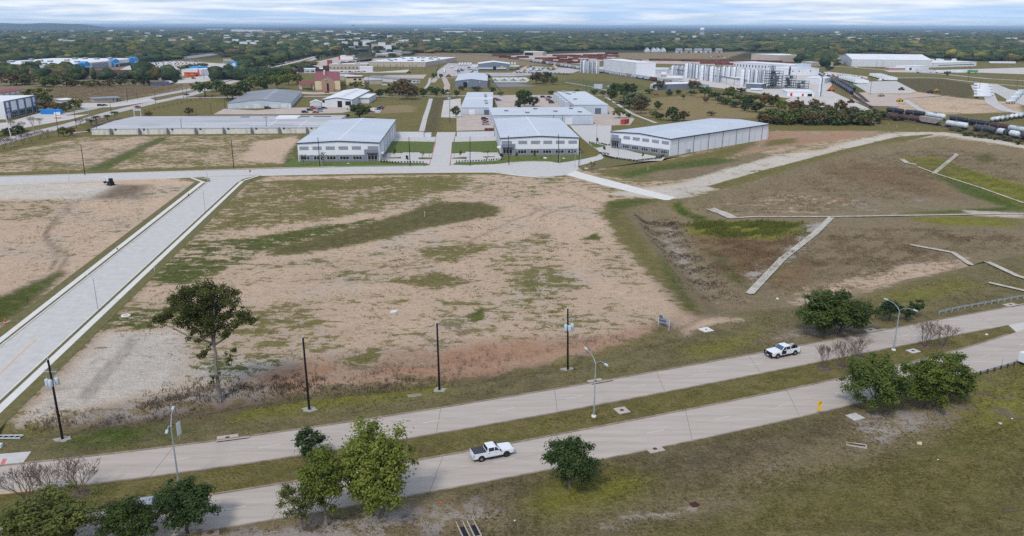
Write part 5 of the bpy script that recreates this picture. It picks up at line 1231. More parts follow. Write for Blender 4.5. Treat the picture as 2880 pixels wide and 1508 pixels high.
# screen walls behind the lawn
for px,label in(([(1110,386),(1192,386)],'white screen wall right of the left white building'),([(1297,386),(1390,384)],'white screen wall left of the middle white building')):
 a,b=Vector(G(*px[0])),Vector(G(*px[1]));d=b-a;n=Vector((-d.y,d.x)).normalized()*0.25
 m_=MB().use('wall_pale');m_.obox((a.x,a.y,-0.1),(d.x,d.y,0),(n.x,n.y,0),(0,0,3.0));tag(m_.build('screen_wall'),label,'wall')
for px,lb in(((1194,386),'dumpster enclosure left of the drive end'),((1285,384),'dumpster enclosure right of the drive end')):
 x,y=G(*px);m_=MB().use('wall_pale');w_,d_=3.6,3.4
 for b in((0,w_,d_-0.2,d_),(0,0.2,0,d_-0.2),(w_-0.2,w_,0,d_-0.2),(0.2,w_-0.2,0,0.2)):m_.box(*b,-0.1,2.2)
 t=thing('bin_enclosure',lb,'enclosure',(x,y,0));m_.build('wall',t);q=MB().use('bin_green');q.extr([(0.6,0),(2.9,0),(3.1,1.7),(0.5,1.7)],0.7,2.4);q.build('dumpster',t)

# ---- older sheds
def simple(name,label,A,B,eave_y,back=None,depth=None,wall='wall_white',roof='metal_roof',ridge=None,rise=0.0,cat='warehouse',feats=(),parapet=0.0,trim=None,group=None,ov=0.3,ridge_m=None,h=None):
 x,y=G(*B);he=h or height_for(x,y,0,eave_y);H=Hall(name,label,A,B,he,back,depth,wall,cat,group)
 H.walls(ridge=ridge,rise=rise);H.roof(roof,ridge,rise,parapet=parapet,trim=trim,ov=ov,ridge_m=ridge_m)
 for f in feats:
  face,u0,u1,z0,z1,m,nm=f[:7];LL=H.L if face in 'fb' else H.D
  H.panel(face,u0*LL,u1*LL,z0*he,z1*he,m,nm,f[7]if len(f)>7 else 0.06)
 return H
def units(H,pts,m='galv_dark',w=2.2,name='roof_unit',zoff=0.1,hh=1.1):
 for fx,fy in pts:
  mb_=MB().use(m);x,y=fx*H.L,fy*H.D;mb_.box(x-w/2,x+w/2,y-w/2,y+w/2,H.h+zoff,H.h+zoff+hh*0.75);mb_.use('frame_white');mb_.box(x-w/2+.2,x+w/2-.2,y-w/2+.2,y+w/2-.2,H.h+zoff+hh*0.752,H.h+zoff+hh)
  mb_.build(name,H.t)
dr=lambda n,z1=0.7,m='frame_white',nm='door',face='f':[(face,(k+0.2)/n,(k+0.75)/n,0,z1,m,nm)for k in range(n)]
H=simple('stained_building','long low stained white building with patched grey roof left of the new ones',(259,379.5),(935,374.5),359,back=(962,325),wall='wall_stained',roof='roof_dirty',ridge='x',rise=0.8,ov=0.2)
for k in range(1,9):
 q=MB().use('galv_dark');u=H.L*(k-0.35)/8.6;q.box(u,u+1.3,-1.0,-0.01,0.0,2.6);q.box(u+0.2,u+0.7,-0.5,-0.01,2.6,H.h+0.5);q.build('wall_plant',H.t)
 H.panel('f',u+2.5,u+3.6,2.2,3.4,'trim_dark','vent',0.05)
for k in range(5):
 q=MB().use('roof_white');u=H.L*(0.06+k*0.19);q.obox((u,H.D*0.18,H.h+0.8*0.36+0.2),(H.L*0.11,0,0),(0,1.1,1.1*0.8/(H.D/2)),(0,0,0.03));q.build('roof_patch',H.t)
for u in(0.72,0.855):q=MB().use('roof_white');q.obox((u*H.L,0.2,H.h+0.19),(0.5,0,0),(0,H.D/2-0.4,0.78),(0,0,0.05));q.build('roof_seam',H.t)
q=MB().use('roof_white');q.box(H.L*0.70,H.L*0.80,H.D*0.62,H.D*0.80,H.h,H.h+1.7);q.build('roof_house',H.t)
for u in(0.52,0.68,0.80,0.86,0.9):q=MB().use('trim_blue');q.box(u*H.L,u*H.L+5,H.D*0.80,H.D*0.83,H.h+0.2,H.h+0.9);q.build('roof_vent',H.t)
H=simple('grey_hall','wide grey hall with dark grey gabled roof and row of skylights',(641,306),(819,303.4),289,back=(876,257),wall='wall_blue',roof='roof_grey',ridge='x' if False else 'y',rise=2.4,feats=[('f',.27,.33,0,.55,'frame_white','door'),('f',.40,.52,0,.85,'frame_white','door'),('f',.60,.62,0,.5,'frame_white','door'),('f',.66,.79,0,.7,'frame_white','door'),('f',.84,.93,0,.75,'frame_white','door'),('f',.97,.99,0,.6,'frame_white','door')])
for k in range(9):q=MB().use('roof_white');y_=H.D*(0.12+k*0.095);q.obox((H.L*0.5+1.5,y_,H.h+2.4-0.08+0.09),(2.6,0,-2.6*2.4/(H.L/2)),(0,1.4,0),(0,0,0.05));q.build('skylight',H.t)
H=simple('dock_hall','small white hall with white standing seam roof and two black dock doors',(906,302),(990.4,302),281,back=(1024,254.5),wall='wall_pale',roof='roof_white',ridge='y',rise=1.6,trim='trim_dark',feats=[('f',.52,.67,0,.85,'black_paint','dock_door'),('f',.78,.97,.25,.8,'black_paint','dock_door'),('f',.02,.10,.62,.95,'black_paint','vent'),('f',.28,.37,.55,.72,'frame_white','sign_panel')])
for k in range(7):q=MB().use('roof_grey');y_=H.D*(0.12+k*0.11);q.obox((H.L*0.42,y_,H.h+1.6*0.84+0.18),(H.L*0.30,0,0.0),(0,0.5,0),(0,0,0.12));q.build('roof_vent',H.t)
q=MB().use('wall_pale');q.box(H.L+0.02,H.L+8,H.D*0.35,H.D*0.75,-0.1,H.h*0.78);q.build('lean_to',H.t)
q=MB().use('roof_white');q.box(H.L+0.02,H.L+8.3,H.D*0.34,H.D*0.76,H.h*0.785,H.h*0.83);q.build('lean_to_roof',H.t)
simple('small_shed','little white gabled shed between the grey hall and the dock hall',(872.5,300.5),(904,300),289,depth=9,wall='wall_pale',roof='roof_white',ridge='y',rise=1.6,cat='shed')
H=simple('pale_shed','narrow pale blue shed behind the left car park with two door bays',(1297,323),(1384,323),303,back=(1382,260),wall='wall_blue',roof='metal_roof',cat='warehouse',feats=[('f',.26,.44,0,.72,'wall_white','door'),('f',.74,.91,0,.70,'trim_blue','door')])
q=MB().use('roof_white');q.box(-0.2,H.L+0.2,H.D*0.55,H.D*0.56,H.h+0.05,H.h+0.6);q.build('roof_step',H.t)
units(H,[(.72,.80),(.74,.70),(.75,.62),(.77,.36),(.80,.26),(.81,.20)],'galv_dark',2.0)
H=simple('pale_shed','long pale blue shed with grey roof units right behind the middle white building',(1386,352),(1668,350),323,back=(1647,302),wall='wall_blue',roof='roof_dirty' if False else 'metal_roof',feats=[('f',.72,.79,0,.72,'wall_white','door'),('f',.60,.605,0,1,'trim_blue','downpipe'),('f',.69,.695,0,1,'trim_blue','downpipe')])
units(H,[(.16,.5),(.36,.25),(.48,.75),(.66,.4),(.86,.75),(.90,.3)],'galv_dark',2.4)
H=simple('pale_shed','pale blue shed stepping back behind the car park oaks',(1614,322),(1709,321.7),295,back=(1635,258),wall='wall_blue',roof='metal_roof',feats=[('f',.62,.80,.05,.65,'trim_blue','door'),('l',.55,.60,0,.75,'trim_dark','door'),('l',.70,.75,0,.75,'trim_dark','door'),('l',.82,.87,0,.75,'trim_dark','door')])
units(H,[(.2,.95),(.25,.82),(.3,.75),(.55,.9),(.25,.35)],'galv_dark',2.4)
for k in range(5):q=MB().use('wall_blue');y_=H.D*(0.25+k*0.16);q.box(-3.0,-0.02,y_,y_+H.D*0.09,-0.1,H.h*0.9);q.build('entrance_box',H.t)
for k in range(8):q=MB().use('roof_white');q.box(-0.2,H.L+0.2,H.D*k/8+0.3,H.D*k/8+0.6,H.h+0.05,H.h+0.32);q.build('roof_step',H.t)
simple('dark_hall','dark grey blue hall with white gabled roof beside the machine yard',(1280.6,247),(1370.7,247),228,back=(1353,209),wall='wall_greyblue',roof='metal_roof',ridge='y',rise=1.9,feats=[('f',.25,.37,0,.85,'black_paint','door'),('f',.37,.40,.78,.92,'frame_white','wall_light'),('f',.75,.78,.78,.92,'frame_white','wall_light')])
H=simple('yard_hall','grey hall with white roof and yellow sign in the equipment yard',(1345,198),(1432.7,198),180,depth=42,wall='wall_greyblue',roof='roof_white',ridge='y',rise=2.6,cat='warehouse',feats=[('f',.48,.57,0,.62,'black_paint','door'),('f',.72,.80,.50,.64,'yellow_bright','sign'),('f',.0,.47,.22,.42,'wall_pale','awning',1.6),('f',.58,.9,.22,.42,'wall_pale','awning',1.6)])
for x0 in(-14,H.L+0.5):q=MB().use('roof_white');q.box(x0,x0+13.5,2,24,H.h*0.60,H.h*0.63);q.build('side_canopy',H.t)
for x0 in(-13.5,H.L+13.2):
 for y_ in(3,13,23):q=MB().use('galv_dark');q.box(x0,x0+0.3,y_,y_+0.3,0,H.h*0.60);q.build('canopy_post',H.t)
H=simple('beige_store','long beige flat building with white roof full of grey units',(1035.5,187),(1197.5,188.7),175,back=(1190,160.5),wall='wall_tan',roof='roof_white',feats=[('f',(k+.45)/9,(k+.55)/9,.05,.40,'black_paint','door')for k in range(1,8)],cat='store')
random.seed(3);units(H,[(random.uniform(.05,.95),random.uniform(.1,.9))for _ in range(20)],'galv_dark',4.0,hh=2.0)
H=simple('strip_mall','beige strip mall with white roof and small red corner tower',(925.6,193.5),(1032.7,193.5),181,depth=22,wall='wall_tan',roof='roof_white',cat='store',feats=[('f',(k+.2)/10,(k+.5)/10,.05,.35,'trim_dark','door')for k in range(10)])
q=MB().use('roof_red');q.box(-5,1,H.D-7,H.D,0,H.h+5);q.build('corner_tower',H.t);units(H,[(.25,.4),(.3,.4),(.7,.5),(.75,.6)],'galv_dark',3)
q=simple('long_trailer_shed','pale corrugated storage shed standing before the beige strip mall',(1012,202),(1048,202),189.5,depth=9,wall='wall_pale',roof='roof_white',cat='shed',ridge='x',rise=.8)
H=simple('restaurant','dark blue restaurant with rust red towers left of the strip mall',(838,205),(927,204),194,depth=24,wall='blue_store' if False else 'car_navy',roof='roof_white',cat='restaurant',feats=[('f',.20,.55,.0,.95,'wall_blue','glass_front'),('f',.22,.36,.1,.6,'glass_teal','window'),('f',.40,.52,.1,.6,'glass_teal','window')])
for a,b,zz in((.0,.19,1.75),(.56,.68,1.35),(.80,1.0,1.9)):q=MB().use('rust_dark');q.box(a*H.L,b*H.L,-0.5,6,H.h*0.95,H.h*zz);q.build('tower',H.t)
H=simple('diner','small white and red shop on the pink lot by the avenue',(957,168),(993,168),157,depth=26,wall='wall_white',roof='roof_white',cat='shop',feats=[('f',-.12,0,.0,.8,'sign_red','side_wall',.3),('f',.45,1,.92,1.12,'sign_red','sign_band',.3)])
# hotel
H=simple('hotel','cream hotel with red hipped roof and a green round sign on its gable',(887.6,258),(958,257),226,back=(990,204),wall='wall_cream',roof='roof_red',ridge='x',rise=4.5,cat='hotel',feats=[('f',0,.28,.0,.17,'wall_brick','plinth'),('f',.72,1,.0,.17,'wall_brick','plinth'),('f',.28,.34,.0,1.0,'wall_brick','pier'),('f',.66,.72,.0,1.0,'wall_brick','pier'),('f',.45,.56,.0,.85,'black_paint','recess',.10)])
q=MB().use('wall_brick');a,b=H.L*.26,H.L*.74;q.add([(a,-1.5,0),(b,-1.5,0),(b,-1.5,H.h),((a+b)/2,-1.5,H.h+3.2),(a,-1.5,H.h),(a,0,0),(b,0,0),(b,0,H.h),((a+b)/2,0,H.h+3.2),(a,0,H.h)],[(0,1,2,3,4),(0,4,9,5),(1,6,7,2),(4,3,8,9),(3,2,7,8)]);q.build('gable',H.t)
q=MB().use('green_paint');q.lathe([(1.3,0),(1.3,.25)],20,'y',(H.L*.45,-1.78,H.h+0.9));lg=q.build('logo',H.t)
q=MB().use('glass_dark');q.box(H.L*.46,H.L*.54,-1.56,-1.5,0.2,H.h*.75);q.build('window_bay',H.t)
q=MB().use('frame_white');q.box(H.L*.40-.18,H.L*.40+.05,-2.06,-1.79,H.h+.3,H.h+1.5);q.box(H.L*.48,H.L*.48+.23,-2.06,-1.79,H.h+.3,H.h+1.5);q.box(H.L*.405,H.L*.48,-2.06,-1.79,H.h+.8,H.h+1.03)
q.build('letter',lg)
for k in range(9):
 for z_ in(.25,.55,.82):H.panel('r',H.D*(k+.3)/9,H.D*(k+.6)/9,H.h*z_-.7,H.h*z_+.7,'glass_dark','window',.05)
q=MB().use('wall_cream');q.box(H.L*.33,H.L*.40,H.D*.3,H.D*.45,H.h,H.h+6.4);q.build('stair_tower',H.t)
W2=simple('hotel_wing','cream four window hotel wing with dark red eaves beside the main hotel',(975,243),(1025.6,242),216,depth=22,wall='wall_cream',roof='roof_white',cat='hotel',feats=[('f',.0,1.02,.93,1.05,'roof_maroon','eave_band',.5),('f',0,1,.0,.12,'wall_brick','plinth')])
for u in(.40,.68):
 for z_ in(.38,.72):W2.window('f',u*W2.L,(u+.16)*W2.L,W2.h*z_-1.0,W2.h*z_+1.0,2,'wall_brick','glass_dark')
P_=simple('hotel_porch','drive-in porch with red roof on white columns left of the hotel',(846,252),(884,251),236,depth=12,wall='frame_white',roof='roof_red',ridge='x',rise=2.2,cat='porch',ov=1.0)
w=[o for o in P_.t.children if o.name.startswith('wall')][0];bpy.data.objects.remove(w)
for fx in(.05,.95):
 for fy in(.08,.92):q=MB().use('frame_white');q.box(fx*P_.L-.6,fx*P_.L+.6,fy*P_.D-.6,fy*P_.D+.6,-.1,P_.h-.02);q.build('column',P_.t)
simple('tan_warehouse','tan block warehouse with grey white roof right of the hotel wing',(1028,238.6),(1076,237),225,back=(1093,205),wall='wall_tan',roof='roof_dirty',ridge=None,feats=[('f',.03,.22,0,.7,'galv_dark','gate'),('r',.2,.3,.1,.6,'trim_blue','door'),('r',.5,.6,.1,.6,'trim_blue','door')])
H=simple('grey_shed','low grey shed with patchy roof before the dirt pile',(1140,236),(1180.5,234),224,back=(1186,209),wall='wall_pale',roof='roof_grey',ridge='y',rise=.8,feats=[('f',.25,.38,.3,.62,'black_paint','window'),('f',.55,.68,.4,.7,'black_paint','window'),('f',.8,.92,.3,.6,'black_paint','window')])
# ---- left side
H=Hall('framed_building','white building with dark blue frame and tall glazed shopfronts at the left street',(18,336),(107,314.6),height_for(*G(18,336),0,288),depth=40,wall='wall_white',cat='office building')
H.walls();H.roof('roof_white',parapet=0.6)
for k,u in enumerate((0.0,.14,.37,.60,.83,.96)):H.panel('f',u*H.L,u*H.L+.045*H.L,0,H.h,'trim_blue','pilaster',.35)
H.panel('f',0,H.L,H.h-.1,H.h+.62,'trim_blue','fascia',.4);H.panel('f',.045*H.L,.96*H.L,H.h*.36,H.h*.42,'trim_blue','band',.3)
for k in range(4):
 a=(.19,.42,.65,.88)[k];H.window('f',a*H.L,(a+(.17 if k<3 else.07))*H.L,.2,H.h*.35,3 if k<3 else 1,'frame_white','glass_dark',name='shopfront')
q=MB().use('trim_blue');q.box(.05*H.L,.12*H.L,-2.0,-.02,H.h*.58,H.h*.62);q.build('canopy',H.t);q=MB().use('trim_blue');q.box(.9*H.L,1.06*H.L,-2.0,-.4,H.h*.60,H.h*.64);q.build('canopy',H.t)
H=simple('storage_row','low storage row with red roof at the left photo edge',(-40,279),(75,260),251,depth=14,wall='wall_tan',roof='roof_red',ridge=None,rise=.6,cat='shed',feats=[('f',(k+.2)/7,(k+.8)/7,0,.8,'frame_white','door')for k in range(7)])
simple('small_shop','tiny white shop with flat white roof left of the yellowish tree',(176,291),(208,289),280,depth=16,wall='wall_white',roof='roof_white',cat='shop',ov=1.2)
simple('small_office','low beige office with grey flat roof beside the left avenue',(265,288.5),(338,285),275,depth=16,wall='wall_tan',roof='roof_grey',cat='office',ov=.8,feats=[('f',.72,.76,.2,.8,'trim_dark','window'),('f',.86,.98,0,.8,'trim_dark','porch')])
# big blue and white store
H=simple('superstore','very large white store with bright blue gabled entrances at far left',(180,204),(390,181),186,depth=130,wall='wall_pale',roof='roof_white',cat='store',h=9.0)
for a,b,hh,m in((0.0,.035,1.35,'blue_store'),(.18,.28,1.0,'blue_store'),(.86,.93,1.2,'blue_store')):
 if a==.18:H.panel('f',.14*H.L,.22*H.L,H.h*.45,H.h*1.05,m,'blue_wall',1.0)
 H.panel('f',a*H.L,b*H.L,H.h*.35,H.h*hh,m,'blue_wall',1.5)
for a,b in((.22,.29),(.60,.68),(.90,.98)):
 q=MB().use('blue_store');x0,x1=a*H.L,b*H.L;q.prism([(x0,-3),(x1,-3),(x1,6),(x0,6)],0,[H.h*1.02]*4);xm=(x0+x1)/2;q.add([(x0,-3,H.h*1.02),(x1,-3,H.h*1.02),(xm,-3,H.h*1.28),(x0,6,H.h*1.02),(x1,6,H.h*1.02),(xm,6,H.h*1.28)],[(0,1,2),(1,4,5,2),(0,2,5,3),(4,3,5)]);q.build('entrance_gable',H.t)
 q=MB().use('frame_white');q.box(x0+2,x1-2,-3.2,-3.01,0,H.h*.55);q.build('entrance_frame',H.t);q=MB().use('black_paint');q.box(x0+4,x1-4,-3.4,-3.21,0,H.h*.42);q.build('entrance',H.t)
H.panel('f',.34*H.L,.55*H.L,0,H.h*.85,'panel_grey','grey_wall',.4);H.panel('f',.69*H.L,.88*H.L,0,H.h*.45,'trim_dark','garden_centre',1.0)
random.seed(8);units(H,[(random.uniform(.02,.9),random.uniform(.06,.95))for _ in range(26)],'galv_dark',5.5,hh=2.2)
H=simple('wall_shop','long white walled shop with maroon shingle roof before the store car park',(233,219),(397,218),206,depth=16,wall='wall_white',roof='roof_maroon',ridge='x',rise=3.4,cat='store')
H=simple('wall_shop_end','beige end wing with maroon roof and white valley at the long white shop',(398,218),(465,208),206,depth=14,wall='wall_tan',roof='roof_maroon',ridge='x',rise=3.4,cat='store')
H=simple('brick_store','tan brick store with red rear roof beside the orange shop',(453,226),(512,223),211,depth=30,wall='wall_tan',roof='roof_white',cat='store',parapet=.8,feats=[('f',.72,.98,0,.45,'rust','porch',.6)])
H=simple('orange_shop','small bright orange shop with a yellow sign and pointed finial',(528,216),(562,215),205,depth=20,wall='orange_bright',roof='roof_red',cat='shop',feats=[('f',.25,.50,.45,.75,'yellow_bright','sign',.4),('f',.65,.85,.1,.6,'rust_dark','door')])
q=MB().use('orange_bright');q.extr([(H.L*.86,H.h),(H.L*1.02,H.h),(H.L*.95,H.h*2.1),(H.L*.90,H.h*2.1)],-1,1);q.build('finial',H.t)
H=simple('white_store','white store with blue corner canopy on the left avenue',(566,214),(617,209),192,depth=26,wall='wall_white',roof='roof_white',cat='store',feats=[('f',.72,.98,0,.45,'black_paint','entrance',.6),('r',.1,.9,.1,.5,'trim_dark','window_band')])
q=MB().use('blue_store');q.prism([(H.L*.6,H.D*.7),(H.L*1.1,H.D*.7),(H.L*1.1,H.D*1.2),(H.L*.6,H.D*1.2)],H.h*.9,H.h*1.3);q.build('blue_canopy',H.t)
simple('blue_roof_house','low house with dark blue hipped roof at the avenue junction',(430,243),(478,241),237,depth=14,wall='wall_pale',roof='car_navy',ridge='x',rise=2.4,cat='house',ov=1)
H=simple('market_hall','grey roofed market hall on red posts before the far trees',(522,166),(612,154),155,depth=26,wall='rust_dark',roof='roof_grey',ridge='x',rise=2.5,cat='hall',ov=3)
H=simple('pink_store','pale pink flat store with small tower beyond the avenue',(665,173),(765,168),163,depth=30,wall='wall_tan',roof='roof_white',cat='store',parapet=.7,feats=[('f',.70,.92,.9,1.5,'wall_brick','tower',2)])
simple('blue_canopy','long thin blue and white canopy behind the white store',(632,178),(718,176),174.5,depth=14,wall='wall_white',roof='blue_store',cat='canopy')
for i,(A,B,ey,dp,wl,rf,lb)in enumerate([
 ((887,153),(908,152),143,20,'wall_white','roof_white','white shop by the far end of the avenue, left one'),((912,149),(932,148),140,20,'wall_blue','roof_white','blue white shop by the far end of the avenue'),((797,158),(815,157),148,18,'wall_pale','roof_white','small white shop among bare trees left of the avenue'),
 ((940,143),(968,142),136,22,'wall_white','roof_grey','white shop with grey roof deep in the town centre'),((975,140),(1000,139),131,22,'wall_pale','roof_white','pale shop in the town centre with white roof'),((1008,146),(1036,145),138,24,'car_navy','roof_grey','navy fronted shop in the town centre'),
 ((1030,111),(1056,111),106,26,'wall_tan','roof_white','pale pinkish block among trees above the town centre'),((1056,160),(1090,160),152,24,'wall_tan','roof_white','low beige shop with white roof behind the long beige store'),((1090,156),(1128,155),148,22,'wall_blue','roof_white','white blue shop with flat roof beside beige block'),((1128,156),(1160,155),145,20,'wall_tan','roof_grey','beige block with dark pilasters by the open pasture'),((1055,148),(1130,147),142,22,'wall_pale','roof_grey','grey roofed long store behind the beige block')]):
 simple('shop',lb,A,B,ey,depth=dp,wall=wl,roof=rf,cat='shop',feats=[('f',.1,.9,.05,.45,'trim_dark','window_band')])
# ---- right side: plant, warehouses
H=simple('huge_warehouse','huge pale blue warehouse with low gabled roof before the far woods',(2394,187),(2620,190),170,depth=150,wall='wall_pale',roof='roof_white',ridge='x',rise=6)
for k in range(22):H.panel('f',H.L*k/22+1,H.L*k/22+2,0,H.h*.9,'wall_pale','pilaster',.3)
simple('warehouse_wing','lower white wing left of the huge pale warehouse',(2353,176),(2394,177),165,depth=60,wall='wall_pale',roof='metal_roof',cat='warehouse')
H=simple('plant_annex','long low white factory annex with roof tanks at the upper right',(2625,190),(2745,186),174,depth=60,wall='wall_white',roof='roof_white',cat='factory',feats=[('f',.1,.95,.35,.5,'trim_dark','window_band')]);units(H,[(.2,.3),(.35,.5),(.5,.4),(.6,.6),(.8,.4)],'roof_white',5,hh=4)
H=simple('beige_office','beige flat office with white parapet above the plant car park',(2284,186),(2343,185),175,depth=26,wall='wall_cream' if False else 'wall_tan',roof='roof_white',cat='office',feats=[('f',.82,.86,0,.5,'trim_dark','door')])
H=simple('red_trim_office','low white office with red trim beside the trailers at far right',(2500,198),(2545,198),191,depth=14,wall='wall_brick',roof='roof_white',cat='office');simple('white_shed_far','white shed right of the red trimmed office',(2547,198),(2612,196),185,depth=20,wall='wall_white',roof='roof_white',cat='shed',feats=[('f',.15,.25,0,.6,'black_paint','door')])
H=simple('factory_hall','white factory hall with a dark chimney behind the grey tower frames',(2216,213),(2302,211),192,depth=40,wall='wall_white',roof='roof_white',cat='factory',feats=[('f',.13,.17,.55,.7,'trim_dark','vent'),('f',.33,.37,.55,.7,'trim_dark','vent'),('f',.7,.74,.55,.7,'trim_dark','vent')])
q=MB().use('rust_dark');q.lathe([(1.0,0),(.9,H.h*1.35)],12,'z',(H.L*.02,-1.5,0));q.build('chimney',H.t)
q=MB().use('wall_blue');q.box(H.L*.62,H.L*.85,8,24,H.h,H.h*1.6);q.build('roof_block',H.t)
H=simple('metal_shop','white metal workshop with red doors below the grey plant towers',(2213,271),(2289,272),259,depth=26,wall='wall_white',roof='roof_white',cat='workshop',feats=[('f',.12,.2,0,.75,'sign_red','door'),('f',.55,.62,0,.6,'sign_red','door'),('f',.76,.93,0,.6,'black_paint','door')])
H=simple('open_canopy','white open canopy roof beside the tall white tank',(2264,234),(2318,236),226,depth=32,wall='wall_pale',roof='roof_white',cat='canopy',h=5.5)
H=simple('long_factory','long white roofed factory behind the silo row with square vents',(2062,196),(2222,208),184,depth=34,wall='wall_pale',roof='roof_white',cat='factory',feats=[('f',(k+.3)/18,(k+.6)/18,.45,.75,'trim_dark','vent')for k in range(18)])
H=simple('low_factory','wide low factory with pale saw roof between white block and silos',(1800,210),(1890,205),195,depth=40,wall='wall_pale',roof='metal_roof',cat='factory',ridge='x',rise=1.5)
H=simple('white_block','tall windowless white block with vertical ribs beside the hopper train',(1697,206),(1788,221),177,depth=24,wall='wall_white',roof='roof_white',cat='factory')
for k in range(26):H.panel('f',H.L*(k+.1)/26,H.L*(k+.35)/26,0,H.h,'wall_pale','rib',.35)
H=simple('rail_shed','dark grey railside shed with white gable and wide doors',(1829,251),(1845,253),238,depth=44,wall='wall_white',roof='roof_white',ridge='y',rise=1.2,cat='shed',feats=[('f',.1,.45,0,.8,'wall_blue','door'),('f',.55,.9,0,.8,'wall_blue','door'),('r',.02,.98,0,.94,'wall_greyblue','side_wall',.08)])
simple('yard_shed','open beige yard shed at the far end of the pipe yard',(1473,156),(1526,157),147,depth=20,wall='wall_tan',roof='roof_white',ridge='x',rise=1,cat='shed',feats=[('f',.05,.5,0,.8,'black_paint','opening')])
simple('dark_canopy','dark rail loading canopy beneath the right silos',(2098,250),(2140,252),237,depth=14,wall='steel_frame',roof='roof_white',cat='canopy')
simple('plant_store','pale flat store house beside the silo feet',(2022,228),(2070,231),220,depth=16,wall='wall_pale',roof='roof_white',cat='shed')
simple('flat_block','large pale flat block right of the pipe stacks',(2112,170),(2191,175),156,depth=60,wall='wall_tan',roof='roof_white',cat='warehouse')
for i,(px,lb)in enumerate([(1816,'first white gabled house of four'),(1834,'second white gabled house of four'),(1846,'third white gabled house of four'),(1861,'last white gabled house of four')]):
 simple('house',lb+' in a row before the far woods',(px,147),(px+11,147),140,depth=16,wall='wall_white',roof='roof_grey',ridge='y',rise=4.5,cat='house',feats=[('f',.3,.45,.15,.6,'trim_dark','window'),('f',.6,.75,.15,.6,'trim_dark','window')],group='white houses before the woods')
for i,(px,w,lb)in enumerate([(1903,16,'pale blue house right of the four white ones'),(1928,18,'brown roofed house second from the pale blue one'),(1955,20,'house with brown roof and porch before the woods'),(1983,18,'bluish house with wide porch before the woods'),(2015,16,'dark roofed house at the right end of the row')]):
 simple('house',lb,(px,148.5),(px+w,148.5),141,depth=14,wall=['wall_blue','wall_tan','wall_pale','wall_blue','wall_tan'][i],roof='roof_grey',ridge='x',rise=3.5,cat='house',ov=1,feats=[('f',.3,.7,.05,.5,'trim_dark','porch')])
# roofs and walls peeping from the woods
random.seed(21)
far=[(925,140,14),(948,136,18),(962,131,16),(1045,138,18),(1064,134,20),(1085,141,16),(1100,136,14),(995,133,12),(912,133,14),(1020,128,22),(975,122,16),(940,118,14),(880,125,16),(820,118,14),(760,112,12),(1060,120,14),(1110,118,18),(800,104,16),(630,105,14),(530,110,10),(440,108,16),(360,112,12),(250,108,14),(120,102,10),(60,112,12),(1340,112,12),(1420,106,12),(1700,104,10),(2080,110,10),(2200,105,10),(2500,112,12),(2560,120,14),(118,112,20),(165,122,30),(178,125,34),(190,113,22),(300,117,16),(395,126,14),(475,122,20),(510,119,14),(305,87,14),(580,82.5,48),(655,83,30),(650,87,90),(720,90,70),(750,92,40),(670,99,40),(690,108,24),(868,115,20),(875,87.5,26),(917,89,20),(945,102,36),(985,99,30),(1012,83,12),(970,88.5,18),(1240,81,38),(1280,81,38),(1250,90.5,80),(1310,90.5,50),(1190,124,20),(1225,118,14),(1245,104,10),(1375,78,12),(1165,84,10),(1480,92,40),(1530,94,30),(1900,116,12),(2350,92,10),(2385,112,22),(2400,86,6),(2605,88,16),(2730,104,14),(2830,114,30),(2870,126,12),(2660,97,8),(1950,108,8),(840,98,12),(560,100,10),(90,129,12),(1015,125,16),(1600,110,8)]
far+=[(random.uniform(560,1130),random.uniform(92,134),random.uniform(10,22))for _ in range(44)]+[(random.uniform(30,560),random.uniform(86,126),random.uniform(8,18))for _ in range(16)]+[(random.uniform(1130,2880),random.uniform(82,118),random.uniform(6,12))for _ in range(22)]
for i,(px,py,w)in enumerate(far):
 simple('far_building','far white roofed building showing through the tree crowns',(px,py+1.3),(px+w,py+1.3),py-2,depth=max(14,w*0.6),wall=random.choice(['wall_white','wall_pale','wall_tan']),roof=random.choice(['roof_white','roof_white','roof_grey']),cat='building',group='far buildings in the woods',h=random.uniform(12.5,15.5))

# ------------------------------------------------------------------ streets, yards and lots further off
def street(px,w,m='street_far',name='street',edge=None,z=None):
 l_=resample(gl(px),6.0)
 if z is None:LOTZ[0]+=0.004;z=LOTZ[0]
 q=MB().use(m);ribbon(q,offset(l_,w/2),offset(l_,-w/2),z);o=q.build(name);o['kind']='structure'
 return o
LOTZ[0]=0.02
avA=[(-60,408),(0,392),(120,362),(300,310),(420,285),(560,250),(640,222),(720,206),(800,190),(860,172),(900,160)]
street([(-120,395),(0,362),(120,335),(300,296),(420,274),(520,255),(600,236),(680,213),(760,192),(840,172),(890,158)],9.5,name='avenue')
street([(-120,432),(0,400),(100,374),(200,350),(320,315),(420,291),(530,268),(600,247),(700,216),(790,192),(860,174),(900,160)],10.5,name='avenue')
mat('median_red',(0.20,0.12,0.10),0.9,var=0.2,scale=0.5)
street([(110,353),(240,322),(330,303),(420,282.5),(500,265)],1.8,'median_red','median')
street([(505,276.5),(600,274),(760,272),(930,271),(1100,270.5),(1280,270),(1450,268.5),(1710,268)],7,name='street')
street([(1253,262),(1258,240),(1250,222),(1240,212),(1225,222),(1216,232)],6,'lot_pink','yard_lane')
street([(1216,221),(1262,219),(1290,219)],6,'street_far');
lot('parking_lot',[(630,306),(720,311),(820,303),(905,302),(995,302),(1010,308),(960,318),(800,322),(600,322)],'lot_pink')
lot('parking_lot',[(1028,302),(1052,303),(1075,306),(1068,318),(1035,318)],'lot_pale')
lot('parking_lot',[(1284,324),(1390,324),(1388,365),(1284,369)],'lot_pink');lot('yard_slab',[(1248,283),(1296,277),(1297,333),(1240,330)],'lot_pale')
lot('parking_lot',[(1384,270),(1560,268),(1615,318),(1384,318),(1400,300)],'lot_pink')
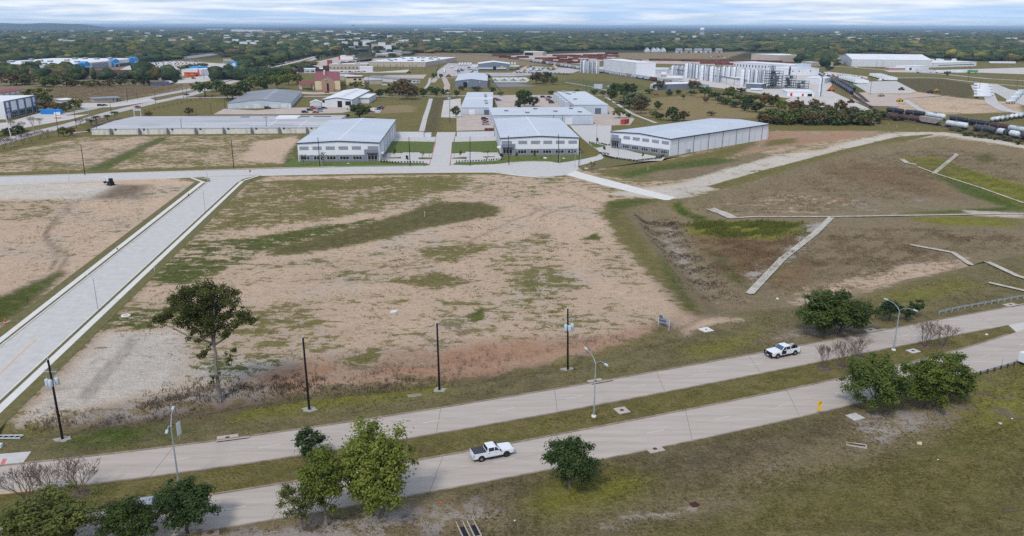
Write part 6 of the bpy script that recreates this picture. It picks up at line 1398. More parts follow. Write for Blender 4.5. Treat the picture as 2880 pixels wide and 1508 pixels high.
lot('yard',[(1668,354),(1668,322),(1712,322),(1708,296),(1785,334),(1772,352)],'lot_pink');
lot('parking_lot',[(1130,163),(1090,170),(930,170),(930,180),(1036,178),(1050,165)],'lot_pink');lot('parking_lot',[(880,176),(960,158),(1010,164),(935,182),(925,206),(850,206),(820,206)],'lot_pink')
lot('parking_lot',[(925,206),(1050,205),(1150,204),(1150,196),(1060,203),(1020,196),(925,196)],'lot_pale');lot('yard',[(1090,212),(1200,210),(1190,222),(1060,216)],'lot_pink')
lot('parking_lot',[(840,258),(888,260),(985,258),(1000,262),(880,266),(820,262)],'lot_pink')
lot('parking_lot',[(360,186),(400,176),(500,172),(640,180),(700,184),(650,196),(560,190),(500,198),(420,206),(330,200)],'lot_pale')
lot('parking_lot',[(510,222),(570,214),(640,206),(700,196),(740,192),(640,220),(560,232),(440,238),(470,226)],'lot_pale')
lot('parking_lot',[(20,345),(110,318),(190,326),(250,322),(200,336),(60,362),(-60,372),(-60,350)],'lot_pale');lot('parking_lot',[(170,292),(262,290),(340,290),(420,276),(440,284),(320,302),(240,304)],'lot_pale')
lot('yard',[(1230,200),(1260,178),(1345,180),(1345,205),(1440,205),(1480,186),(1600,192),(1640,196),(1610,206),(1440,215),(1230,215)],'street_far')
lot('yard',[(1384,218),(1480,218),(1490,226),(1480,232),(1390,232)],'lot_pale');lot('asphalt_lane',[(1380,236),(1450,234),(1510,244),(1400,246)],'asphalt')
lot('pipe_yard',[(1400,160),(1480,154),(1560,152),(1700,148),(1740,158),(1720,166),(1690,172),(1640,182),(1540,172)],'lot_pink');lot('pipe_yard',[(1700,172),(1860,168),(2180,170),(2200,182),(2080,186),(1880,180),(1700,178)],'lot_pink')
lot('plant_yard',[(1640,192),(1720,186),(1850,190),(2060,190),(2230,206),(2330,212),(2340,240),(2300,280),(2210,276),(2100,258),(1960,240),(1790,222)],'lot_pale')
lot('plant_yard',[(2290,255),(2340,258),(2470,318),(2330,308),(2200,285)],'lot_pale')
lot('gravel_lot',[(2398,236),(2440,230),(2520,228),(2578,258),(2560,263),(2445,264)],'gravel_pale');lot('plant_car_park',[(2290,205),(2330,202),(2440,216),(2440,222),(2360,214),(2300,212)],'lot_pale')
lot('factory_yard',[(2480,196),(2620,198),(2760,194),(2900,190),(2900,210),(2760,205),(2640,206),(2500,203)],'lot_pale')
street([(2330,186),(2400,190),(2540,201),(2660,210),(2780,222),(2960,232)],8);street([(2500,220),(2600,218.5),(2660,222),(2760,234),(2900,245)],5,'gravel_pale','gravel_road')
lot('gravel_road',[(2730,240),(2800,236),(2840,252),(2890,260),(2890,300),(2840,285),(2800,262),(2740,262)],'gravel_pale')
street([(2515,283),(2545,281),(2560,292),(2590,310),(2640,326)],5,'gravel_pale','gravel_road');street([(2780,262),(2790,290),(2830,312),(2960,332)],9,'gravel_pale','gravel_road')
lot('sand_patch',[(2410,265),(2500,268),(2660,270),(2680,268),(2560,276),(2520,284),(2530,300),(2440,298)],'lot_pink')
street([(1212,278),(1206,300),(1196,330),(1186,370)],3.2,'gravel_pale','gravel_path');street([(1709,276),(1730,290),(1780,322),(1846,347)],2.6,'gravel_pale','gravel_path')
street([(1590,232),(1660,244),(1712,256)],2.2,'gravel_pale','gravel_path');street([(1210,220),(1206,236),(1196,250)],3,'street_far','street')
street([(1740,148.4),(2000,148.4),(2150,151)],6,'gravel_pale','street')
street([(200,376),(230,372),(262,370)],3.5,'street_far','lane')

def text_obj(body,size,parent,loc,rot,m,name='lettering'):
 cu=bpy.data.curves.new(name,'FONT');cu.body=body;cu.size=size;cu.align_x='CENTER';cu.align_y='CENTER';cu.extrude=.004;tmp=bpy.data.objects.new(name,cu);C.objects.link(tmp)
 bpy.context.view_layer.update();me_=bpy.data.meshes.new_from_object(tmp.evaluated_get(bpy.context.evaluated_depsgraph_get()));bpy.data.objects.remove(tmp);me_.materials.clear();me_.materials.append(M(m))
 o=bpy.data.objects.new(name,me_);C.objects.link(o);o.parent=parent;o.location=loc;o.rotation_euler=rot;return o
# ------------------------------------------------------------------ railway
def track(px,name,label):
 l_=resample(gl(px),3.0);t=thing(name,label,'railway',(0,0,0))
 q=MB().use('ballast');wallstrip(q,offset(l_,2.0),offset(l_,-2.0),-0.1,0.30);q.build('track_bed',t)
 for s_ in(-0.75,0.75):q=MB().use('rail_steel');wallstrip(q,offset(l_,s_+.05),offset(l_,s_-.05),0.30,0.50);q.build('rail',t)
 if l_ and len(l_)<260:
  q=MB().use('sleeper_wood')
  for a,b in zip(l_[:-1],l_[1:]):
   a,b=Vector(a),Vector(b);d=(b-a).normalized();n=Vector((-d.y,d.x))
   for k in range(2):c=a.lerp(b,.25+k*.5);q.obox((c.x-n.x*1.25-d.x*.12,c.y-n.y*1.25-d.y*.12,.31),(n.x*2.5,n.y*2.5,0),(d.x*.24,d.y*.24,0),(0,0,.06))
  q.build('sleepers',t)['kind']='stuff'
 return l_
TL=track([(2330,306),(2400,318),(2440,329),(2500,338),(2590,347.5),(2660,358.5),(2735,370),(2805,382),(2880,396),(2990,416),(3120,440)],'railway_track','near railway track running down the right photo edge')
TU=track([(2398,272),(2420,285),(2450,303),(2484,317),(2543,325.5),(2605,333.5),(2667,343),(2730,354),(2790,364),(2880,380),(3000,402)],'railway_track','second railway track behind the near one at right')
TB=track([(2290,203),(2314,215),(2345,234),(2374,252),(2398,268),(2420,283)],'railway_track','plant siding carrying the double row of black tank cars, left track')
TC=track([(2310,203),(2334,217),(2362,234),(2385,247),(2404,258),(2420,270),(2440,288)],'railway_track','plant siding carrying the double row of black tank cars, right track')
TH=track([(1180,150),(1300,153),(1400,160),(1489,174),(1560,184.5),(1621,194.5),(1720,209.5),(1820,226),(1888,237),(1968,248.5),(2080,266),(2200,287),(2330,306)],'railway_track','long railway curving past the white factory block')
def along(line,s):
 d=0.0
 for a,b in zip(line[:-1],line[1:]):
  a_,b_=Vector(a),Vector(b);l_=(b_-a_).length
  if d+l_>=s:p=a_.lerp(b_,(s-d)/l_);v=b_-a_;return p,math.atan2(v.y,v.x)
  d+=l_
 return Vector(line[-1]),0.0
def near_s(line,px,py):
 g=Vector(G(px,py));best,bs,d=1e9,0,0.0
 for a,b in zip(line[:-1],line[1:]):
  a_,b_=Vector(a),Vector(b)
  if(a_-g).length<best:best,bs=(a_-g).length,d
  d+=(b_-a_).length
 return bs
def bogies(t,L_):
 for x in(-L_/2+2.2,L_/2-2.2):
  q=MB().use('black_paint');q.box(x-1.5,x+1.5,-1.0,1.0,.75,1.1)
  for dx_ in(-.9,.9):
   for y_ in(-.78,.78):q.lathe([(.45,-.07),(.45,.07)],10,'y',(x+dx_,y_,.95))
  q.build('bogie',t)
def tank_car(label,m,loc=(0,0,0),rz=0,L_=15.0,r=1.5,group=None,band=None):
 t=thing('tank_car',label,'tank car',loc,rz,group);n=18;zc=1.35+r
 q=MB().use(m);pr=[(r*.15,-L_/2+.6),(r*.62,-L_/2+.72),(r*.92,-L_/2+1.05),(r,-L_/2+1.5),(r,L_/2-1.5),(r*.92,L_/2-1.05),(r*.62,L_/2-.72),(r*.15,L_/2-.6)]
 q.lathe(pr,n,'x',(0,0,zc));b=q.build('tank',t)
 q=MB().use('black_paint');q.box(-L_/2,L_/2,-.35,.35,.95,1.25);
 for s_ in(-1,1):q.box(s_*(L_/2-1.4)-1.3,s_*(L_/2-1.4)+1.3,-1.3,1.3,1.12,1.3)
 q.build('underframe',t)
 q=MB().use('galv_dark');q.lathe([(.55,zc+r-.05),(.55,zc+r+.35),(.4,zc+r+.45)],10,'z');q.box(-1.6,1.6,-.9,-.8,zc+r-.1,zc+r-.02);q.box(-1.6,1.6,.8,.9,zc+r-.1,zc+r-.02)
 for x_ in(-1.6,1.5):q.box(x_,x_+.06,-.9,.9,zc+r+.25,zc+r+.31)
 for x_ in(-1.58,1.52):
  for y_ in(-.88,.84):q.box(x_,x_+.05,y_,y_+.05,zc+r-.1,zc+r+.3)
 q.build('dome_platform',t)
 if band:q=MB().use(band);q.lathe([(r+.02,-2.2),(r+.02,2.2)],n,'x',(0,0,zc));q.build('band',b)
 q=MB().use('galv');q.box(-.3,-.24,-r-.12,-r-.06,1.2,zc+.9);q.box(.24,.3,-r-.12,-r-.06,1.2,zc+.9);q.build('ladder',t)
 bogies(t,L_);return t
def hopper_car(label,m,loc=(0,0,0),rz=0,L_=17.0,group=None,text=None):
 t=thing('hopper_car',label,'hopper car',loc,rz,group);q=MB().use(m);h0,h1,w=1.5,4.6,1.5
 q.extr([(-L_/2+1.0,2.6),(-L_/2+3.0,h0),(L_/2-3.0,h0),(L_/2-1.0,2.6),(L_/2-.4,h1-.3),(L_/2-.8,h1),(-L_/2+.8,h1),(-L_/2+.4,h1-.3)],-w,w);b=q.build('hopper',t)
 q=MB().use(m)
 for k in range(14):
  x=-L_/2+1.4+k*(L_-2.8)/13
  for s_ in(-1,1):q.box(x-.06,x+.06,min(s_*w,s_*(w+.1)),max(s_*w,s_*(w+.1)),2.2,h1-.25)
 q.build('side_ribs',b)['kind']='stuff'
 q=MB().use('galv');q.box(-L_/2+.6,L_/2-.6,-.7,.7,h1+.003,h1+.14);q.build('roof_walk',t)
 q=MB().use('black_paint');q.box(-L_/2,L_/2,-.4,.4,.95,1.25)
 for k in(-1,0,1):q.prism([(k*4.2-1.4,-.9),(k*4.2+1.4,-.9),(k*4.2+1.4,.9),(k*4.2-1.4,.9)],.7,1.48)
 q.build('underframe',t);bogies(t,L_);return t
T1=[('tank_rusty','rusty brown black tank car at the left end of the near train',None),('tank_rusty','dark brown tank car with a rust streak, second in the near train',None),('H','grey ribbed hopper car in the near train'),('tank_white','pale blue white tank car in the near train, right of the ribbed hopper',None),('tank_grey','dark grey tank car right of the pale blue one',None),('tank_white','white tank car with black middle band near the photo edge','tank_black'),('tank_grey','grey tank car cut off by the right photo edge',None)]
xs=[(2500,338),(2558,344),(2622,352),(2694,363),(2769,376),(2838,388),(2902,400)]
prev=None
for(row,(px,py))in zip(T1,xs):
 p,a=along(TL,near_s(TL,px,py))
 if row[0]=='H':hopper_car(row[1],'hopper_tan',(p.x,p.y,0),a,18.0)
 else:tank_car(row[1],row[0],(p.x,p.y,0),a,16.6,1.55,band=row[2])
for m,lb,px,py,bd in[('tank_black','first clean black tank car of the second train row, nearest the scrub',2513,321,None),('tank_black','second clean black tank car of the back train row',2574,329.5,None),('tank_white','pale grey tank car between black ones in the back row',2636,338,None),('tank_black','black tank car right behind the pale blue white tank car',2698,348.5,None),('tank_black','black tank car right of the gap in the back row',2756,358,None),('tank_rusty','dull brown tank car in the back row near the photo edge',2812,368,None),('wall_blue','light blue tank car in the back row at the photo edge',2868,378,None)]:
 p,a=along(TU,near_s(TU,px,py));tank_car(lb,m,(p.x,p.y,0),a,16.6,1.5)
KB=tank_car('dark tank car in the long left row at the plant siding','tank_black',group='black tank cars on the plant siding')
KB.location=(0,0,0);first=True
for ln,s0,n,lb,mats_ in((TB,near_s(TB,2396,267)-6,11,'dark tank car in the long left row at the plant siding',None),(TC,near_s(TC,2402,257)-6,10,'dark tank car in the right row at the plant siding',None)):
 for k in range(n):
  s_=s0-k*16.2
  if s_<2:break
  p,a=along(ln,s_);lab=('front ' if k==0 else '')+lb
  sw={'tank_black':'tank_rusty'}if(ln is TC and k in(4,5))else({'tank_black':'tank_grey'}if k%3==1 else None)
  if first:KB.location=(p.x,p.y,0);KB.rotation_euler=(0,0,a);KB['label']=lab;first=False
  else:dup(KB,(p.x,p.y,0),a,lab,swap=sw)
HP=None;s_=near_s(TH,1968,248.5)+8;k=0
cols=['hopper_grey','hopper_grey','rust_beige','hopper_grey','hopper_tan','hopper_grey','rust','hopper_grey','hopper_grey','wall_blue','hopper_tan','hopper_grey','hopper_grey','hopper_grey','hopper_grey','hopper_grey','hopper_tan','hopper_tan','hopper_grey','hopper_grey','hopper_grey','hopper_tan','hopper_grey']
while s_>near_s(TH,1489,174)and k<40:
 p,a=along(TH,s_);c_=cols[k%len(cols)]
 lb={2:'tan hopper car with red graffiti letters, behind the railside shed',6:'rusty orange topped hopper car in the long train'}.get(k,{'hopper_grey':'pale grey hopper car in the long train','hopper_tan':'dull tan hopper car in the long train','wall_blue':'bluish hopper car in the long train','rust_beige':'tan hopper car in the long train','rust':'rusty hopper car in the long train'}[c_])
 if HP is None:HP=hopper_car(lb,'hopper_grey',(p.x,p.y,0),a,17.5,'hopper cars of the long train');o_=HP
 else:o_=dup(HP,(p.x,p.y,0),a,lb,swap=None if c_=='hopper_grey' else{'hopper_grey':c_})
 if k==2:
  text_obj('ENTR',3.4,o_,(0,-1.64,3.1),(PI/2,0,0),'sign_red','graffiti').scale=(1.25,1,1)
 s_-=18.6;k+=1
# ------------------------------------------------------------------ tanks and plant
def silo(px,py,top,wpx,m,label,group='white storage silos of the plant'):
 x,y=G(px,py);h=height_for(x,y,0,top);r=wpx/2*y/FOC
 t=thing('silo',label,'silo',(x,y,0),0,group);q=MB().use(m);q.lathe([(r,-.1),(r,h-1.0),(r*.7,h-.3),(r*.1,h)],22);q.build('shell',t)
 for k in range(1,5):q=MB().use(m);q.lathe([(r+.06,h*k/5-.12),(r+.06,h*k/5+.12)],22);q.build('hoop',t)
 q=MB().use('galv_dark');q.box(-.4,.4,-r-.5,-r-.1,0,h);q.build('ladder',t);q=MB().use('galv');q.lathe([(r*.5,h-.25),(r*.5,h+.7)],10);q.build('roof_rail',t)
sl=[(1893,210,184,11,'silo_white'),(1905,211,184,11,'silo_grey'),(1918,212,185,12,'silo_grey'),(1932,220,178,15,'silo_white'),(1944,221,179,12,'silo_grey'),(1952,222,180,10,'silo_grey'),(1961,223,182,11,'silo_white'),(1976,226,183,16,'silo_white'),(1990,228,185,9,'silo_grey'),(2003,230,186,17,'silo_white'),(2021,232,189,15,'silo_grey'),(2036,222,186,11,'silo_white'),(2051,224,187,13,'silo_white'),(2066,226,188,13,'silo_white'),(2089,244,193,18,'silo_white'),(2106,236,195,12,'silo_white'),(2117,234,198,8,'silo_grey'),(2128,236,196,10,'silo_white'),(2138,236,197,9,'silo_grey'),(2148,238,198,9,'silo_white'),(1635,204,168,8,'silo_grey'),(1644,205,169,10,'silo_white'),(1656,206,171,11,'silo_grey'),(1668,207,172,10,'silo_grey'),(1680,207,173,10,'silo_white'),(1818,216,187,7,'silo_white')]
for i,(px,py,tp,w,m)in enumerate(sl):
 pos=['behind the low factory','left in the tall silo row','in the middle of the tall silo row','above the white store house','by the dark loading canopy','left of the tall white block'][0 if i<3 else 1 if i<7 else 2 if i<11 else 3 if i<14 else 4 if i<20 else 5]
 silo(px,py,tp,w,m,('slim white tank tower beside the white block' if i==25 else('tall %s silo %s'%('white' if m=='silo_white' else 'grey',pos))))
silo(2305,272,218,11,'silo_white','tall lone white tank right of the red door workshop',None)
def frame_tower(px,py,top,wpx,label,levels=6,depth=12):
 x,y=G(px,py);h=height_for(x,y,0,top);w=wpx*y/FOC;t=thing('steel_tower',label,'steel tower',(x,y,0));q=MB().use('steel_frame')
 for fx in(0,.5,1):
  for fy in(0,1):q.box(-w/2+fx*w-.2,-w/2+fx*w+.2,fy*depth-.2,fy*depth+.2,0,h)
 q.build('columns',t)['kind']='stuff'
 for k in range(1,levels+1):
  z=h*k/levels;q=MB().use('steel_frame' if k%2 else 'galv_dark');q.box(-w/2-.3,w/2+.3,-.5,depth+.3,z-.35,z-.15);q.build('deck',t)
  q=MB().use('steel_frame');z0=h*(k-1)/levels
  for a,b in(((-w/2,z0),(0,z)),((w/2,z0),(0,z))):q.tube((a[0],-.1,a[1]),(b[0],-.1,b[1]-.3),.16,.16,4)
  q.build('brace',t);q=MB().use(random.choice(['silo_grey','silo_white','galv_dark']));r=min(w*.18,2.4)
  q.lathe([(r,z0+.05),(r,z-.6)],10,'z',(random.uniform(-w*.25,w*.25),depth*.5,0));q.build('vessel',t)
frame_tower(2176,250,200,44,'tall grey steel process tower between silos and factory hall',7);frame_tower(2170,248,185,10,'thin steel stack frame with red tip rising over the plant',8,5);frame_tower(2222,248,213,28,'second lower steel process tower right of the tall one',5);frame_tower(2258,250,228,30,'low steel pipe rack beside the small workshop',3)
for px,py,top,L_,lb in[(1898,224,214,46,'horizontal white tank at the pipe bridge'),(1866,216,202,16,'white round tank left of the pipe bridge'),(2128,256,248,34,'long low white tank below the dark canopy')]:
 x,y=G(px,py);w=L_*y/FOC;r=height_for(x,y,0,top)/2.4;t=thing('storage_tank',lb,'tank',(x,y,0),-.25);q=MB().use('silo_white');q.lathe([(r*.4,-w/2),(r,-w/2+r*.6),(r,w/2-r*.6),(r*.4,w/2)],16,'x',(0,0,r*1.3));q.build('shell',t)
 q=MB().use('galv_dark');q.box(-w*.3-.4,-w*.3+.4,-r*.7,r*.7,0,r*.7);q.box(w*.3-.4,w*.3+.4,-r*.7,r*.7,0,r*.7);q.build('saddle',t)
q=MB().use('rust_beige');a,b=G(1880,207),G(2100,246)
t=thing('pipe_bridge','long low steel pipe bridge in front of the silo row','pipe bridge',(0,0,0));l_=straight(a,b,24)
for k_,(z,m)in enumerate(((5.6,'steel_frame'),(6.4,'galv'),(6.9,'rust'))):q=MB().use(m);wallstrip(q,offset(l_,.9-.5*k_),offset(l_,.3-.5*k_),z,z+.4);q.build('pipe',t)
for p in l_[::2]:q=MB().use('steel_frame');q.box(p[0]-.2,p[0]+.2,p[1]-.2,p[1]+.2,0,5.59);q.build('post',t)
# pipes in the yard: every stack is a thing
def stack_mesh(name,n,L_,m,r=.45):
 q=MB().use(m)
 for row in range(3):
  for k in range(n-row):q.tube((-L_/2+random.uniform(-.4,.4),(k-(n-row-1)/2)*2*r*1.02,r+row*r*1.75),(L_/2+random.uniform(-.4,.4),(k-(n-row-1)/2)*2*r*1.02,r+row*r*1.75),r,r,7)
 return q.mesh(name)
SM=[stack_mesh('pipes',n,L_,m)for n,L_,m in((12,15,'rust'),(16,18,'rust_dark'),(10,22,'rust'))]
ys=[(1445,166),(1470,163),(1525,167),(1540,172),(1556,167),(1565,176),(1580,164),(1590,171),(1600,159),(1612,168),(1618,160),(1632,163),(1640,172),(1652,162),(1660,158),(1668,165),(1676,160),(1685,164),(1695,157),(1720,153),(1720,160),(1600,176),(1612,178),(1575,159),(1550,181),(1420,162),(1405,158),(1640,177),(1860,171),(1895,172),(1925,172),(1950,173),(1985,174),(2020,174),(2060,173),(2100,174),(2130,175),(2165,176),(2190,180),(1790,173),(1760,171),(2010,180),(2040,183),(2165,184),(1700,168)]
for i,(px,py)in enumerate(ys):
 x,y=G(px,py);t=thing('pipe_stack','rust brown stack of steel pipes in the %s pipe yard'%('left' if px<1730 else 'right'),'pipe stack',(x,y,0.05),random.uniform(-.5,.1)if px<1730 else-.1,'pipe stacks in the yard');s_=y/950;t.scale=(s_*(1.5 if px>1850 else.75),s_*.62,s_*.85)
 o=bpy.data.objects.new('pipes',SM[i%3]);C.objects.link(o);o.parent=t
# ------------------------------------------------------------------ water tower, masts
x,y=G(1974,101.5);t=thing('water_tower','white water tower on slim legs rising from the woods','water tower',(x,y,0));h=height_for(x,y,0,77.5);r=6.2/2240*y
q=MB().use('roof_white');q.lathe([(r*.2,h*.56),(r*.75,h*.60),(r*.98,h*.70),(r,h*.80),(r*.85,h*.92),(r*.4,h*.98),(.3,h)],24);q.build('tank',t)
q=MB().use('roof_white');q.lathe([(r*.16,0),(r*.16,h*.6)],10);q.build('riser',t)
for k in range(6):a=k*PI/3;q=MB().use('roof_white');q.tube((r*math.cos(a),r*math.sin(a),0),(r*.85*math.cos(a),r*.85*math.sin(a),h*.66),r*.075,r*.06,6);q.build('leg',t)
for px,by,ty,lb,wd in[(250,74,54,'thin radio mast on the left horizon',2.2),(994,84,68,'water tank tower on the far centre horizon',3.5),(1270,95,66,'distant lattice mast left of the centre woods',2.0),(1195,125,80,'tall thin mast among the centre woods',1.3),(1236,118,78,'second tall mast right of the first one',1.3)]:
 x,y=G(px,max(by,86));h=height_for(x,y,0,ty);t=thing('mast',lb,'mast',(x,y,0));q=MB().use('galv');w=wd*y/5200
 if 'water' in lb:q.lathe([(w*1.8,h*.72),(w*2.6,h*.78),(w*2.6,h*.95),(w*.6,h)],14)
 q.tube((0,0,0),(0,0,h),w*.5,w*.28,6);q.build('pole',t)
# golden arch sign
x,y=G(1001,124);h=height_for(x,y,0,109);t=thing('arch_sign','tall pole sign with a yellow letter M over the town centre','sign',(x,y,0));w=7*y/FOC/2
q=MB().use('galv_dark');q.box(-.5,.5,-.5,.5,0,h*.7);q.build('pole',t);q=MB().use('sign_red');q.box(-w*.7,w*.7,-.6,.4,h*.62,h*.72);q.build('board',t)
q=MB().use('yellow_bright')
for s_ in(-1,1):
 pr=[(s_*(w*.5+w*.45*math.cos(a_)),h*.72+(h*.28)*math.sin(a_)**.7 if math.sin(a_)>0 else h*.72)for a_ in np.linspace(0,PI,11)]
 for a_,b_ in zip(pr[:-1],pr[1:]):q.tube((a_[0],0,a_[1]),(b_[0],0,b_[1]),w*.13,w*.13,5)
q.build('letter',t)

# ------------------------------------------------------------------ vehicles
def wheel(t,x,y,r=.40,w=.28,rimm='rim'):
 q=MB().use('tyre');q.lathe([(r*.62,-w/2),(r*.95,-w/2),(r,-w*.36),(r,w*.36),(r*.95,w/2),(r*.62,w/2)],22,'y',(0,0,0));o=q.build('wheel',t,(x,y,r))
 s_=-1 if y<0 else 1;q=MB().use(rimm);q.lathe([(r*.60,s_*w*.40),(r*.60,s_*w*.46),(r*.2,s_*w*.42)],16,'y')
 for k in range(6):a=k*PI/3;q.obox((r*.1*math.cos(a)-.03*math.sin(a),s_*w*.42,r*.1*math.sin(a)+.03*math.cos(a)),(r*.46*math.cos(a),0,r*.46*math.sin(a)),(.07*math.sin(a),0,-.07*math.cos(a)),(0,s_*.04,0))
 q.build('rim',o);q=MB().use('black_paint');q.lathe([(r*.58,s_*w*.36),(r*.58,s_*w*.385)],14,'y');q.build('brake_well',o)
def loft(q,secs,smooth=False):
 """sections: list of equal-length (x, y, z) rings"""
 n=len(secs[0]);vs=[p for s_ in secs for p in s_];fs=[]
 for j in range(len(secs)-1):
  for k in range(n):fs.append((j*n+k,j*n+(k+1)%n,(j+1)*n+(k+1)%n,(j+1)*n+k))
 q.add(vs,fs,smooth);q.add(vs,[tuple(reversed(range(n))),tuple((len(secs)-1)*n+k for k in range(n))])
def pickup(name,label,loc,rz,covered,dark_door,paint='car_white'):
 """crew cab pickup, front towards +x, ground at z = 0"""
 t=thing(name,label,'pickup truck',loc,rz);xf,xr=1.82,-1.86;hw=0.98
 def ring(x,zb,zt,w,wt=None):
  wt=wt or w;return[(x,-w*.97,zb),(x,-w,zb+.18),(x,-w,zt-.14),(x,-wt*.93,zt),(x,wt*.93,zt),(x,w,zt-.14),(x,w,zb+.18),(x,w*.97,zb)]
 q=MB().use(paint)
 loft(q,[ring(2.98,.62,1.02,.80),ring(2.90,.50,1.12,.93),ring(2.60,.48,1.20,.97),ring(1.25,.46,1.27,hw),ring(1.0,.46,1.27,hw),ring(-1.02,.46,1.27,hw)])
 b=q.build('body',t,bevel=.03)
 # bed: floor, sides, tailgate
 q=MB().use(paint);q.box(-2.92,-1.03,-hw,-hw+.09,.52,1.30);q.box(-2.92,-1.03,hw-.09,hw,.52,1.30);q.box(-2.95,-2.86,-hw+.09,hw-.09,.55,1.30);q.build('bed',t,bevel=.02)
 q=MB().use('black_paint');q.box(-2.86,-1.03,-hw+.09,hw-.09,.60,.72);q.build('bed_floor',t)
 if covered:q=MB().use('bed_cover');q.box(-2.88,-1.06,-hw+.06,hw-.06,1.302,1.335);q.build('bed_cover',t,bevel=.01)
 else:
  q=MB().use('black_paint');q.box(-1.75,-1.25,-.75,.75,.73,1.20);q.box(-2.4,-1.9,.1,.8,.73,1.62);q.build('tool_box',t);q=MB().use('bed_cover');q.box(-2.7,-1.3,-.6,-.1,.73,.95);q.build('cargo',t)
 # cab
 q=MB().use(paint);w0,w1=.95,.76
 loft(q,[[(1.05,-w0,1.265),(1.05,w0,1.265),(-.98,w0,1.265),(-.98,-w0,1.265)],[(.38,-w1,1.86),(.38,w1,1.86),(-.86,w1,1.86),(-.86,-w1,1.86)],[(.26,-w1+.08,1.915),(.26,w1-.08,1.915),(-.78,w1-.08,1.915),(-.78,-w1+.08,1.915)]])
 q.build('cab',t,bevel=.03)
 def pane(nm,pts,m,off=.012,par=None):
  a,b_,c_=Vector(pts[0]),Vector(pts[1]),Vector(pts[2]);n=(b_-a).cross(c_-a).normalized()*off;q_=MB().use(m);k=len(pts)
  vs=[tuple(Vector(p))for p in pts]+[tuple(Vector(p)+n)for p in pts];q_.add(vs,[tuple(reversed(range(k))),tuple(range(k,2*k))]+[(i,(i+1)%k,k+(i+1)%k,k+i)for i in range(k)]);return q_.build(nm,par or t)
 Lp=lambda x0,y0,z0,x1,y1,z1,k:(x0+(x1-x0)*k,y0+(y1-y0)*k,z0+(z1-z0)*k)
 pane('windscreen',[Lp(1.05,-w0*.93,1.265,.38,-w1*.93,1.86,.06),Lp(1.05,w0*.93,1.265,.38,w1*.93,1.86,.06),Lp(1.05,w0*.93,1.265,.38,w1*.93,1.86,.94),Lp(1.05,-w0*.93,1.265,.38,-w1*.93,1.86,.94)],'windscreen')
 pane('rear_window',[Lp(-.98,w0*.9,1.265,-.86,w1*.9,1.86,.15),Lp(-.98,-w0*.9,1.265,-.86,-w1*.9,1.86,.15),Lp(-.98,-w0*.9,1.265,-.86,-w1*.9,1.86,.88),Lp(-.98,w0*.9,1.265,-.86,w1*.9,1.86,.88)],'glass_dark')
 for s_ in(-1,1):
  y_=lambda k:s_*(w0+(w1-w0)*k);z_=lambda k:1.265+.595*k
  for nm,xa,xb,xc,xd in(('front_window',.12,.82,.36,.12),('rear_side_window',-.80,.04,.04,-.76)):
   p=[(xa,y_(.08),z_(.08)),(xb,y_(.08),z_(.08)),(xc,y_(.86),z_(.86)),(xd,y_(.86),z_(.86))]
   if s_>0:p.reverse()
   pane(nm,p,'glass_dark')
  for x0,x1 in((-.92,.06),(.08,1.02)):
   q=MB().use('black_paint' if(dark_door and s_>0 and x0>0)else paint);q.box(x0,x1,min(s_*(hw+.002),s_*(hw+.022)),max(s_*(hw+.002),s_*(hw+.022)),.62,1.22);d=q.build('door',t)
   if dark_door and s_>0 and x0>0:d['label']='black looking open front door'
   q=MB().use('black_paint');q.box(x0+.08,x0+.26,min(s_*(hw+.024),s_*(hw+.05)),max(s_*(hw+.024),s_*(hw+.05)),1.08,1.13);q.build('handle',d)
  q=MB().use('black_paint');q.box(.80,.98,min(s_*1.0,s_*1.20),max(s_*1.0,s_*1.20),1.27,1.45);q.build('mirror',t)
  q=MB().use('black_paint');q.box(-.95,1.2,min(s_*.9,s_*1.05),max(s_*.9,s_*1.05),.36,.44);q.build('running_board',t)
  q=MB().use('lamp_clear');q.box(2.80,3.0,min(s_*.58,s_*.86),max(s_*.58,s_*.86),.90,1.06);q.build('headlight',t)
  q=MB().use('lamp_red');q.box(-2.975,-2.90,min(s_*.86,s_*.99),max(s_*.86,s_*.99),.86,1.18);q.build('tail_light',t)
  for x_ in(xf,xr):
   q=MB().use('black_paint');q.lathe([(.50,-.012),(.50,.012)],22,'y',(x_,s_*(hw+.004),.46));q.build('wheel_arch',t)
   wheel(t,x_,s_*(hw-.10),.41,.27,'rim_dark' if(covered and x_>0)else 'rim')
 q=MB().use('black_paint' if dark_door else 'galv');q.box(2.92,3.12,-.92,.92,.46,.68);q.build('front_bumper',t,bevel=.03)
 q=MB().use('black_paint');q.box(2.90,3.03,-.56,.56,.70,1.02);q.build('grille',t);q=MB().use('lamp_clear' if not dark_door else 'frame_white');q.box(3.125,3.14,-.25,.25,.52,.64);q.build('number_plate',t)
 if dark_door:q=MB().use('black_paint');q.box(3.04,3.16,-.95,-.80,.5,1.25);q.box(3.04,3.16,.80,.95,.5,1.25);q.box(3.04,3.14,-.8,.8,1.1,1.18);q.build('grille_guard',t)
 q=MB().use('galv' if covered else 'black_paint');q.box(-3.12,-2.96,-.94,.94,.46,.64);q.build('rear_bumper',t,bevel=.02);q=MB().use('black_paint');q.box(-2.7,2.8,-.7,.7,.30,.46);q.build('chassis',t)
 return t
def by_wheels(front,rear,side):
 """ground pose from the contact pixels of the two wheels seen; side -1: they are the vehicle's right wheels"""
 f,r=Vector(G(*front,.03)),Vector(G(*rear,.03));d=(f-r).normalized();n=Vector((-d.y,d.x));k=(f-r).length/3.68
 c_=(f+r)/2-n*side*.88*k+d*.02;return(c_.x,c_.y,.031),math.atan2(d.y,d.x),k
loc,rz,k=by_wheels((1424,1284.5),(1354,1298.5),-1);pickup('pickup_truck','white crew cab pickup with black covered bed on the near carriageway',loc,rz,True,False).scale=(k,)*3;print('pickup',k)
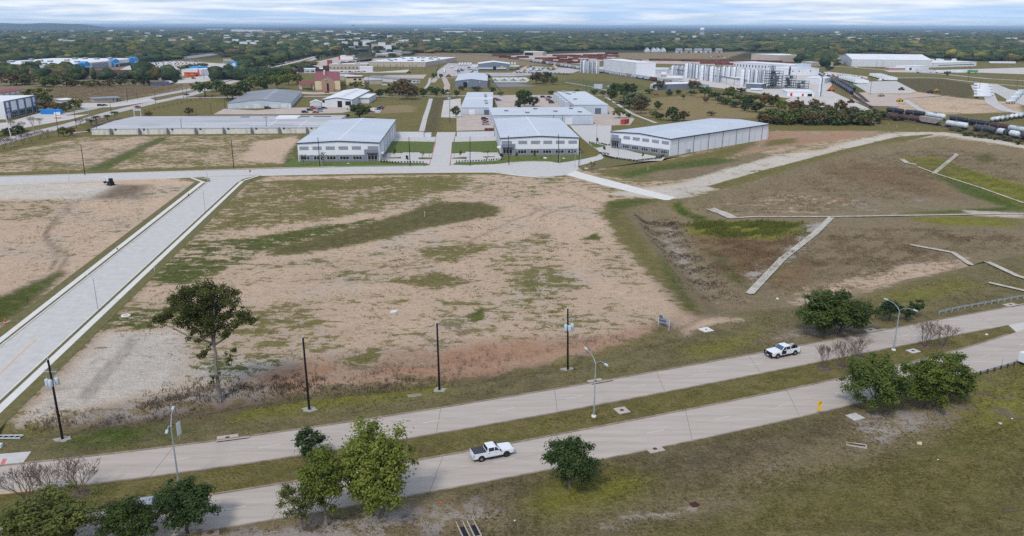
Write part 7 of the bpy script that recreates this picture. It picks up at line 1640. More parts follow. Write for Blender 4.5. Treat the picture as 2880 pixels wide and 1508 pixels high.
loc,rz,k=by_wheels((2186,1008.5),(2234.5,999),1);pickup('pickup_truck','white crew cab pickup with dark front door and cargo bed on the far carriageway',loc,rz,False,True).scale=(k,)*3;print('pickup',k)
def car_proto(kind,paint):
 """small far cars: body, cabin, four wheels"""
 t=thing('parked_car','x','car',(0,0,0));q=MB().use(paint)
 if kind=='suv':pr=[(-2.3,.35),(2.3,.35),(2.35,.75),(2.1,.98),(1.1,1.08),(.5,1.72),(-2.0,1.75),(-2.3,1.05)];wn=[(-1.95,1.12),(.95,1.12),(.42,1.62),(-1.85,1.64)]
 elif kind=='pickup':pr=[(-2.7,.4),(2.6,.4),(2.65,.85),(2.4,1.12),(1.2,1.2),(.65,1.82),(-.8,1.84),(-.95,1.25),(-2.7,1.25)];wn=[(-.75,1.28),(1.02,1.28),(.58,1.70),(-.68,1.72)]
 else:pr=[(-2.2,.3),(2.2,.3),(2.25,.6),(2.0,.82),(1.0,.92),(.25,1.40),(-1.0,1.42),(-1.75,.98),(-2.2,.9)];wn=[(-1.55,.97),(.88,.97),(.18,1.33),(-.95,1.34)]
 q.extr(pr,-.9,.9);q.build('body',t,bevel=.04);q=MB().use('glass_dark');q.extr(wn,-.915,.915);q.build('side_windows',t)
 q=MB().use('glass_dark');a,b=(pr[4],pr[5]);q.add([(a[0]+.02,-.75,a[1]+.04),(a[0]+.02,.75,a[1]+.04),(b[0]+.03,.7,b[1]-.03),(b[0]+.03,-.7,b[1]-.03)],[(0,1,2,3)]);q.build('windscreen',t)
 for x_ in(-1.4,1.4):
  for y_ in(-.82,.82):q=MB().use('tyre');q.lathe([(.34,-.1),(.34,.1)],10,'y',(x_,y_,.34));q.build('wheel',t)
 return t
CARS={}
def car(px,py,ang,paint,kind,label,group=None,name='parked_car',z=.04):
 x,y=G(px,py)
 if kind not in CARS:t=CARS[kind]=car_proto(kind,'car_white');t.location=(x,y,z);t.rotation_euler=(0,0,ang);t['label']=label;t['group']=group or 'cars';
 else:t=dup(CARS[kind],(x,y,z),ang,label,group or 'cars',swap=None if paint=='car_white' else{'car_white':paint})
 if kind in CARS and t is CARS[kind]and paint!='car_white':
  for c_ in t.children:
   for i,sl_ in enumerate(c_.material_slots):
    if c_.data.materials[i].name=='car_white':sl_.link='OBJECT';sl_.material=M(paint)
 if group is None:del t['group']
 return t
cn={'car_white':'white','car_silver':'silver','car_black':'black','car_blue':'blue','car_red':'red','car_navy':'navy'}
for px,py,a,p,k_,lb in[(858,318,.1,'car_navy','suv','navy suv at the left of the shed car park'),(882,308,.1,'car_red','sedan','red car in the dock hall car park'),(880,304,.1,'car_white','sedan','white car behind the red one by the dock hall'),(872,312,.1,'car_white','suv','white suv left in the dock hall car park'),(900,309,.1,'car_blue','sedan','blue car beside the red one by the dock hall'),(912,306,.1,'car_black','sedan','dark car right in the dock hall car park'),(888,318,.1,'car_white','sedan','white car front row of the dock hall car park'),(900,315,.1,'car_silver','sedan','silver car in the dock hall car park'),(753,306,.1,'car_navy','suv','dark suv before the grey hall doors'),(976,328,1.2,'car_black','suv','black suv at the stained building corner'),
  (1046,317,.1,'car_red','sedan','maroon white car front on the small lot by the pasture'),(1058,315.5,.1,'car_white','pickup','white pickup on the small lot by the pasture'),(1062,311,.1,'car_navy','sedan','dark car on the small lot by the pasture'),(1070,308,.1,'car_white','suv','white suv on the small lot by the pasture'),(1074,303.5,.1,'car_white','sedan','rear white car on the small lot by the pasture'),
  (1363,337,.1,'car_white','suv','rear white suv in the lot left of the middle white building'),(1365,344,.1,'car_white','sedan','white car in the lot left of the middle white building'),(1366,351,.1,'car_silver','suv','silver suv front in the lot left of the middle white building'),
  (1395,280,.1,'car_white','sedan','white car by the narrow pale shed'),(1402,284,.1,'car_blue','suv','bright blue suv by the narrow pale shed'),
  (1527,275,.1,'car_white','suv','rear white suv in the oak car park row'),(1540,279,.1,'car_silver','sedan','silver car in the oak car park row'),(1543,283,.1,'car_white','sedan','white car in the oak car park row'),(1549,286,.1,'car_black','sedan','black car in the oak car park row'),(1551,291,.1,'car_white','suv','front white suv in the oak car park row'),(1545,276,.1,'car_navy','suv','navy suv in the oak car park row'),
  (1082,241,.1,'car_white','pickup','white pickup at the tan warehouse'),(920,262,.1,'car_white','sedan','white car before the hotel'),(872,254,.1,'car_navy','suv','dark suv under the hotel porch'),(1722,253,.1,'car_navy','sedan','dark car on the drive beside the thicket'),
  (1885,256,.4,'car_white','suv','white suv left at the railside shed'),(1892,256,.4,'car_silver','sedan','silver car right at the railside shed'),(1846,268,.1,'car_white','sedan','white car left by the meadow fence'),
  (387,303,.9,'car_white','sedan','pale car driving on the left avenue'),(525,268,.9,'car_navy','sedan','dark car on the avenue by the tall poles'),(283,299,.3,'car_navy','suv','dark suv in the small office lot'),(294,298,.3,'car_black','sedan','black car in the small office lot'),
  (2259,270,.1,'car_white','pickup','white pickup at the red door workshop'),(2275,270,.1,'car_black','sedan','black car at the red door workshop'),(2407,191,.1,'car_white','pickup','white pickup on the far right road'),(2500,213,.1,'car_red','pickup','red pickup on the far right road'),(430,239,.2,'car_silver','sedan','silver car by the blue roofed house'),(485,238,.2,'car_white','suv','white suv beside the blue roofed house'),(545,222,.2,'car_white','suv','white suv before the orange shop'),(537,240,.8,'car_white','sedan','white car on the avenue verge'),(612,215,.8,'car_white','pickup','white pickup at the white store'),(640,212,.8,'car_silver','sedan','silver car right of the white store'),(665,202,.8,'car_navy','sedan','navy car far on the avenue lot')]:
 car(px,py,a,p,k_,lb)
random.seed(13)
def far_lot(pts,group,label):
 for px,py,a in pts:
  p=random.choice(['car_white','car_white','car_silver','car_silver','car_black','car_navy','car_blue','car_red']);k_=random.choice(['sedan','suv','sedan','pickup'])
  car(px,py,a,p,k_,'%s car %s'%(cn[p],label),group)
far_lot([(385+i*10.5-j*5+random.uniform(-2,2)+(30 if j>2 else 0),196-j*3.6-i*.45+random.uniform(-.3,.3),1.9)for j in range(6)for i in range(16)if not(j==0 and i>8)],'cars in the store car park','in the crowded store car park')
far_lot([(2298+i*9+random.uniform(-2,2),208+i*.75+j*2.6+random.uniform(-.3,.3),1.2)for j in range(2)for i in range(15)],'cars in the plant car park','in the plant car park row')
far_lot([(2362+i*6+random.uniform(-1,1),180+i*.7,1.0)for i in range(8)],'cars by the huge warehouse','by the huge pale warehouse')
far_lot([(960+i*8.5+random.uniform(-2,2),175.5-.2*i,1.2)for i in range(9)]+[(945+i*9+random.uniform(-3,3),203+random.uniform(-1.5,1.5),1.2)for i in range(10)],'cars by the strip mall','by the beige strip mall')
far_lot([(758+i*8+random.uniform(-2,2),189-i*2.0+random.uniform(-1.5,1.5),.9)for i in range(16)],'cars on the avenue','driving on the far avenue')
far_lot([(1000+random.uniform(-40,90),160+random.uniform(-10,6),1)for i in range(18)],'cars in the town centre','parked in the town centre')
far_lot([(1995+random.uniform(-10,70),161+random.uniform(-2,3),.3)for i in range(16)],'cars right of the pipe yard','right of the pipe yard')
def box_trailer(px,py,ang,label,group,L_=13.5,m='car_white',truck=False):
 x,y=G(px,py);t=thing('box_trailer',label,'trailer',(x,y,.04),ang,group);q=MB().use(m);q.box(-L_/2,L_/2,-1.28,1.28,1.1,4.0);q.build('box',t)
 q=MB().use('tyre')
 for x_ in(-L_/2+1.2,-L_/2+2.5):
  for s_ in(-1,1):q.lathe([(.5,-.2),(.5,.2)],10,'y',(x_,s_*1.0,.5))
 q.build('wheels',t)['kind']='stuff';q=MB().use('black_paint');q.box(L_/2-2.4,L_/2-2.2,-1,1,0,1.09);q.build('landing_leg',t)
 return t
for i in range(8):box_trailer(2376+i*6.5,223+i*1.9,-.15,'white box trailer in the parked row beside the green bank','white trailers beside the green bank',14)
for i in range(7):box_trailer(2462+i*7,216+i*2.0,-.25,'white box trailer in the row at the gravel lot','white trailers on the gravel lot',14)
x,y=G(2474,229);t=thing('white_truck','white truck at the front of the gravel lot trailers','truck',(x,y,.04),PI-.2);q=MB().use('car_white');q.box(-2,2.2,-1.2,1.2,.9,1.9);q.box(-1.6,.6,-1.15,1.15,1.9,3.2);q.build('cab',t,bevel=.1);q=MB().use('tyre');[q.lathe([(.5,-.2),(.5,.2)],10,'y',(x_,s_*1.05,.5))for x_ in(-1.4,1.5)for s_ in(-1,1)];q.build('wheels',t)
for i,(px,py,L_,m,lb)in enumerate([(2600,205,20,'wall_blue','blue grey container trailer beside the far right road'),(2660,206,26,'car_white','long white container in the far yard'),(2700,205,22,'car_white','second long white container in the far yard'),(2735,206,12,'green_paint','green container at the end of the far yard'),(2818,180,40,'car_white','long white trailer before the far right trees')]):box_trailer(px,py,-.15,lb,'containers in the far yard',L_,m)
for i in range(9):
 x,y=G(2762-i*.5+(i%2)*9,277-i*4.2);t=thing('tank_trailer','silver white tank trailer parked in the row on the gravel road','tank trailer',(x,y,.05),random.uniform(-.05,.05)-.12,'tank trailers on the gravel road');q=MB().use('silo_white');q.lathe([(.3,-7),(1.15,-6.6),(1.2,6.6),(.3,7)],12,'x',(0,0,2.1));q.build('tank',t);q=MB().use('tyre');[q.lathe([(.5,-.2),(.5,.2)],9,'y',(x_,s_*1.0,.5))for x_ in(-5,-3.7)for s_ in(-1,1)];q.build('wheels',t)
for i in range(8):
 x,y=G(2792+i*13,344-i*2.0+random.uniform(-1,1));t=thing('tank_trailer','pale tank trailer beside the train at the right photo edge','tank trailer',(x,y,.05),.9+random.uniform(-.1,.1),'tank trailers beside the train');q=MB().use(random.choice(['silo_white','silo_grey','wall_blue']));q.lathe([(.3,-5),(1.15,-4.6),(1.2,4.6),(.3,5)],12,'x',(0,0,2.1));q.build('tank',t);q=MB().use('tyre');[q.lathe([(.5,-.2),(.5,.2)],9,'y',(x_,s_*1.0,.5))for x_ in(-3,-1.7,3)for s_ in(-1,1)];q.build('wheels',t)
for i in range(6):
 x,y=G(2872-i*6,262+i*6);t=thing('tank_trailer','blue white tank trailer at the gravel road edge','tank trailer',(x,y,.05),.4,'tank trailers at the photo edge');q=MB().use('tank_white' if i%2 else 'wall_blue');q.lathe([(.3,-5),(1.15,-4.6),(1.2,4.6),(.3,5)],12,'x',(0,0,2.1));q.build('tank',t);q=MB().use('tyre');[q.lathe([(.5,-.2),(.5,.2)],9,'y',(x_,s_*1.0,.5))for x_ in(-3,3)for s_ in(-1,1)];q.build('wheels',t)
# equipment yard
random.seed(17)
for i in range(46):
 px,py=(random.uniform(1455,1570),random.uniform(188,200))if i<30 else(random.uniform(1240,1345),random.uniform(188,206));x,y=G(px,py);m=random.choice(['green_paint','machine_yellow','machine_yellow','teal_paint','car_white','trim_blue'])if i<30 else random.choice(['car_white','trim_blue','galv_dark','wall_blue'])
 t=thing('yard_machine','%s machine in the equipment yard'%{'green_paint':'green','machine_yellow':'yellow','teal_paint':'teal','car_white':'white','trim_blue':'dark blue','galv_dark':'grey','wall_blue':'pale blue'}[m],'machine',(x,y,.05),random.uniform(0,3),'machines in the equipment yard')
 q=MB().use(m);q.box(-2,2,-1,1,.7,1.9);q.box(-1.4,.2,-.9,.9,1.9,3.0);q.build('body',t,bevel=.1);q=MB().use('tyre');[q.lathe([(.6,-.2),(.6,.2)],9,'y',(x_,s_*1.0,.6))for x_ in(-1.3,1.3)for s_ in(-1,1)];q.build('wheels',t)
for i in range(14):
 x,y=G(1455+i*11,205+i*.35+random.uniform(-1,1));t=thing('yard_trailer','dark flat trailer along the equipment yard fence','trailer',(x,y,.05),random.uniform(-.3,.3)+1.2,'flat trailers by the yard fence');q=MB().use(random.choice(['trim_dark','trim_blue','rust_dark']));q.box(-4,4,-1.1,1.1,.8,1.1);q.box(-4,-3.8,-1.1,1.1,1.1,2.2);q.build('bed',t);q=MB().use('tyre');[q.lathe([(.45,-.15),(.45,.15)],9,'y',(x_,s_*1.1,.45))for x_ in(-1,.2)for s_ in(-1,1)];q.build('wheels',t)
for i,px in enumerate((1293,1301,1309,1317,1324,1424,1432,1440,1448)):
 box_trailer(px,184,PI/2,'white box trailer behind the yard hall','white trailers behind the yard hall',11)
for i in range(7):
 x,y=G(1392+i*13,229-(i%2)*3);t=thing('parked_boat','white and teal boat stored in the small fenced lot','boat',(x,y,.05),random.uniform(-.4,.4),'boats in the fenced lot');q=MB().use('car_white' if i%2 else 'teal_paint');q.prism([(-3.5,-1.2),(1.5,-1.2),(3.6,0),(1.5,1.2),(-3.5,1.2)],.7,1.9);q.build('hull',t,bevel=.15);q=MB().use('glass_teal');q.box(-.6,.8,-.8,.8,1.92,2.7);q.build('cabin',t)
# containers and other single things
def block(name,label,cat,px,py,ang,dims,m,extra=None,group=None):
 x,y,z=GT(px,py);t=thing(name,label,cat,(x,y,z),ang,group);l_,w,h=dims;q=MB().use(m);q.box(-l_/2,l_/2,-w/2,w/2,.1,h);b=q.build('body',t)
 q=MB().use(m)
 for k in range(int(l_/.6)):x_=-l_/2+.3+k*.6;q.box(x_-.12,x_+.12,-w/2-.05,-w/2+.001,.25,h-.15)
 q.build('corrugation',b)['kind']='stuff'
 q=MB().use('trim_dark');q.box(-l_/2+.2,l_/2-.2,-w/2+.1,w/2-.1,-.1,.099);q.build('base',t);return t
block('shipping_container','long blue shipping container left of the white sign board','container',146,321.5,.04,(13.5,2.6,3.4),'blue_bright')
block('shipping_container','red shipping container on the pink lot right of the pale sheds','container',1757,349,1.05,(7.5,2.7,3.0),'container_red')
block('small_cabin','small grey cabin on the grass strip above the pale sheds','cabin',1682,249,0,(8,4,4),'wall_blue')
x,y=G(1376,373);t=thing('rusty_bin','small rust brown bin behind the right screen wall','bin',(x,y,0));q=MB().use('rust');q.extr([(-2.4,0.2),(2.4,.2),(2.6,2.4),(-2.6,2.4)],-1.4,1.4);q.build('body',t)
x,y=G(312,521.5);t=thing('mini_excavator','small dark excavator with white boom on the left dirt field','excavator',(x,y,0),2.6);q=MB().use('black_paint')
for s_ in(-1,1):q.box(-1.3,1.3,s_*.75-.22,s_*.75+.22,0,.6)
q.build('tracks',t,bevel=.12);q=MB().use('black_paint');q.box(-1.1,1.0,-.85,.85,.65,1.5);q.box(-.9,.3,-.6,.6,1.5,2.7);q.build('cab',t,bevel=.08);q=MB().use('car_white');q.tube((.9,0,1.3),(2.4,0,3.2),.2,.16,6);q.tube((2.4,0,3.2),(3.4,0,1.2),.16,.13,6);q.build('boom',t);q=MB().use('black_paint');q.extr([(3.1,.5),(3.8,.4),(3.9,1.2),(3.3,1.3)],-.45,.45);q.build('bucket',t)
for px,py,m,lb in[(2535,254,'rust_dark','rusty scrap machine heap on the far right mound'),(2616,262,'trim_dark','dark bulldozer beside the leaning pole'),(2634,259,'machine_yellow','yellow loader beside the leaning pole at upper right'),(2478,272,'rust_beige','small tan vehicle on the sand patch'),(2530,286,'machine_yellow','yellow rail machine on the short siding'),(2338,256,'orange_bright','orange tractor beside the tank car rows'),(2393,290,'rust_dark','rusty crate by the rail switch'),(1150,206,'rust','dark red dump truck by the dirt pile'),(1262,216,'container_red','red flatbed truck by the dark hall')]:
 x,y=G(px,py);t=thing('work_machine',lb,'machine',(x,y,0),random.uniform(-.5,.5));q=MB().use(m);q.extr([(-2.6,.6),(2.6,.6),(2.8,1.5),(1.2,1.7),(.9,2.9),(-.7,2.9),(-.9,1.8),(-2.8,1.7)],-1.1,1.1);q.build('body',t,bevel=.1);q=MB().use('tyre');[q.lathe([(.7,-.25),(.7,.25)],10,'y',(x_,s_*1.15,.7))for x_ in(-1.7,1.7)for s_ in(-1,1)];q.build('wheels',t)
x,y=G(2862,1026);
t=thing('white_van','white box body of a vehicle cut off at the right photo edge','van',(x+2.6,y+.4,.05),.42);q=MB().use('car_white');q.box(-2.2,2.5,-1.05,1.05,.5,2.3);q.build('body',t,bevel=.06);q=MB().use('tyre');[q.lathe([(.38,-.12),(.38,.12)],12,'y',(x_,s_*.95,.38))for x_ in(-1.3,1.5)for s_ in(-1,1)];q.build('wheels',t);q=MB().use('glass_dark');q.box(.6,2.0,-1.07,-1.052,1.4,2.0);q.build('side_window',t)
x,y=G(432,1436);car(420,1442,.27,'car_silver','suv','silver car half hidden behind the olive oak at lower left')

# ------------------------------------------------------------------ poles and street furniture
def dist_px(x,y):return y*math.cos(PITCH)+HCAM*math.sin(PITCH)
def utility_pole(px,py,tx,ty,label,m='pole_black',r=.17,kit='caps',group='black utility poles',arm=False):
 x,y,z=GT(px,py);h=height_for(x,y,z,ty);t=thing('utility_pole',label,'utility pole',(x,y,z),0,group)
 sx,_=pix(x,y,z+h);lean=(tx-sx)*dist_px(x,y)/FOC if tx else 0;top=Vector((lean*.0+max(-.5,min(.5,lean)),0,h))
 q=MB().use(m);q.tube((0,0,-.3),tuple(top),r*1.15,r*.8,10);q.build('pole',t)
 if kit in('caps','transformer'):
  q=MB().use('frame_white');q.tube(top,top+Vector((0,0,.35)),.06,.05,6);q.tube(top+Vector((-.22,0,-.5)),top+Vector((-.22,0,-.1)),.07,.07,6);q.build('insulator',t)
 if kit=='transformer':
  for i,(a,b)in enumerate(((-.55,-.3),(.1,-.62),(.6,.2))):
   q=MB().use('can_grey');q.lathe([(.28,h-3.9),(.30,h-3.85),(.30,h-2.95),(.24,h-2.85),(.06,h-2.8)],14,'z',(a,b,0));q.tube((a,b,h-2.8),(a,b,h-2.5),.045,.03,5);q.build('transformer',t)
  q=MB().use('galv');q.box(-.9,.9,-.06,.06,h-1.9,h-1.78)
  for a in(-.8,-.3,.3,.8):q.tube((a,0,h-1.8),(a+.15,-.1,h-1.35),.04,.03,5)
  q.tube((0,-.15,h-3.4),(.6,.2,h-3.4),.05,.05,5);q.tube((0,0,h-3.2),(-.55,-.3,h-3.2),.05,.05,5);q.build('bracket',t)
 if arm:q=MB().use(m);q.box(-1.3,1.3,-.1,.1,h-1.0,h-.8);q.build('crossarm',t)
 return t
for px,py,tx,ty,kit,lb in[(176,1235,135,1012,'transformer','leftmost near black utility pole with grey transformers'),(870,1152,852,950,'caps','second near black utility pole right of the lone tree'),(1236,1097,1229,909,'caps','third near black utility pole on a gravel pad'),(1597,1040,1597,868,'transformer','fourth near black utility pole with transformers over the red bank')]:
 utility_pole(px,py,tx,ty,lb,kit=kit)
 x,y,z=GT(px,py);q=MB().use('pad_gravel');P=[(x+math.cos(a)*random.uniform(.7,1.5),y+math.sin(a)*random.uniform(.6,1.2))for a in np.linspace(0,2*PI,14)[:-1]];q.prism(P,z-.2,z+.05);q.build('gravel_pad')['kind']='structure'
for px,py,tx,ty,lb in[(239,492,227,406,'black pole leftmost along the upper street'),(658,475,650,392,'black pole left of the stop sign along the upper street'),(900,470,894,387,'black pole before the left white building'),(1153.6,468,1150,386,'black pole before the left parking bay'),(1322,466.5,1322,384,'black pole before the right parking bay'),(1431.5,464,1430,382,'black pole before the entrance of the middle white building'),(1571,457.5,1571,378,'black pole at the right half of the middle white building'),(1628,470,1630,388,'black pole at the right corner of the middle white building')]:
 utility_pole(px,py,tx,ty,lb,r=.15)
for px,py,tx,ty,lb,kit,m in[(165,385,156,313,'wood pole at the field corner by the left avenue','none','pole_wood'),(272.7,379,270,334,'dark pole before the stained building left end','none','pole_wood'),(511,376.5,508.5,333,'dark pole before the stained building middle','none','pole_wood'),(750,374,748,326,'wood pole with crossarm near the left white building','arm','pole_wood'),
 (632.5,306,630,276.5,'dark pole at the grey hall left corner','none','pole_wood'),(517,279,510,237,'tall leaning pole at the avenue junction','none','pole_wood'),(527,278,522,240,'second pole at the avenue junction','none','pole_wood'),(438,293.5,434,257,'pole on the avenue verge left of the junction','arm','pole_wood'),(387,279,384,247,'pole beyond the avenue by the brown field','none','pole_wood'),(359,288,357,247,'pole right of the small office','none','pole_wood'),(313,317.5,309,288,'pole on the near avenue verge','none','pole_wood'),(215.5,361,207,305,'grey pole beside the avenue trees','arm','pole_wood'),(31,358,24,310,'dark double pole before the framed building','none','pole_wood'),(594,319,591.5,289,'thin dark pole on the left pasture','none','pole_wood'),(552,323,551,304,'short dark pole on the left pasture','none','pole_wood'),
 (1264.6,345.5,1266,261,'pole with transformers by the narrow pale shed yard','transformer','pole_wood'),(1271,276.5,1270.5,234,'pole on the middle street by the dark hall lane','none','pole_wood'),(1648.5,264,1649,232,'dark pole left on the shed street','none','pole_wood'),(1661,271,1661,239,'dark pole right on the shed street','none','pole_wood'),(1709,271,1709,232,'pole with transformers at the thicket','transformer','pole_wood'),(1704,295,1704,262,'pole with transformers by the gravel path','transformer','pole_wood'),(1641,241,1642,221,'thin pole on the green strip','none','pole_wood'),
 (2447,265,2453,216,'leaning pole at the corner of the gravel lot','none','pole_wood'),(2636,262.5,2640,222,'dark pole beside the yellow loader','none','pole_wood'),(2723,226,2731,172,'tall leaning pole by the far right road','none','pole_wood'),(2754,257,2756,223,'pole among the tank trailers','none','pole_wood'),(2464,190,2467,167,'pole before the huge pale warehouse, left one','none','pole_wood'),(2482,193,2485,172,'pole before the huge pale warehouse, middle one','none','pole_wood'),(2508,188,2512,166,'pole before the huge pale warehouse, right one','none','pole_wood'),(2590,184,2591,160,'pole right of the oak by the huge warehouse','none','pole_wood'),(1127,198,1127,174,'pole left before the beige store','none','pole_wood'),(1160,198,1160,174,'pole middle before the beige store','none','pole_wood'),(1197,201,1197,180,'pole right before the beige store','none','pole_wood'),(1036,240,1036,212,'pole before the tan warehouse','none','pole_wood'),(574,224,574,195,'pole beside the orange shop','none','pole_wood'),(597,278,597,258,'black pole with lamp heads by the wide oaks','none','pole_black'),(2860,243,2858,214,'pole on the far right road edge','none','pole_wood')]:
 utility_pole(px,py,tx,ty,lb,m,.15,kit,'poles in the distance',kit=='arm')
def double_lamp(px,py,ptx,pty,ang,label,arm=3.0):
 x,y,z=GT(px,py);h=height_for(x,y,z,pty);t=thing('street_lamp',label,'street lamp',(x,y,z),ang,'double street lamps in the median')
 q=MB().use('galv');q.tube((0,0,0),(0,0,h),.13,.075,10);q.build('pole',t);q=MB().use('concrete_walk');q.lathe([(.38,-.2),(.38,.22),(.3,.26)],14);q.build('footing',t)
 for s_ in(-1,1):
  q=MB().use('galv');pts=[(0,0,h-.05),(s_*.6,0,h+.55),(s_*1.5,0,h+1.0),(s_*arm,0,h+1.15)]
  for a,b in zip(pts[:-1],pts[1:]):q.tube(a,b,.055,.045,7)
  a_=q.build('arm',t);q=MB().use('can_grey');q.box(min(s_*(arm-.1),s_*(arm+.75)),max(s_*(arm-.1),s_*(arm+.75)),-.17,.17,h+1.06,h+1.26);q.build('lamp_head',a_,bevel=.05)
 return t
def road_angle(x):
 a,b=[min(range(len(nS)),key=lambda i:abs(nS[i][0]-x-d))for d in(-6,6)];return math.atan2(nS[b][1]-nS[a][1],nS[b][0]-nS[a][0])
for px,py,pt,ptx,lb in[(503,1364,1203,478,'left tall double armed street lamp in the median'),(1670,1172,1022.5,1674,'middle tall double armed street lamp in the median'),(2513,985,874,2529,'right tall double armed street lamp in the median')]:
 x,y=G(px,py);double_lamp(px,py,ptx,pt,road_angle(x)+PI/2,lb)
def single_lamp(px,py,ty,ang,label,arm=1.8,m='galv',r=.075,name='street_lamp'):
 x,y,z=GT(px,py);h=height_for(x,y,z,ty);t=thing(name,label,'street lamp',(x,y,z),ang);q=MB().use(m);q.tube((0,0,-.1),(0,0,h),r*1.2,r*.8,8);q.build('pole',t)
 q=MB().use(m);q.tube((0,0,h-.1),(arm*.5,0,h+.25),.045,.04,6);q.tube((arm*.5,0,h+.25),(arm,0,h+.3),.04,.035,6);a=q.build('arm',t);q=MB().use('can_grey');q.box(arm-.05,arm+.6,-.14,.14,h+.22,h+.38);q.build('lamp_head',a);return t
for px,py,ty,an,lb in[(275.7,872.5,781,2.6,'thin grey street lamp beside the side road, nearest'),(577.5,596,535,2.6,'thin grey street lamp beside the side road, farther'),(584.5,510,460,.3,'grey street lamp on the corner island by the junction'),(196,511,459,1.6,'grey street lamp on the upper street at left'),(903.8,470.5,419,1.6,'pale grey street lamp right beside the black pole at the left white building'),(1617,472,429,2.6,'grey lamp in the small round island of the turning circle'),(1574.5,458,418,1.6,'pale lamp beside the black pole at the middle white building'),(1632,470,430,1.6,'thin pale pole beside the corner black pole')]:
 single_lamp(px,py,ty,an,lb)
for px,py,ty,lb in[(1207.5,443,396,'slim dark lot lamp left of the estate drive'),(1277.5,442,395,'slim dark lot lamp right of the estate drive'),(1738,448,412,'slim grey lot lamp in the hedged parking court'),(1677,410,352,'slim lot lamp by the asphalt lane')]:
 single_lamp(px,py,ty,PI if px<1250 else 0,lb,.6,'steel_frame',.07,'lot_lamp')
for i,(px,py,ty,an)in enumerate([(95,373,348,.6),(250,328,300,.6),(395,305,283,.6),(480,284,262,.6),(240,316,295,3.6),(355,291,268,3.6),(335,290,264,3.6),(700,240,222,.6)]):single_lamp(px,py,ty,an,'thin street lamp along the left avenue',2,'galv',.08)['group']='street lamps along the left avenue'
x,y=G(38,412);t=thing('lamp_pole','pale thick lamp pole at the left photo edge','lamp pole',(x,y,0));q=MB().use('frame_white');h=height_for(x,y,0,325);q.tube((0,0,0),(-1.2,0,h),.28,.16,8);q.build('pole',t);q=MB().use('can_grey');q.box(-1.7,-.7,-.4,.4,h,h+.5);q.build('lamp_head',t)
t=thing('billboard_frame','bare greenish billboard frame with two posts on the left pasture','billboard frame',(*G(388,329),0));h=height_for(*G(388,329),0,306)
for dx_ in(-2.2,2.2):q=MB().use('wall_blue');q.box(dx_-.25,dx_+.25,-.2,.2,0,h);q.build('post',t)
q=MB().use('wall_blue');q.box(-2.6,2.6,-.3,-.21,h*.75,h);q.build('frame',t)
t=thing('sign_board','white and red sign board by the blue container','sign',(*G(163,334),0));q=MB().use('frame_white');q.box(-2,2,-.2,.2,.8,4.2);q.build('board',t);q=MB().use('sign_red');q.box(-2,2,-.22,.22,.2,.79);q.build('base',t);q=MB().use('trim_blue');q.box(-1.6,1.6,-.24,-.201,2.0,2.3);q.build('stripe',t)
t=thing('store_sign','tall blue and white store sign beside the avenue','sign',(*G(661,207),0));q=MB().use('blue_store');q.box(-3.4,3.4,-.5,.5,3,15);q.build('board',t);q=MB().use('frame_white');q.lathe([(2.0,0),(2.0,.12)],16,'y',(0,-.65,11));q.build('disc',t);q=MB().use('galv_dark');q.box(-.5,.5,-.4,.4,0,2.99);q.build('post',t)
# signs
x,y,z=GT(704.5,495);h=height_for(x,y,z,477.5);t=thing('stop_sign','red stop sign facing the side road at the junction','stop sign',(x,y,z),.35);q=MB().use('galv');q.box(-.04,.04,-.04,.04,-.1,h-.1);q.build('post',t)
q=MB().use('frame_white');q.lathe([(.50,-.06),(.50,-.045)],8,'y',(0,0,h-.5));q.build('rim',t);q=MB().use('sign_red');q.lathe([(.46,-.075),(.46,-.061)],8,'y',(0,0,h-.5));q.build('plate',t);text_obj('STOP',.38,t,(0,-.082,h-.5),(PI/2,0,0),'frame_white')
x,y,z=GT(2302.6,1166);h=height_for(x,y,z,1127);t=thing('warning_sign','yellow diamond warning sign with a smaller yellow plate by the near road','road sign',(x,y,z),-.55);q=MB().use('galv');q.tube((0,0,-.2),(.05,0,h),.035,.035,6);q.build('post',t)
q=MB().use('yellow_bright');q.extr([(0,h-1.02),(.5,h-.5),(0,h+.02),(-.5,h-.5)],-.07,-.045);d=q.build('diamond',t);q=MB().use('black_paint')
ar=[(-.12,h-.82),(-.12,h-.55),(.10,h-.42),(.10,h-.22)]
for a,b in zip(ar[:-1],ar[1:]):q.obox((a[0]-.03,-.078,a[1]),(b[0]-a[0],0,b[1]-a[1]),(.07,0,0),(0,.007,0))
q.extr([(-.02,h-.26),(.22,h-.26),(.10,h-.10)],-.078,-.071);q.build('arrow',d)
q=MB().use('yellow_bright');q.box(-.30,.30,-.07,-.045,h-1.68,h-1.08);pl=q.build('lower_plate',t)
x,y,z=GT(507,1243);h=height_for(x,y,z,1186);t=thing('road_sign','narrow white road sign seen edge on beside the left lamp','road sign',(x,y,z),1.25);q=MB().use('galv');q.box(-.035,.035,-.035,.035,-.1,h);q.build('post',t)
for k in range(3):q=MB().use('frame_white');q.box(-.42,.42,-.07,-.04,h-.72-k*.68,h-.08-k*.68);q.build('plate',t)
x,y,z=GT(1645,1072);h=height_for(x,y,z,1029);t=thing('sign_post','bare grey sign post left of the middle street lamp','sign post',(x,y,z));q=MB().use('galv_dark');q.box(-.05,.05,-.05,.05,-.1,h);q.build('post',t);q=MB().use('galv_dark');q.box(-.02,.02,-.28,.28,h-.7,h-.05);q.build('plate',t)
x,y,z=GT(2815,1038);h=height_for(x,y,z,1010);t=thing('sign_post','thin sign post behind the short guardrail','sign post',(x,y,z));q=MB().use('galv');q.box(-.035,.035,-.035,.035,-.1,h);q.build('post',t)
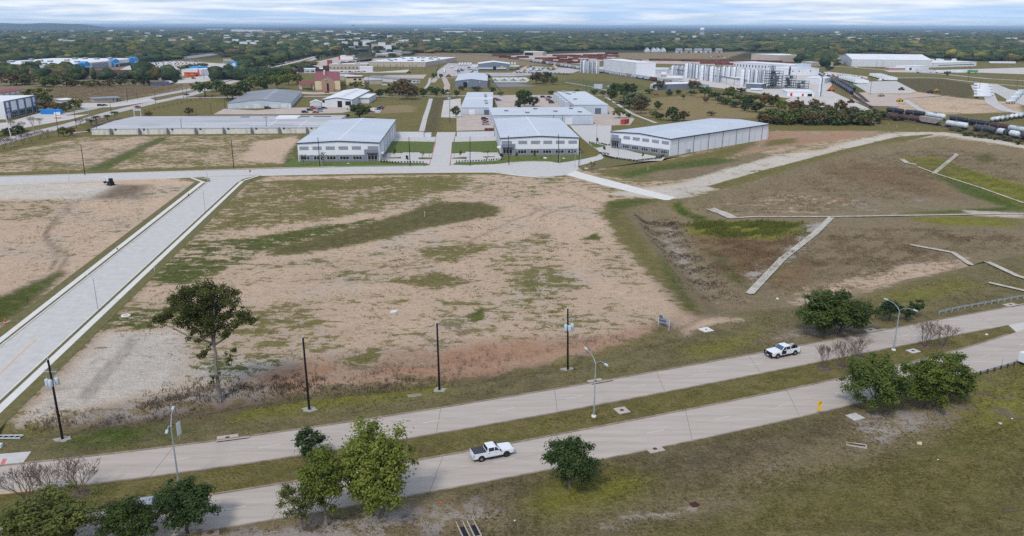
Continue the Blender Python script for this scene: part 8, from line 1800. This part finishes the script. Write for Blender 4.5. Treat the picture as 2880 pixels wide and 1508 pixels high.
# drain inlets, slabs, manholes
def slab_with_lid(name,label,px,w,d,lid=.32,h=.10,m='concrete_road',grate=False,ang=None,curb=False,hole=False):
 x,y,z=GT(*px);ang=road_angle(x)if ang is None else ang;t=thing(name,label,'drain',(x,y,z),ang);q=MB().use(m);q.box(-w/2,w/2,-d/2,d/2,-.2,h);q.build('slab',t,bevel=.015)
 if curb:q=MB().use(m);q.box(-w/2,w/2+1.6,-d/2-.25,-d/2-.01,-.1,.22);q.build('curb_lip',t);q=MB().use('black_paint');q.box(-w/2+.1,w/2+1.5,-d/2-.27,-d/2-.251,.04,.15);q.build('inlet_slot',t)
 if lid:q=MB().use('black_paint' if hole else 'timber_brown' if m=='kerb_old' else 'rust_dark');q.lathe([(lid,h+.001),(lid,h+.02)],18);q.build('lid',t)
 return t
for nm,lb,px,w,d,kw in[('curb_inlet','curb inlet slab with manhole left of the dark small tree',(640,1232),3.0,1.5,dict(curb=True)),('curb_inlet','curb inlet slab with manhole right of the middle street lamp',(1675,1073),2.6,1.4,dict(curb=True)),('curb_inlet','curb inlet slab near the two touching oaks',(2448,929),2.6,1.4,dict(curb=True)),('curb_inlet','curb inlet slab below the long guardrail',(2842,858),3.0,1.6,dict(curb=True)),
  ('manhole_slab','square manhole slab in the median right of the middle street lamp',(1749,1155),2.0,2.0,{}),('manhole_slab','square manhole slab in the median between crape myrtles',(2568,988),2.1,1.6,dict(m='concrete_new')),('manhole_slab','manhole slab with low marker on the lower verge',(1842,1264),2.4,1.7,{}),('manhole_slab','clean white square slab beside the mulch bed',(2405,1173),2.1,1.9,dict(lid=0,m='concrete_new')),('manhole_slab','white slab with a black hole at the basin corner',(1986,928),2.2,2.2,dict(m='concrete_walk',hole=True,lid=.22)),('manhole_slab','concrete rimmed lid at the lower kerb by the sparse tree',(592,1500),2.0,1.3,dict(m='kerb_old',lid=.4)),
  ('meter_box','pair of sunken meter frames on the far verge',(1167,1113),2.4,1.1,dict(m='kerb_old',lid=0)),('grate_slab','rusty square grate in the lower verge',(1953,1420),1.0,.9,dict(m='rust_dark',lid=0)),('manhole_ring','round white manhole ring in the bare field',(354,888),.1,.1,dict(lid=0))]:
 t=slab_with_lid(nm,lb,px,w,d,**kw)
 if nm=='manhole_ring':q=MB().use('concrete_walk');q.lathe([(.95,-.1),(.95,.14),(.6,.15),(.55,.12)],20);q.build('ring',t);q=MB().use('galv');q.lathe([(.5,.10),(.5,.13)],16);q.build('lid',t)
for px,lb,n,L_ in[((1315,1484),'double slotted concrete drain headwall in the lower verge',2,4.6),((2408,1253),'slotted concrete drain frame below the mulch bed',1,2.8)]:
 x,y,z=GT(*px);t=thing('drain_frame',lb,'drain',(x,y,z),road_angle(x)-.02 if n==2 else road_angle(x)+.9);w=.95
 for k in range(n):
  a=(k-(n-1)/2)*1.35;q=MB().use('concrete_road')
  for b in((a-w/2,a-w/2+.14,-L_/2,L_/2),(a+w/2-.14,a+w/2,-L_/2,L_/2),(a-w/2+.14,a+w/2-.14,L_/2-.14,L_/2),(a-w/2+.14,a+w/2-.14,-L_/2,-L_/2+.14)):q.box(*b,-.2,.16)
  q.build('frame',t);q=MB().use('black_paint');q.box(a-w/2+.14,a+w/2-.14,-L_/2+.14,L_/2-.14,-.2,.03);q.build('slot',t)
x,y,z=GT(20,1232);t=thing('ladder_grate','white ladder like pipe grate lying in the ditch at the left edge','grate',(x,y,z+.15),.02);q=MB().use('frame_white')
for s_ in(-.45,.45):q.box(-2.6,2.2,s_-.06,s_+.06,.0,.14)
q.build('rail',t)
for k in range(6):q=MB().use('frame_white');q.obox((-2.4+k*.85,-.39,.02),(.25,.78,0),(.07,0,0),(0,0,.09));q.build('rung',t)
q=MB().use('black_paint');q.box(-2.5,2.1,-.38,.38,-.25,-.05);q.build('pit',t)
x,y,z=GT(-2,1258);t=thing('utility_box','small white box cut off by the left photo edge','box',(x,y,z));q=MB().use('frame_white');q.box(-.5,.45,-.3,.3,0,.55);q.build('body',t,bevel=.03);q=MB().use('black_paint');q.box(-.45,.4,-.28,.28,-.1,-.001);q.build('base',t)
# electric meter frame
x,y,z=GT(1880,929);t=thing('meter_rack','blue grey electric meter rack on two posts at the basin corner','meter rack',(x,y,z),2.5);hh=height_for(x,y,z,899)
for a,h_ in((-.1,hh),(2.3,hh*1.0)):q=MB().use('frame_white');q.box(a-.05,a+.05,-.05,.05,-.1,h_);q.build('post',t)
q=MB().use('galv');q.box(-.1,2.3,-.03,.03,hh*.55,hh*.62);q.box(-.1,2.3,-.03,.03,hh*.85,hh*.92);q.build('rail',t)
for a,b,c_,d_ in((.0,.5,.45,1.05),(.75,1.5,.5,.95),(1.55,2.2,.62,1.2)):q=MB().use('trim_blue' if a else 'galv');q.box(a,b,-.25,-.031,hh*c_,hh*d_);q.build('cabinet',t)
# markers, hydrants, small litter
for px,py,ty,m,lb,r in[(435,763,746,'frame_white','white marker post on the field edge by the side road',.06),(149,817,805,'frame_white','white marker post left of the side road',.06),(78,853,838,'trim_dark','dark marker post in the green corner left of the side road',.07),(1194.6,610,594,'frame_white','white pipe standing in the dark grass tongue',.07),(1320,613,600,'galv','thin grey pipe in the dark grass tongue',.05),(1822,480,468,'frame_white','white post on the green patch before the long warehouse',.08),(2136,415,407,'yellow_bright','yellow white stake right of the long warehouse',.07),(2498,352,346,'frame_white','small white marker on the grass by the near train, left',.08),(2522,358,353,'frame_white','small white marker on the grass by the near train, middle',.08),(2581,366,360,'frame_white','small white marker on the grass by the near train, right',.08),(390,622,610,'galv_dark','thin wooden survey cross in the left dirt field',.05),(330,703,697,'trim_dark','dark hydrant beside the side road sidewalk',.14),(530,552,544,'trim_dark','dark hydrant at the far side road sidewalk',.14),(16,912,897,'orange_bright','orange traffic drum at the left photo edge',.16),(708,511,506,'trim_dark','little box marker on the grass by the junction',.12)]:
 x,y,z=GT(px,py);h=height_for(x,y,z,ty);t=thing('marker_post' if 'hydrant' not in lb else 'hydrant',lb,'marker',(x,y,z));q=MB().use(m)
 if 'hydrant' in lb or 'drum' in lb:q.lathe([(r,-.05),(r,h*.7),(r*1.3,h*.72),(r*1.2,h*.85),(r*.3,h)],10)
 else:q.tube((0,0,-.1),(0,0,h),r,r,6)
 q.build('post',t)
 if 'cross' in lb:q=MB().use(m);q.box(-.6,.6,-.04,.04,h*.55,h*.62);q.build('crosspiece',t)
 if 'drum' in lb:q=MB().use('frame_white');q.lathe([(r*1.02,h*.3),(r*1.02,h*.45)],10);q.build('stripe',t)
random.seed(31)
for px,py,m,s_,lb in[(2586,1248,'sand_stone',.55,'crumpled tan paper bag on the lower verge'),(2814,1192,'frame_white',.35,'white plastic scrap on the right lower lawn'),(2846,1178,'frame_white',.2,'little white scrap near the right photo edge'),(2638,1293,'frame_white',.14,'tiny white scrap on the lower lawn'),(1448,1465,'frame_white',.15,'small white scrap right of the double drain'),(1240,1414,'orange_bright',.2,'small pinkish scrap on bare mulch'),(2186,841,'frame_white',.5,'white lump beside the basin bank'),(2775,942,'frame_white',.35,'pale stone on the median tip'),(914,1321,'frame_white',.2,'white speck on the median grass'),(1107,879,'frame_white',.9,'flat white rubble patch in the bare field'),(980,461,'frame_white',.8,'white valve cover on the lawn before the left building'),(1586,447,'frame_white',.8,'white valve cover on the lawn before the middle building'),(1533,446.5,'frame_white',1.1,'white electrical pad on the middle lawn'),(1522,446,'bin_green',.9,'dark green cabinet on the middle lawn'),(1650,475,'concrete_walk',1.0,'flat pale slab on the grass right of the turning circle')]:
 x,y,z=GT(px,py);q=MB().use(m);n=9;P=[(math.cos(a)*s_*random.uniform(.6,1),math.sin(a)*s_*random.uniform(.5,.9))for a in np.linspace(0,2*PI,n+1)[:-1]];q.prism(P,-.03,[s_*random.uniform(.15,.6)for _ in range(n)]);tag(q.build('litter' if s_<.6 else 'pad',loc=(x,y,z)),lb,'litter' if s_<.6 else 'pad')
# guard rails
def guardrail(px,label,step=1.9,m='galv',post='pole_wood',flare=False):
 l_=resample(gl(px),step);t=thing('guardrail',label,'guardrail',(0,0,0))
 for a,b in zip(l_[:-1],l_[1:]):
  a,b=Vector(a),Vector(b);d=b-a;n=Vector((-d.y,d.x)).normalized();q=MB().use(m);q.obox((a.x,a.y,.42),(d.x,d.y,0),(n.x*.04,n.y*.04,0),(0,0,.12));q.obox((a.x+n.x*.05,a.y+n.y*.05,.54),(d.x,d.y,0),(n.x*.03,n.y*.03,0),(0,0,.07));q.obox((a.x,a.y,.61),(d.x,d.y,0),(n.x*.04,n.y*.04,0),(0,0,.12));q.build('beam',t)
 for p in l_:q=MB().use(post);q.box(p[0]-.09,p[0]+.09,p[1]-.26,p[1]-.08,-.2,.85);q.build('post',t)
guardrail([(2735,1060),(2790,1046),(2850,1029)],'short guardrail with dark posts behind the big green trees')
guardrail([(2640,884),(2700,870),(2780,856),(2880,838),(3000,818)],'long pale guardrail along the far kerb at the right edge',2.0,'galv','galv')
# small fences and hedges
def fence(px,label,h=1.2,m='steel_frame',step=4.0,rails=(.5,1.0),z=0):
 l_=resample(gl(px),step);t=thing('fence',label,'fence',(0,0,0))
 for p in l_:q=MB().use(m);q.box(p[0]-.06,p[0]+.06,p[1]-.06,p[1]+.06,-.1,h);q.build('post',t)
 for r in rails:q=MB().use(m);wallstrip(q,offset(l_,.03),offset(l_,-.03),h*r-.06,h*r);q.build('rail',t)
fence([(1800,275),(1900,273),(2000,272),(2060,278)],'dark post and rail fence at the meadow top',1.4,'timber_brown');fence([(1230,224),(1226,206),(1236,186)],'dark screen fence at the left of the equipment yard',2.4,'trim_dark',6,(.3,.6,1.0))
fence([(1384,232),(1412,262)],'dark fence right of the dark hall',1.8,'trim_dark',5);fence([(1240,212),(1345,213),(1440,212),(1510,212)],'long low dark fence before the equipment yard',2.0,'trim_dark',8,(.4,.7,1.0));fence([(1720,284),(1760,302),(1820,336)],'low rail fence along the gravel path',1.2,'timber_brown',6)
hd=MB();random.seed(41);HB=None
def hedge(px,n,label):
 l_=resample_n(gl(px),n)
 for p in l_:
  k_=['bush2','bush0'][0];s_=random.uniform(.19,.24);o=put_tree('bush2',(p[0]+random.uniform(-.1,.1),p[1],.1),label,'hedge_shrub','clipped hedge shrubs by the parking',(s_,s_,s_*1.25),cat='shrub',crown_mat='hedge_leaf')
  for c_ in list(o.children):
   if c_.name.startswith('trunk'):bpy.data.objects.remove(c_)
hedge([(1700,440),(1720,446),(1790,455),(1860,446.5)],40,'small dark clipped shrub edging the hedged parking court');hedge([(1688,433),(1712,436)],6,'small dark clipped shrub at the left corner of the court');hedge([(1846,445),(1866,440)],6,'small dark clipped shrub at the right corner of the court')
hedge([(1284,457),(1330,456),(1365,454),(1410,450)],18,'dark clipped shrub before the right parking bay');hedge([(1072,457),(1120,459),(1190,459)],15,'tiny shrub before the left parking bay');hedge([(1658,403),(1690,406),(1704,410)],10,'tiny shrub on the lens shaped grass island')
l_=resample(gl([(0,385),(40,380),(80,371)]),1.6);
hp,hn,hc=crown_points(1.4,.9,0,10,160,'round',.5)
P_=np.concatenate([hp+np.array([p[0],p[1],0])for p in l_]);N_=np.concatenate([hn for _ in l_]);o=bpy.data.objects.new('hedge',leaves_mesh('hedge',P_,N_,.22,'leaf_bright'));C.objects.link(o);tag(o,'long bright green hedge along the left avenue','hedge')
# bare weeds and brush, one mass each
def brush(name,label,poly,n,hgt_,m,width=.5,seed=1,twiggy=False,soft=7,gap=1.5):
 r_=np.random.default_rng(seed);P=np.array([GT(*p)[:2]if G(*p)[1]<420 else G(*p)for p in poly]);lo,hi=P.min(0),P.max(0);q=r_.uniform(lo,hi,(n*6,2));q=q[sdf(P,q[:,0],q[:,1])>r_.uniform(-1,1,len(q))**3*soft+gap]
 dn=np.sin(q[:,0]*.35+seed)+np.sin(q[:,1]*.5+seed*2)+np.sin((q[:,0]-q[:,1])*.9)*.8;q=q[dn>r_.uniform(-1.6,1.6,len(q))][:n];z=hgt(q[:,0],q[:,1]);k=7
 c=np.repeat(np.c_[q,z],k,0);n2=len(c);a=r_.uniform(0,2*PI,n2);sc=np.repeat(r_.uniform(.45,1.3,len(q)),k);r0=width*r_.uniform(.05,.8,n2)*sc;tip=r_.normal(size=(n2,2))*.28*hgt_
 h_=hgt_*sc*r_.uniform(.5,1.2,n2);w=(.02 if twiggy else.06)*np.ones(n2)
 b=c+np.c_[np.cos(a)*r0,np.sin(a)*r0,np.zeros(n2)-.03];t_=b+np.c_[tip,h_];s_=np.c_[-np.sin(a)*w,np.cos(a)*w,np.zeros(n2)]
 V=np.stack([b-s_,b+s_,t_+s_*.5,t_-s_*.5],1).reshape(-1,3);me_=bpy.data.meshes.new(name);me_.vertices.add(len(V));me_.vertices.foreach_set('co',V.astype(np.float32).ravel());me_.loops.add(len(V));me_.loops.foreach_set('vertex_index',np.arange(len(V),dtype=np.int32));me_.polygons.add(n2);me_.polygons.foreach_set('loop_start',(np.arange(n2)*4).astype(np.int32));me_.update(calc_edges=True);me_.materials.append(M(m))
 o=bpy.data.objects.new(name,me_);C.objects.link(o);o['kind']='stuff';o['label']=label;o['category']='undergrowth'
leafmat('weed_tan',(0.20,0.15,0.085),(0.32,0.24,0.145),(0.44,0.35,0.22),scale=.2);leafmat('weed_dark',(0.09,0.068,0.045),(0.17,0.13,0.085),(0.28,0.22,0.15),scale=.3);leafmat('weed_green',(0.12,0.14,0.03),(0.22,0.23,0.05),(0.32,0.30,0.08),scale=.3);leafmat('weed_rust',(0.17,0.105,0.06),(0.27,0.18,0.105),(0.34,0.26,0.14),scale=.25)
brush('weeds','brown knee high weeds covering the basin slopes',[(1900,590),(2050,545),(2250,480),(2450,420),(2640,395),(2880,440),(2880,520),(2700,480),(2600,560),(2300,600),(2000,606)],7000,.40,'weed_tan',.9,2)
brush('weeds','reddish weeds on the basin floor',[(1950,670),(2180,676),(2260,650),(2230,720),(2100,800),(2010,760)],3000,.45,'weed_rust',.9,3);brush('weeds','bright green reeds in the wet basin corner',[(1925,642),(1960,622),(2100,620),(2262,628),(2230,655),(2040,672)],2600,.8,'weed_green',.5,4)
brush('weeds','tan weeds on the basin bank right of the slanting channel',[(2260,720),(2340,640),(2600,640),(2860,660),(2860,700),(2600,735),(2300,830),(2180,820)],4500,.32,'weed_tan',.9,5);brush('weeds','green weeds along the right channel',[(2560,450),(2660,450),(2880,530),(2960,560),(2960,600),(2800,560),(2620,490)],2600,.35,'weed_green',.9,6)
brush('weeds','dark weeds on the left basin slope',[(1780,600),(1900,610),(1960,700),(2060,840),(1990,850),(1880,720)],1500,.35,'weed_dark',.9,7);brush('brush','dark dry brush along the ditch before the lone tree',[(60,1200),(300,1150),(560,1090),(760,1070),(980,1070),(1300,1050),(1300,1075),(980,1100),(700,1130),(400,1175),(100,1215)],1700,.5,'weed_dark',1.3,8);brush('brush','thin bare stalks on the red bank',[(560,1090),(980,1030),(1400,990),(1900,900),(1930,920),(1640,1010),(1250,1070),(960,1085),(600,1110)],900,.9,'twig',.5,9,True)
brush('brush','brown dry scrub field beyond the left avenue',[(140,285),(140,248),(300,240),(430,240),(520,240),(480,258),(330,282)],5000,1.6,'weed_tan',2.0,10)
leafmat('tuft_mow',(0.10,0.085,0.032),(0.20,0.17,0.072),(0.32,0.27,0.14),scale=.9);leafmat('tuft_field',(0.08,0.075,0.02),(0.17,0.15,0.045),(0.28,0.23,0.10),scale=.6)
brush('grass_tufts','rough mown grass tufts on the lower verge',[(0,1500),(800,1470),(1500,1330),(1920,1245),(2400,1140),(2880,1010),(3000,1000),(3000,1508),(2880,1508),(0,1515)],11000,.13,'tuft_mow',.35,21,soft=.4,gap=.9)
brush('grass_tufts','rough mown grass tufts on the far verge and ditch side',[(100,1222),(700,1138),(1250,1085),(1640,1025),(1930,925),(2260,870),(2600,795),(2880,730),(2880,845),(2300,955),(1900,1035),(960,1185),(120,1295)],9000,.13,'tuft_mow',.35,22,soft=.4,gap=.9)
brush('grass_tufts','mown grass tufts on the median strip',[(60,1392),(818,1298),(1523,1175),(2445,996),(2800,928),(2640,990),(1920,1146),(1185,1286),(300,1427),(60,1455)],7000,.12,'tuft_mow',.35,23,soft=.4,gap=.9)
brush('grass_tufts','low olive grass tufts scattered over the bare field',[(200,1040),(690,525),(1400,495),(1680,560),(1900,890),(1600,985),(980,1070),(600,1090)],5000,.16,'tuft_field',.7,24,soft=3)
brush('grass_tufts','low olive grass tufts on the left bare field',[(0,560),(520,510),(330,680),(0,920)],1500,.16,'tuft_field',.7,25,soft=3,gap=4)

# ------------------------------------------------------------------ air
hm=bpy.data.materials.new('haze_air');hm.use_nodes=True;t=hm.node_tree;t.nodes.clear()
o_=t.nodes.new('ShaderNodeOutputMaterial');pv=t.nodes.new('ShaderNodeVolumePrincipled')
pv.inputs['Color'].default_value=(0.50,0.72,1.0,1);pv.inputs['Density'].default_value=0.000045;pv.inputs['Anisotropy'].default_value=0.0
t.links.new(pv.outputs[0],o_.inputs['Volume'])
mb=MB();mb.mats=[hm];mb.box(-90000,90000,-3000,90000,-6,104);hz_=mb.build('haze');hz_['kind']='stuff'
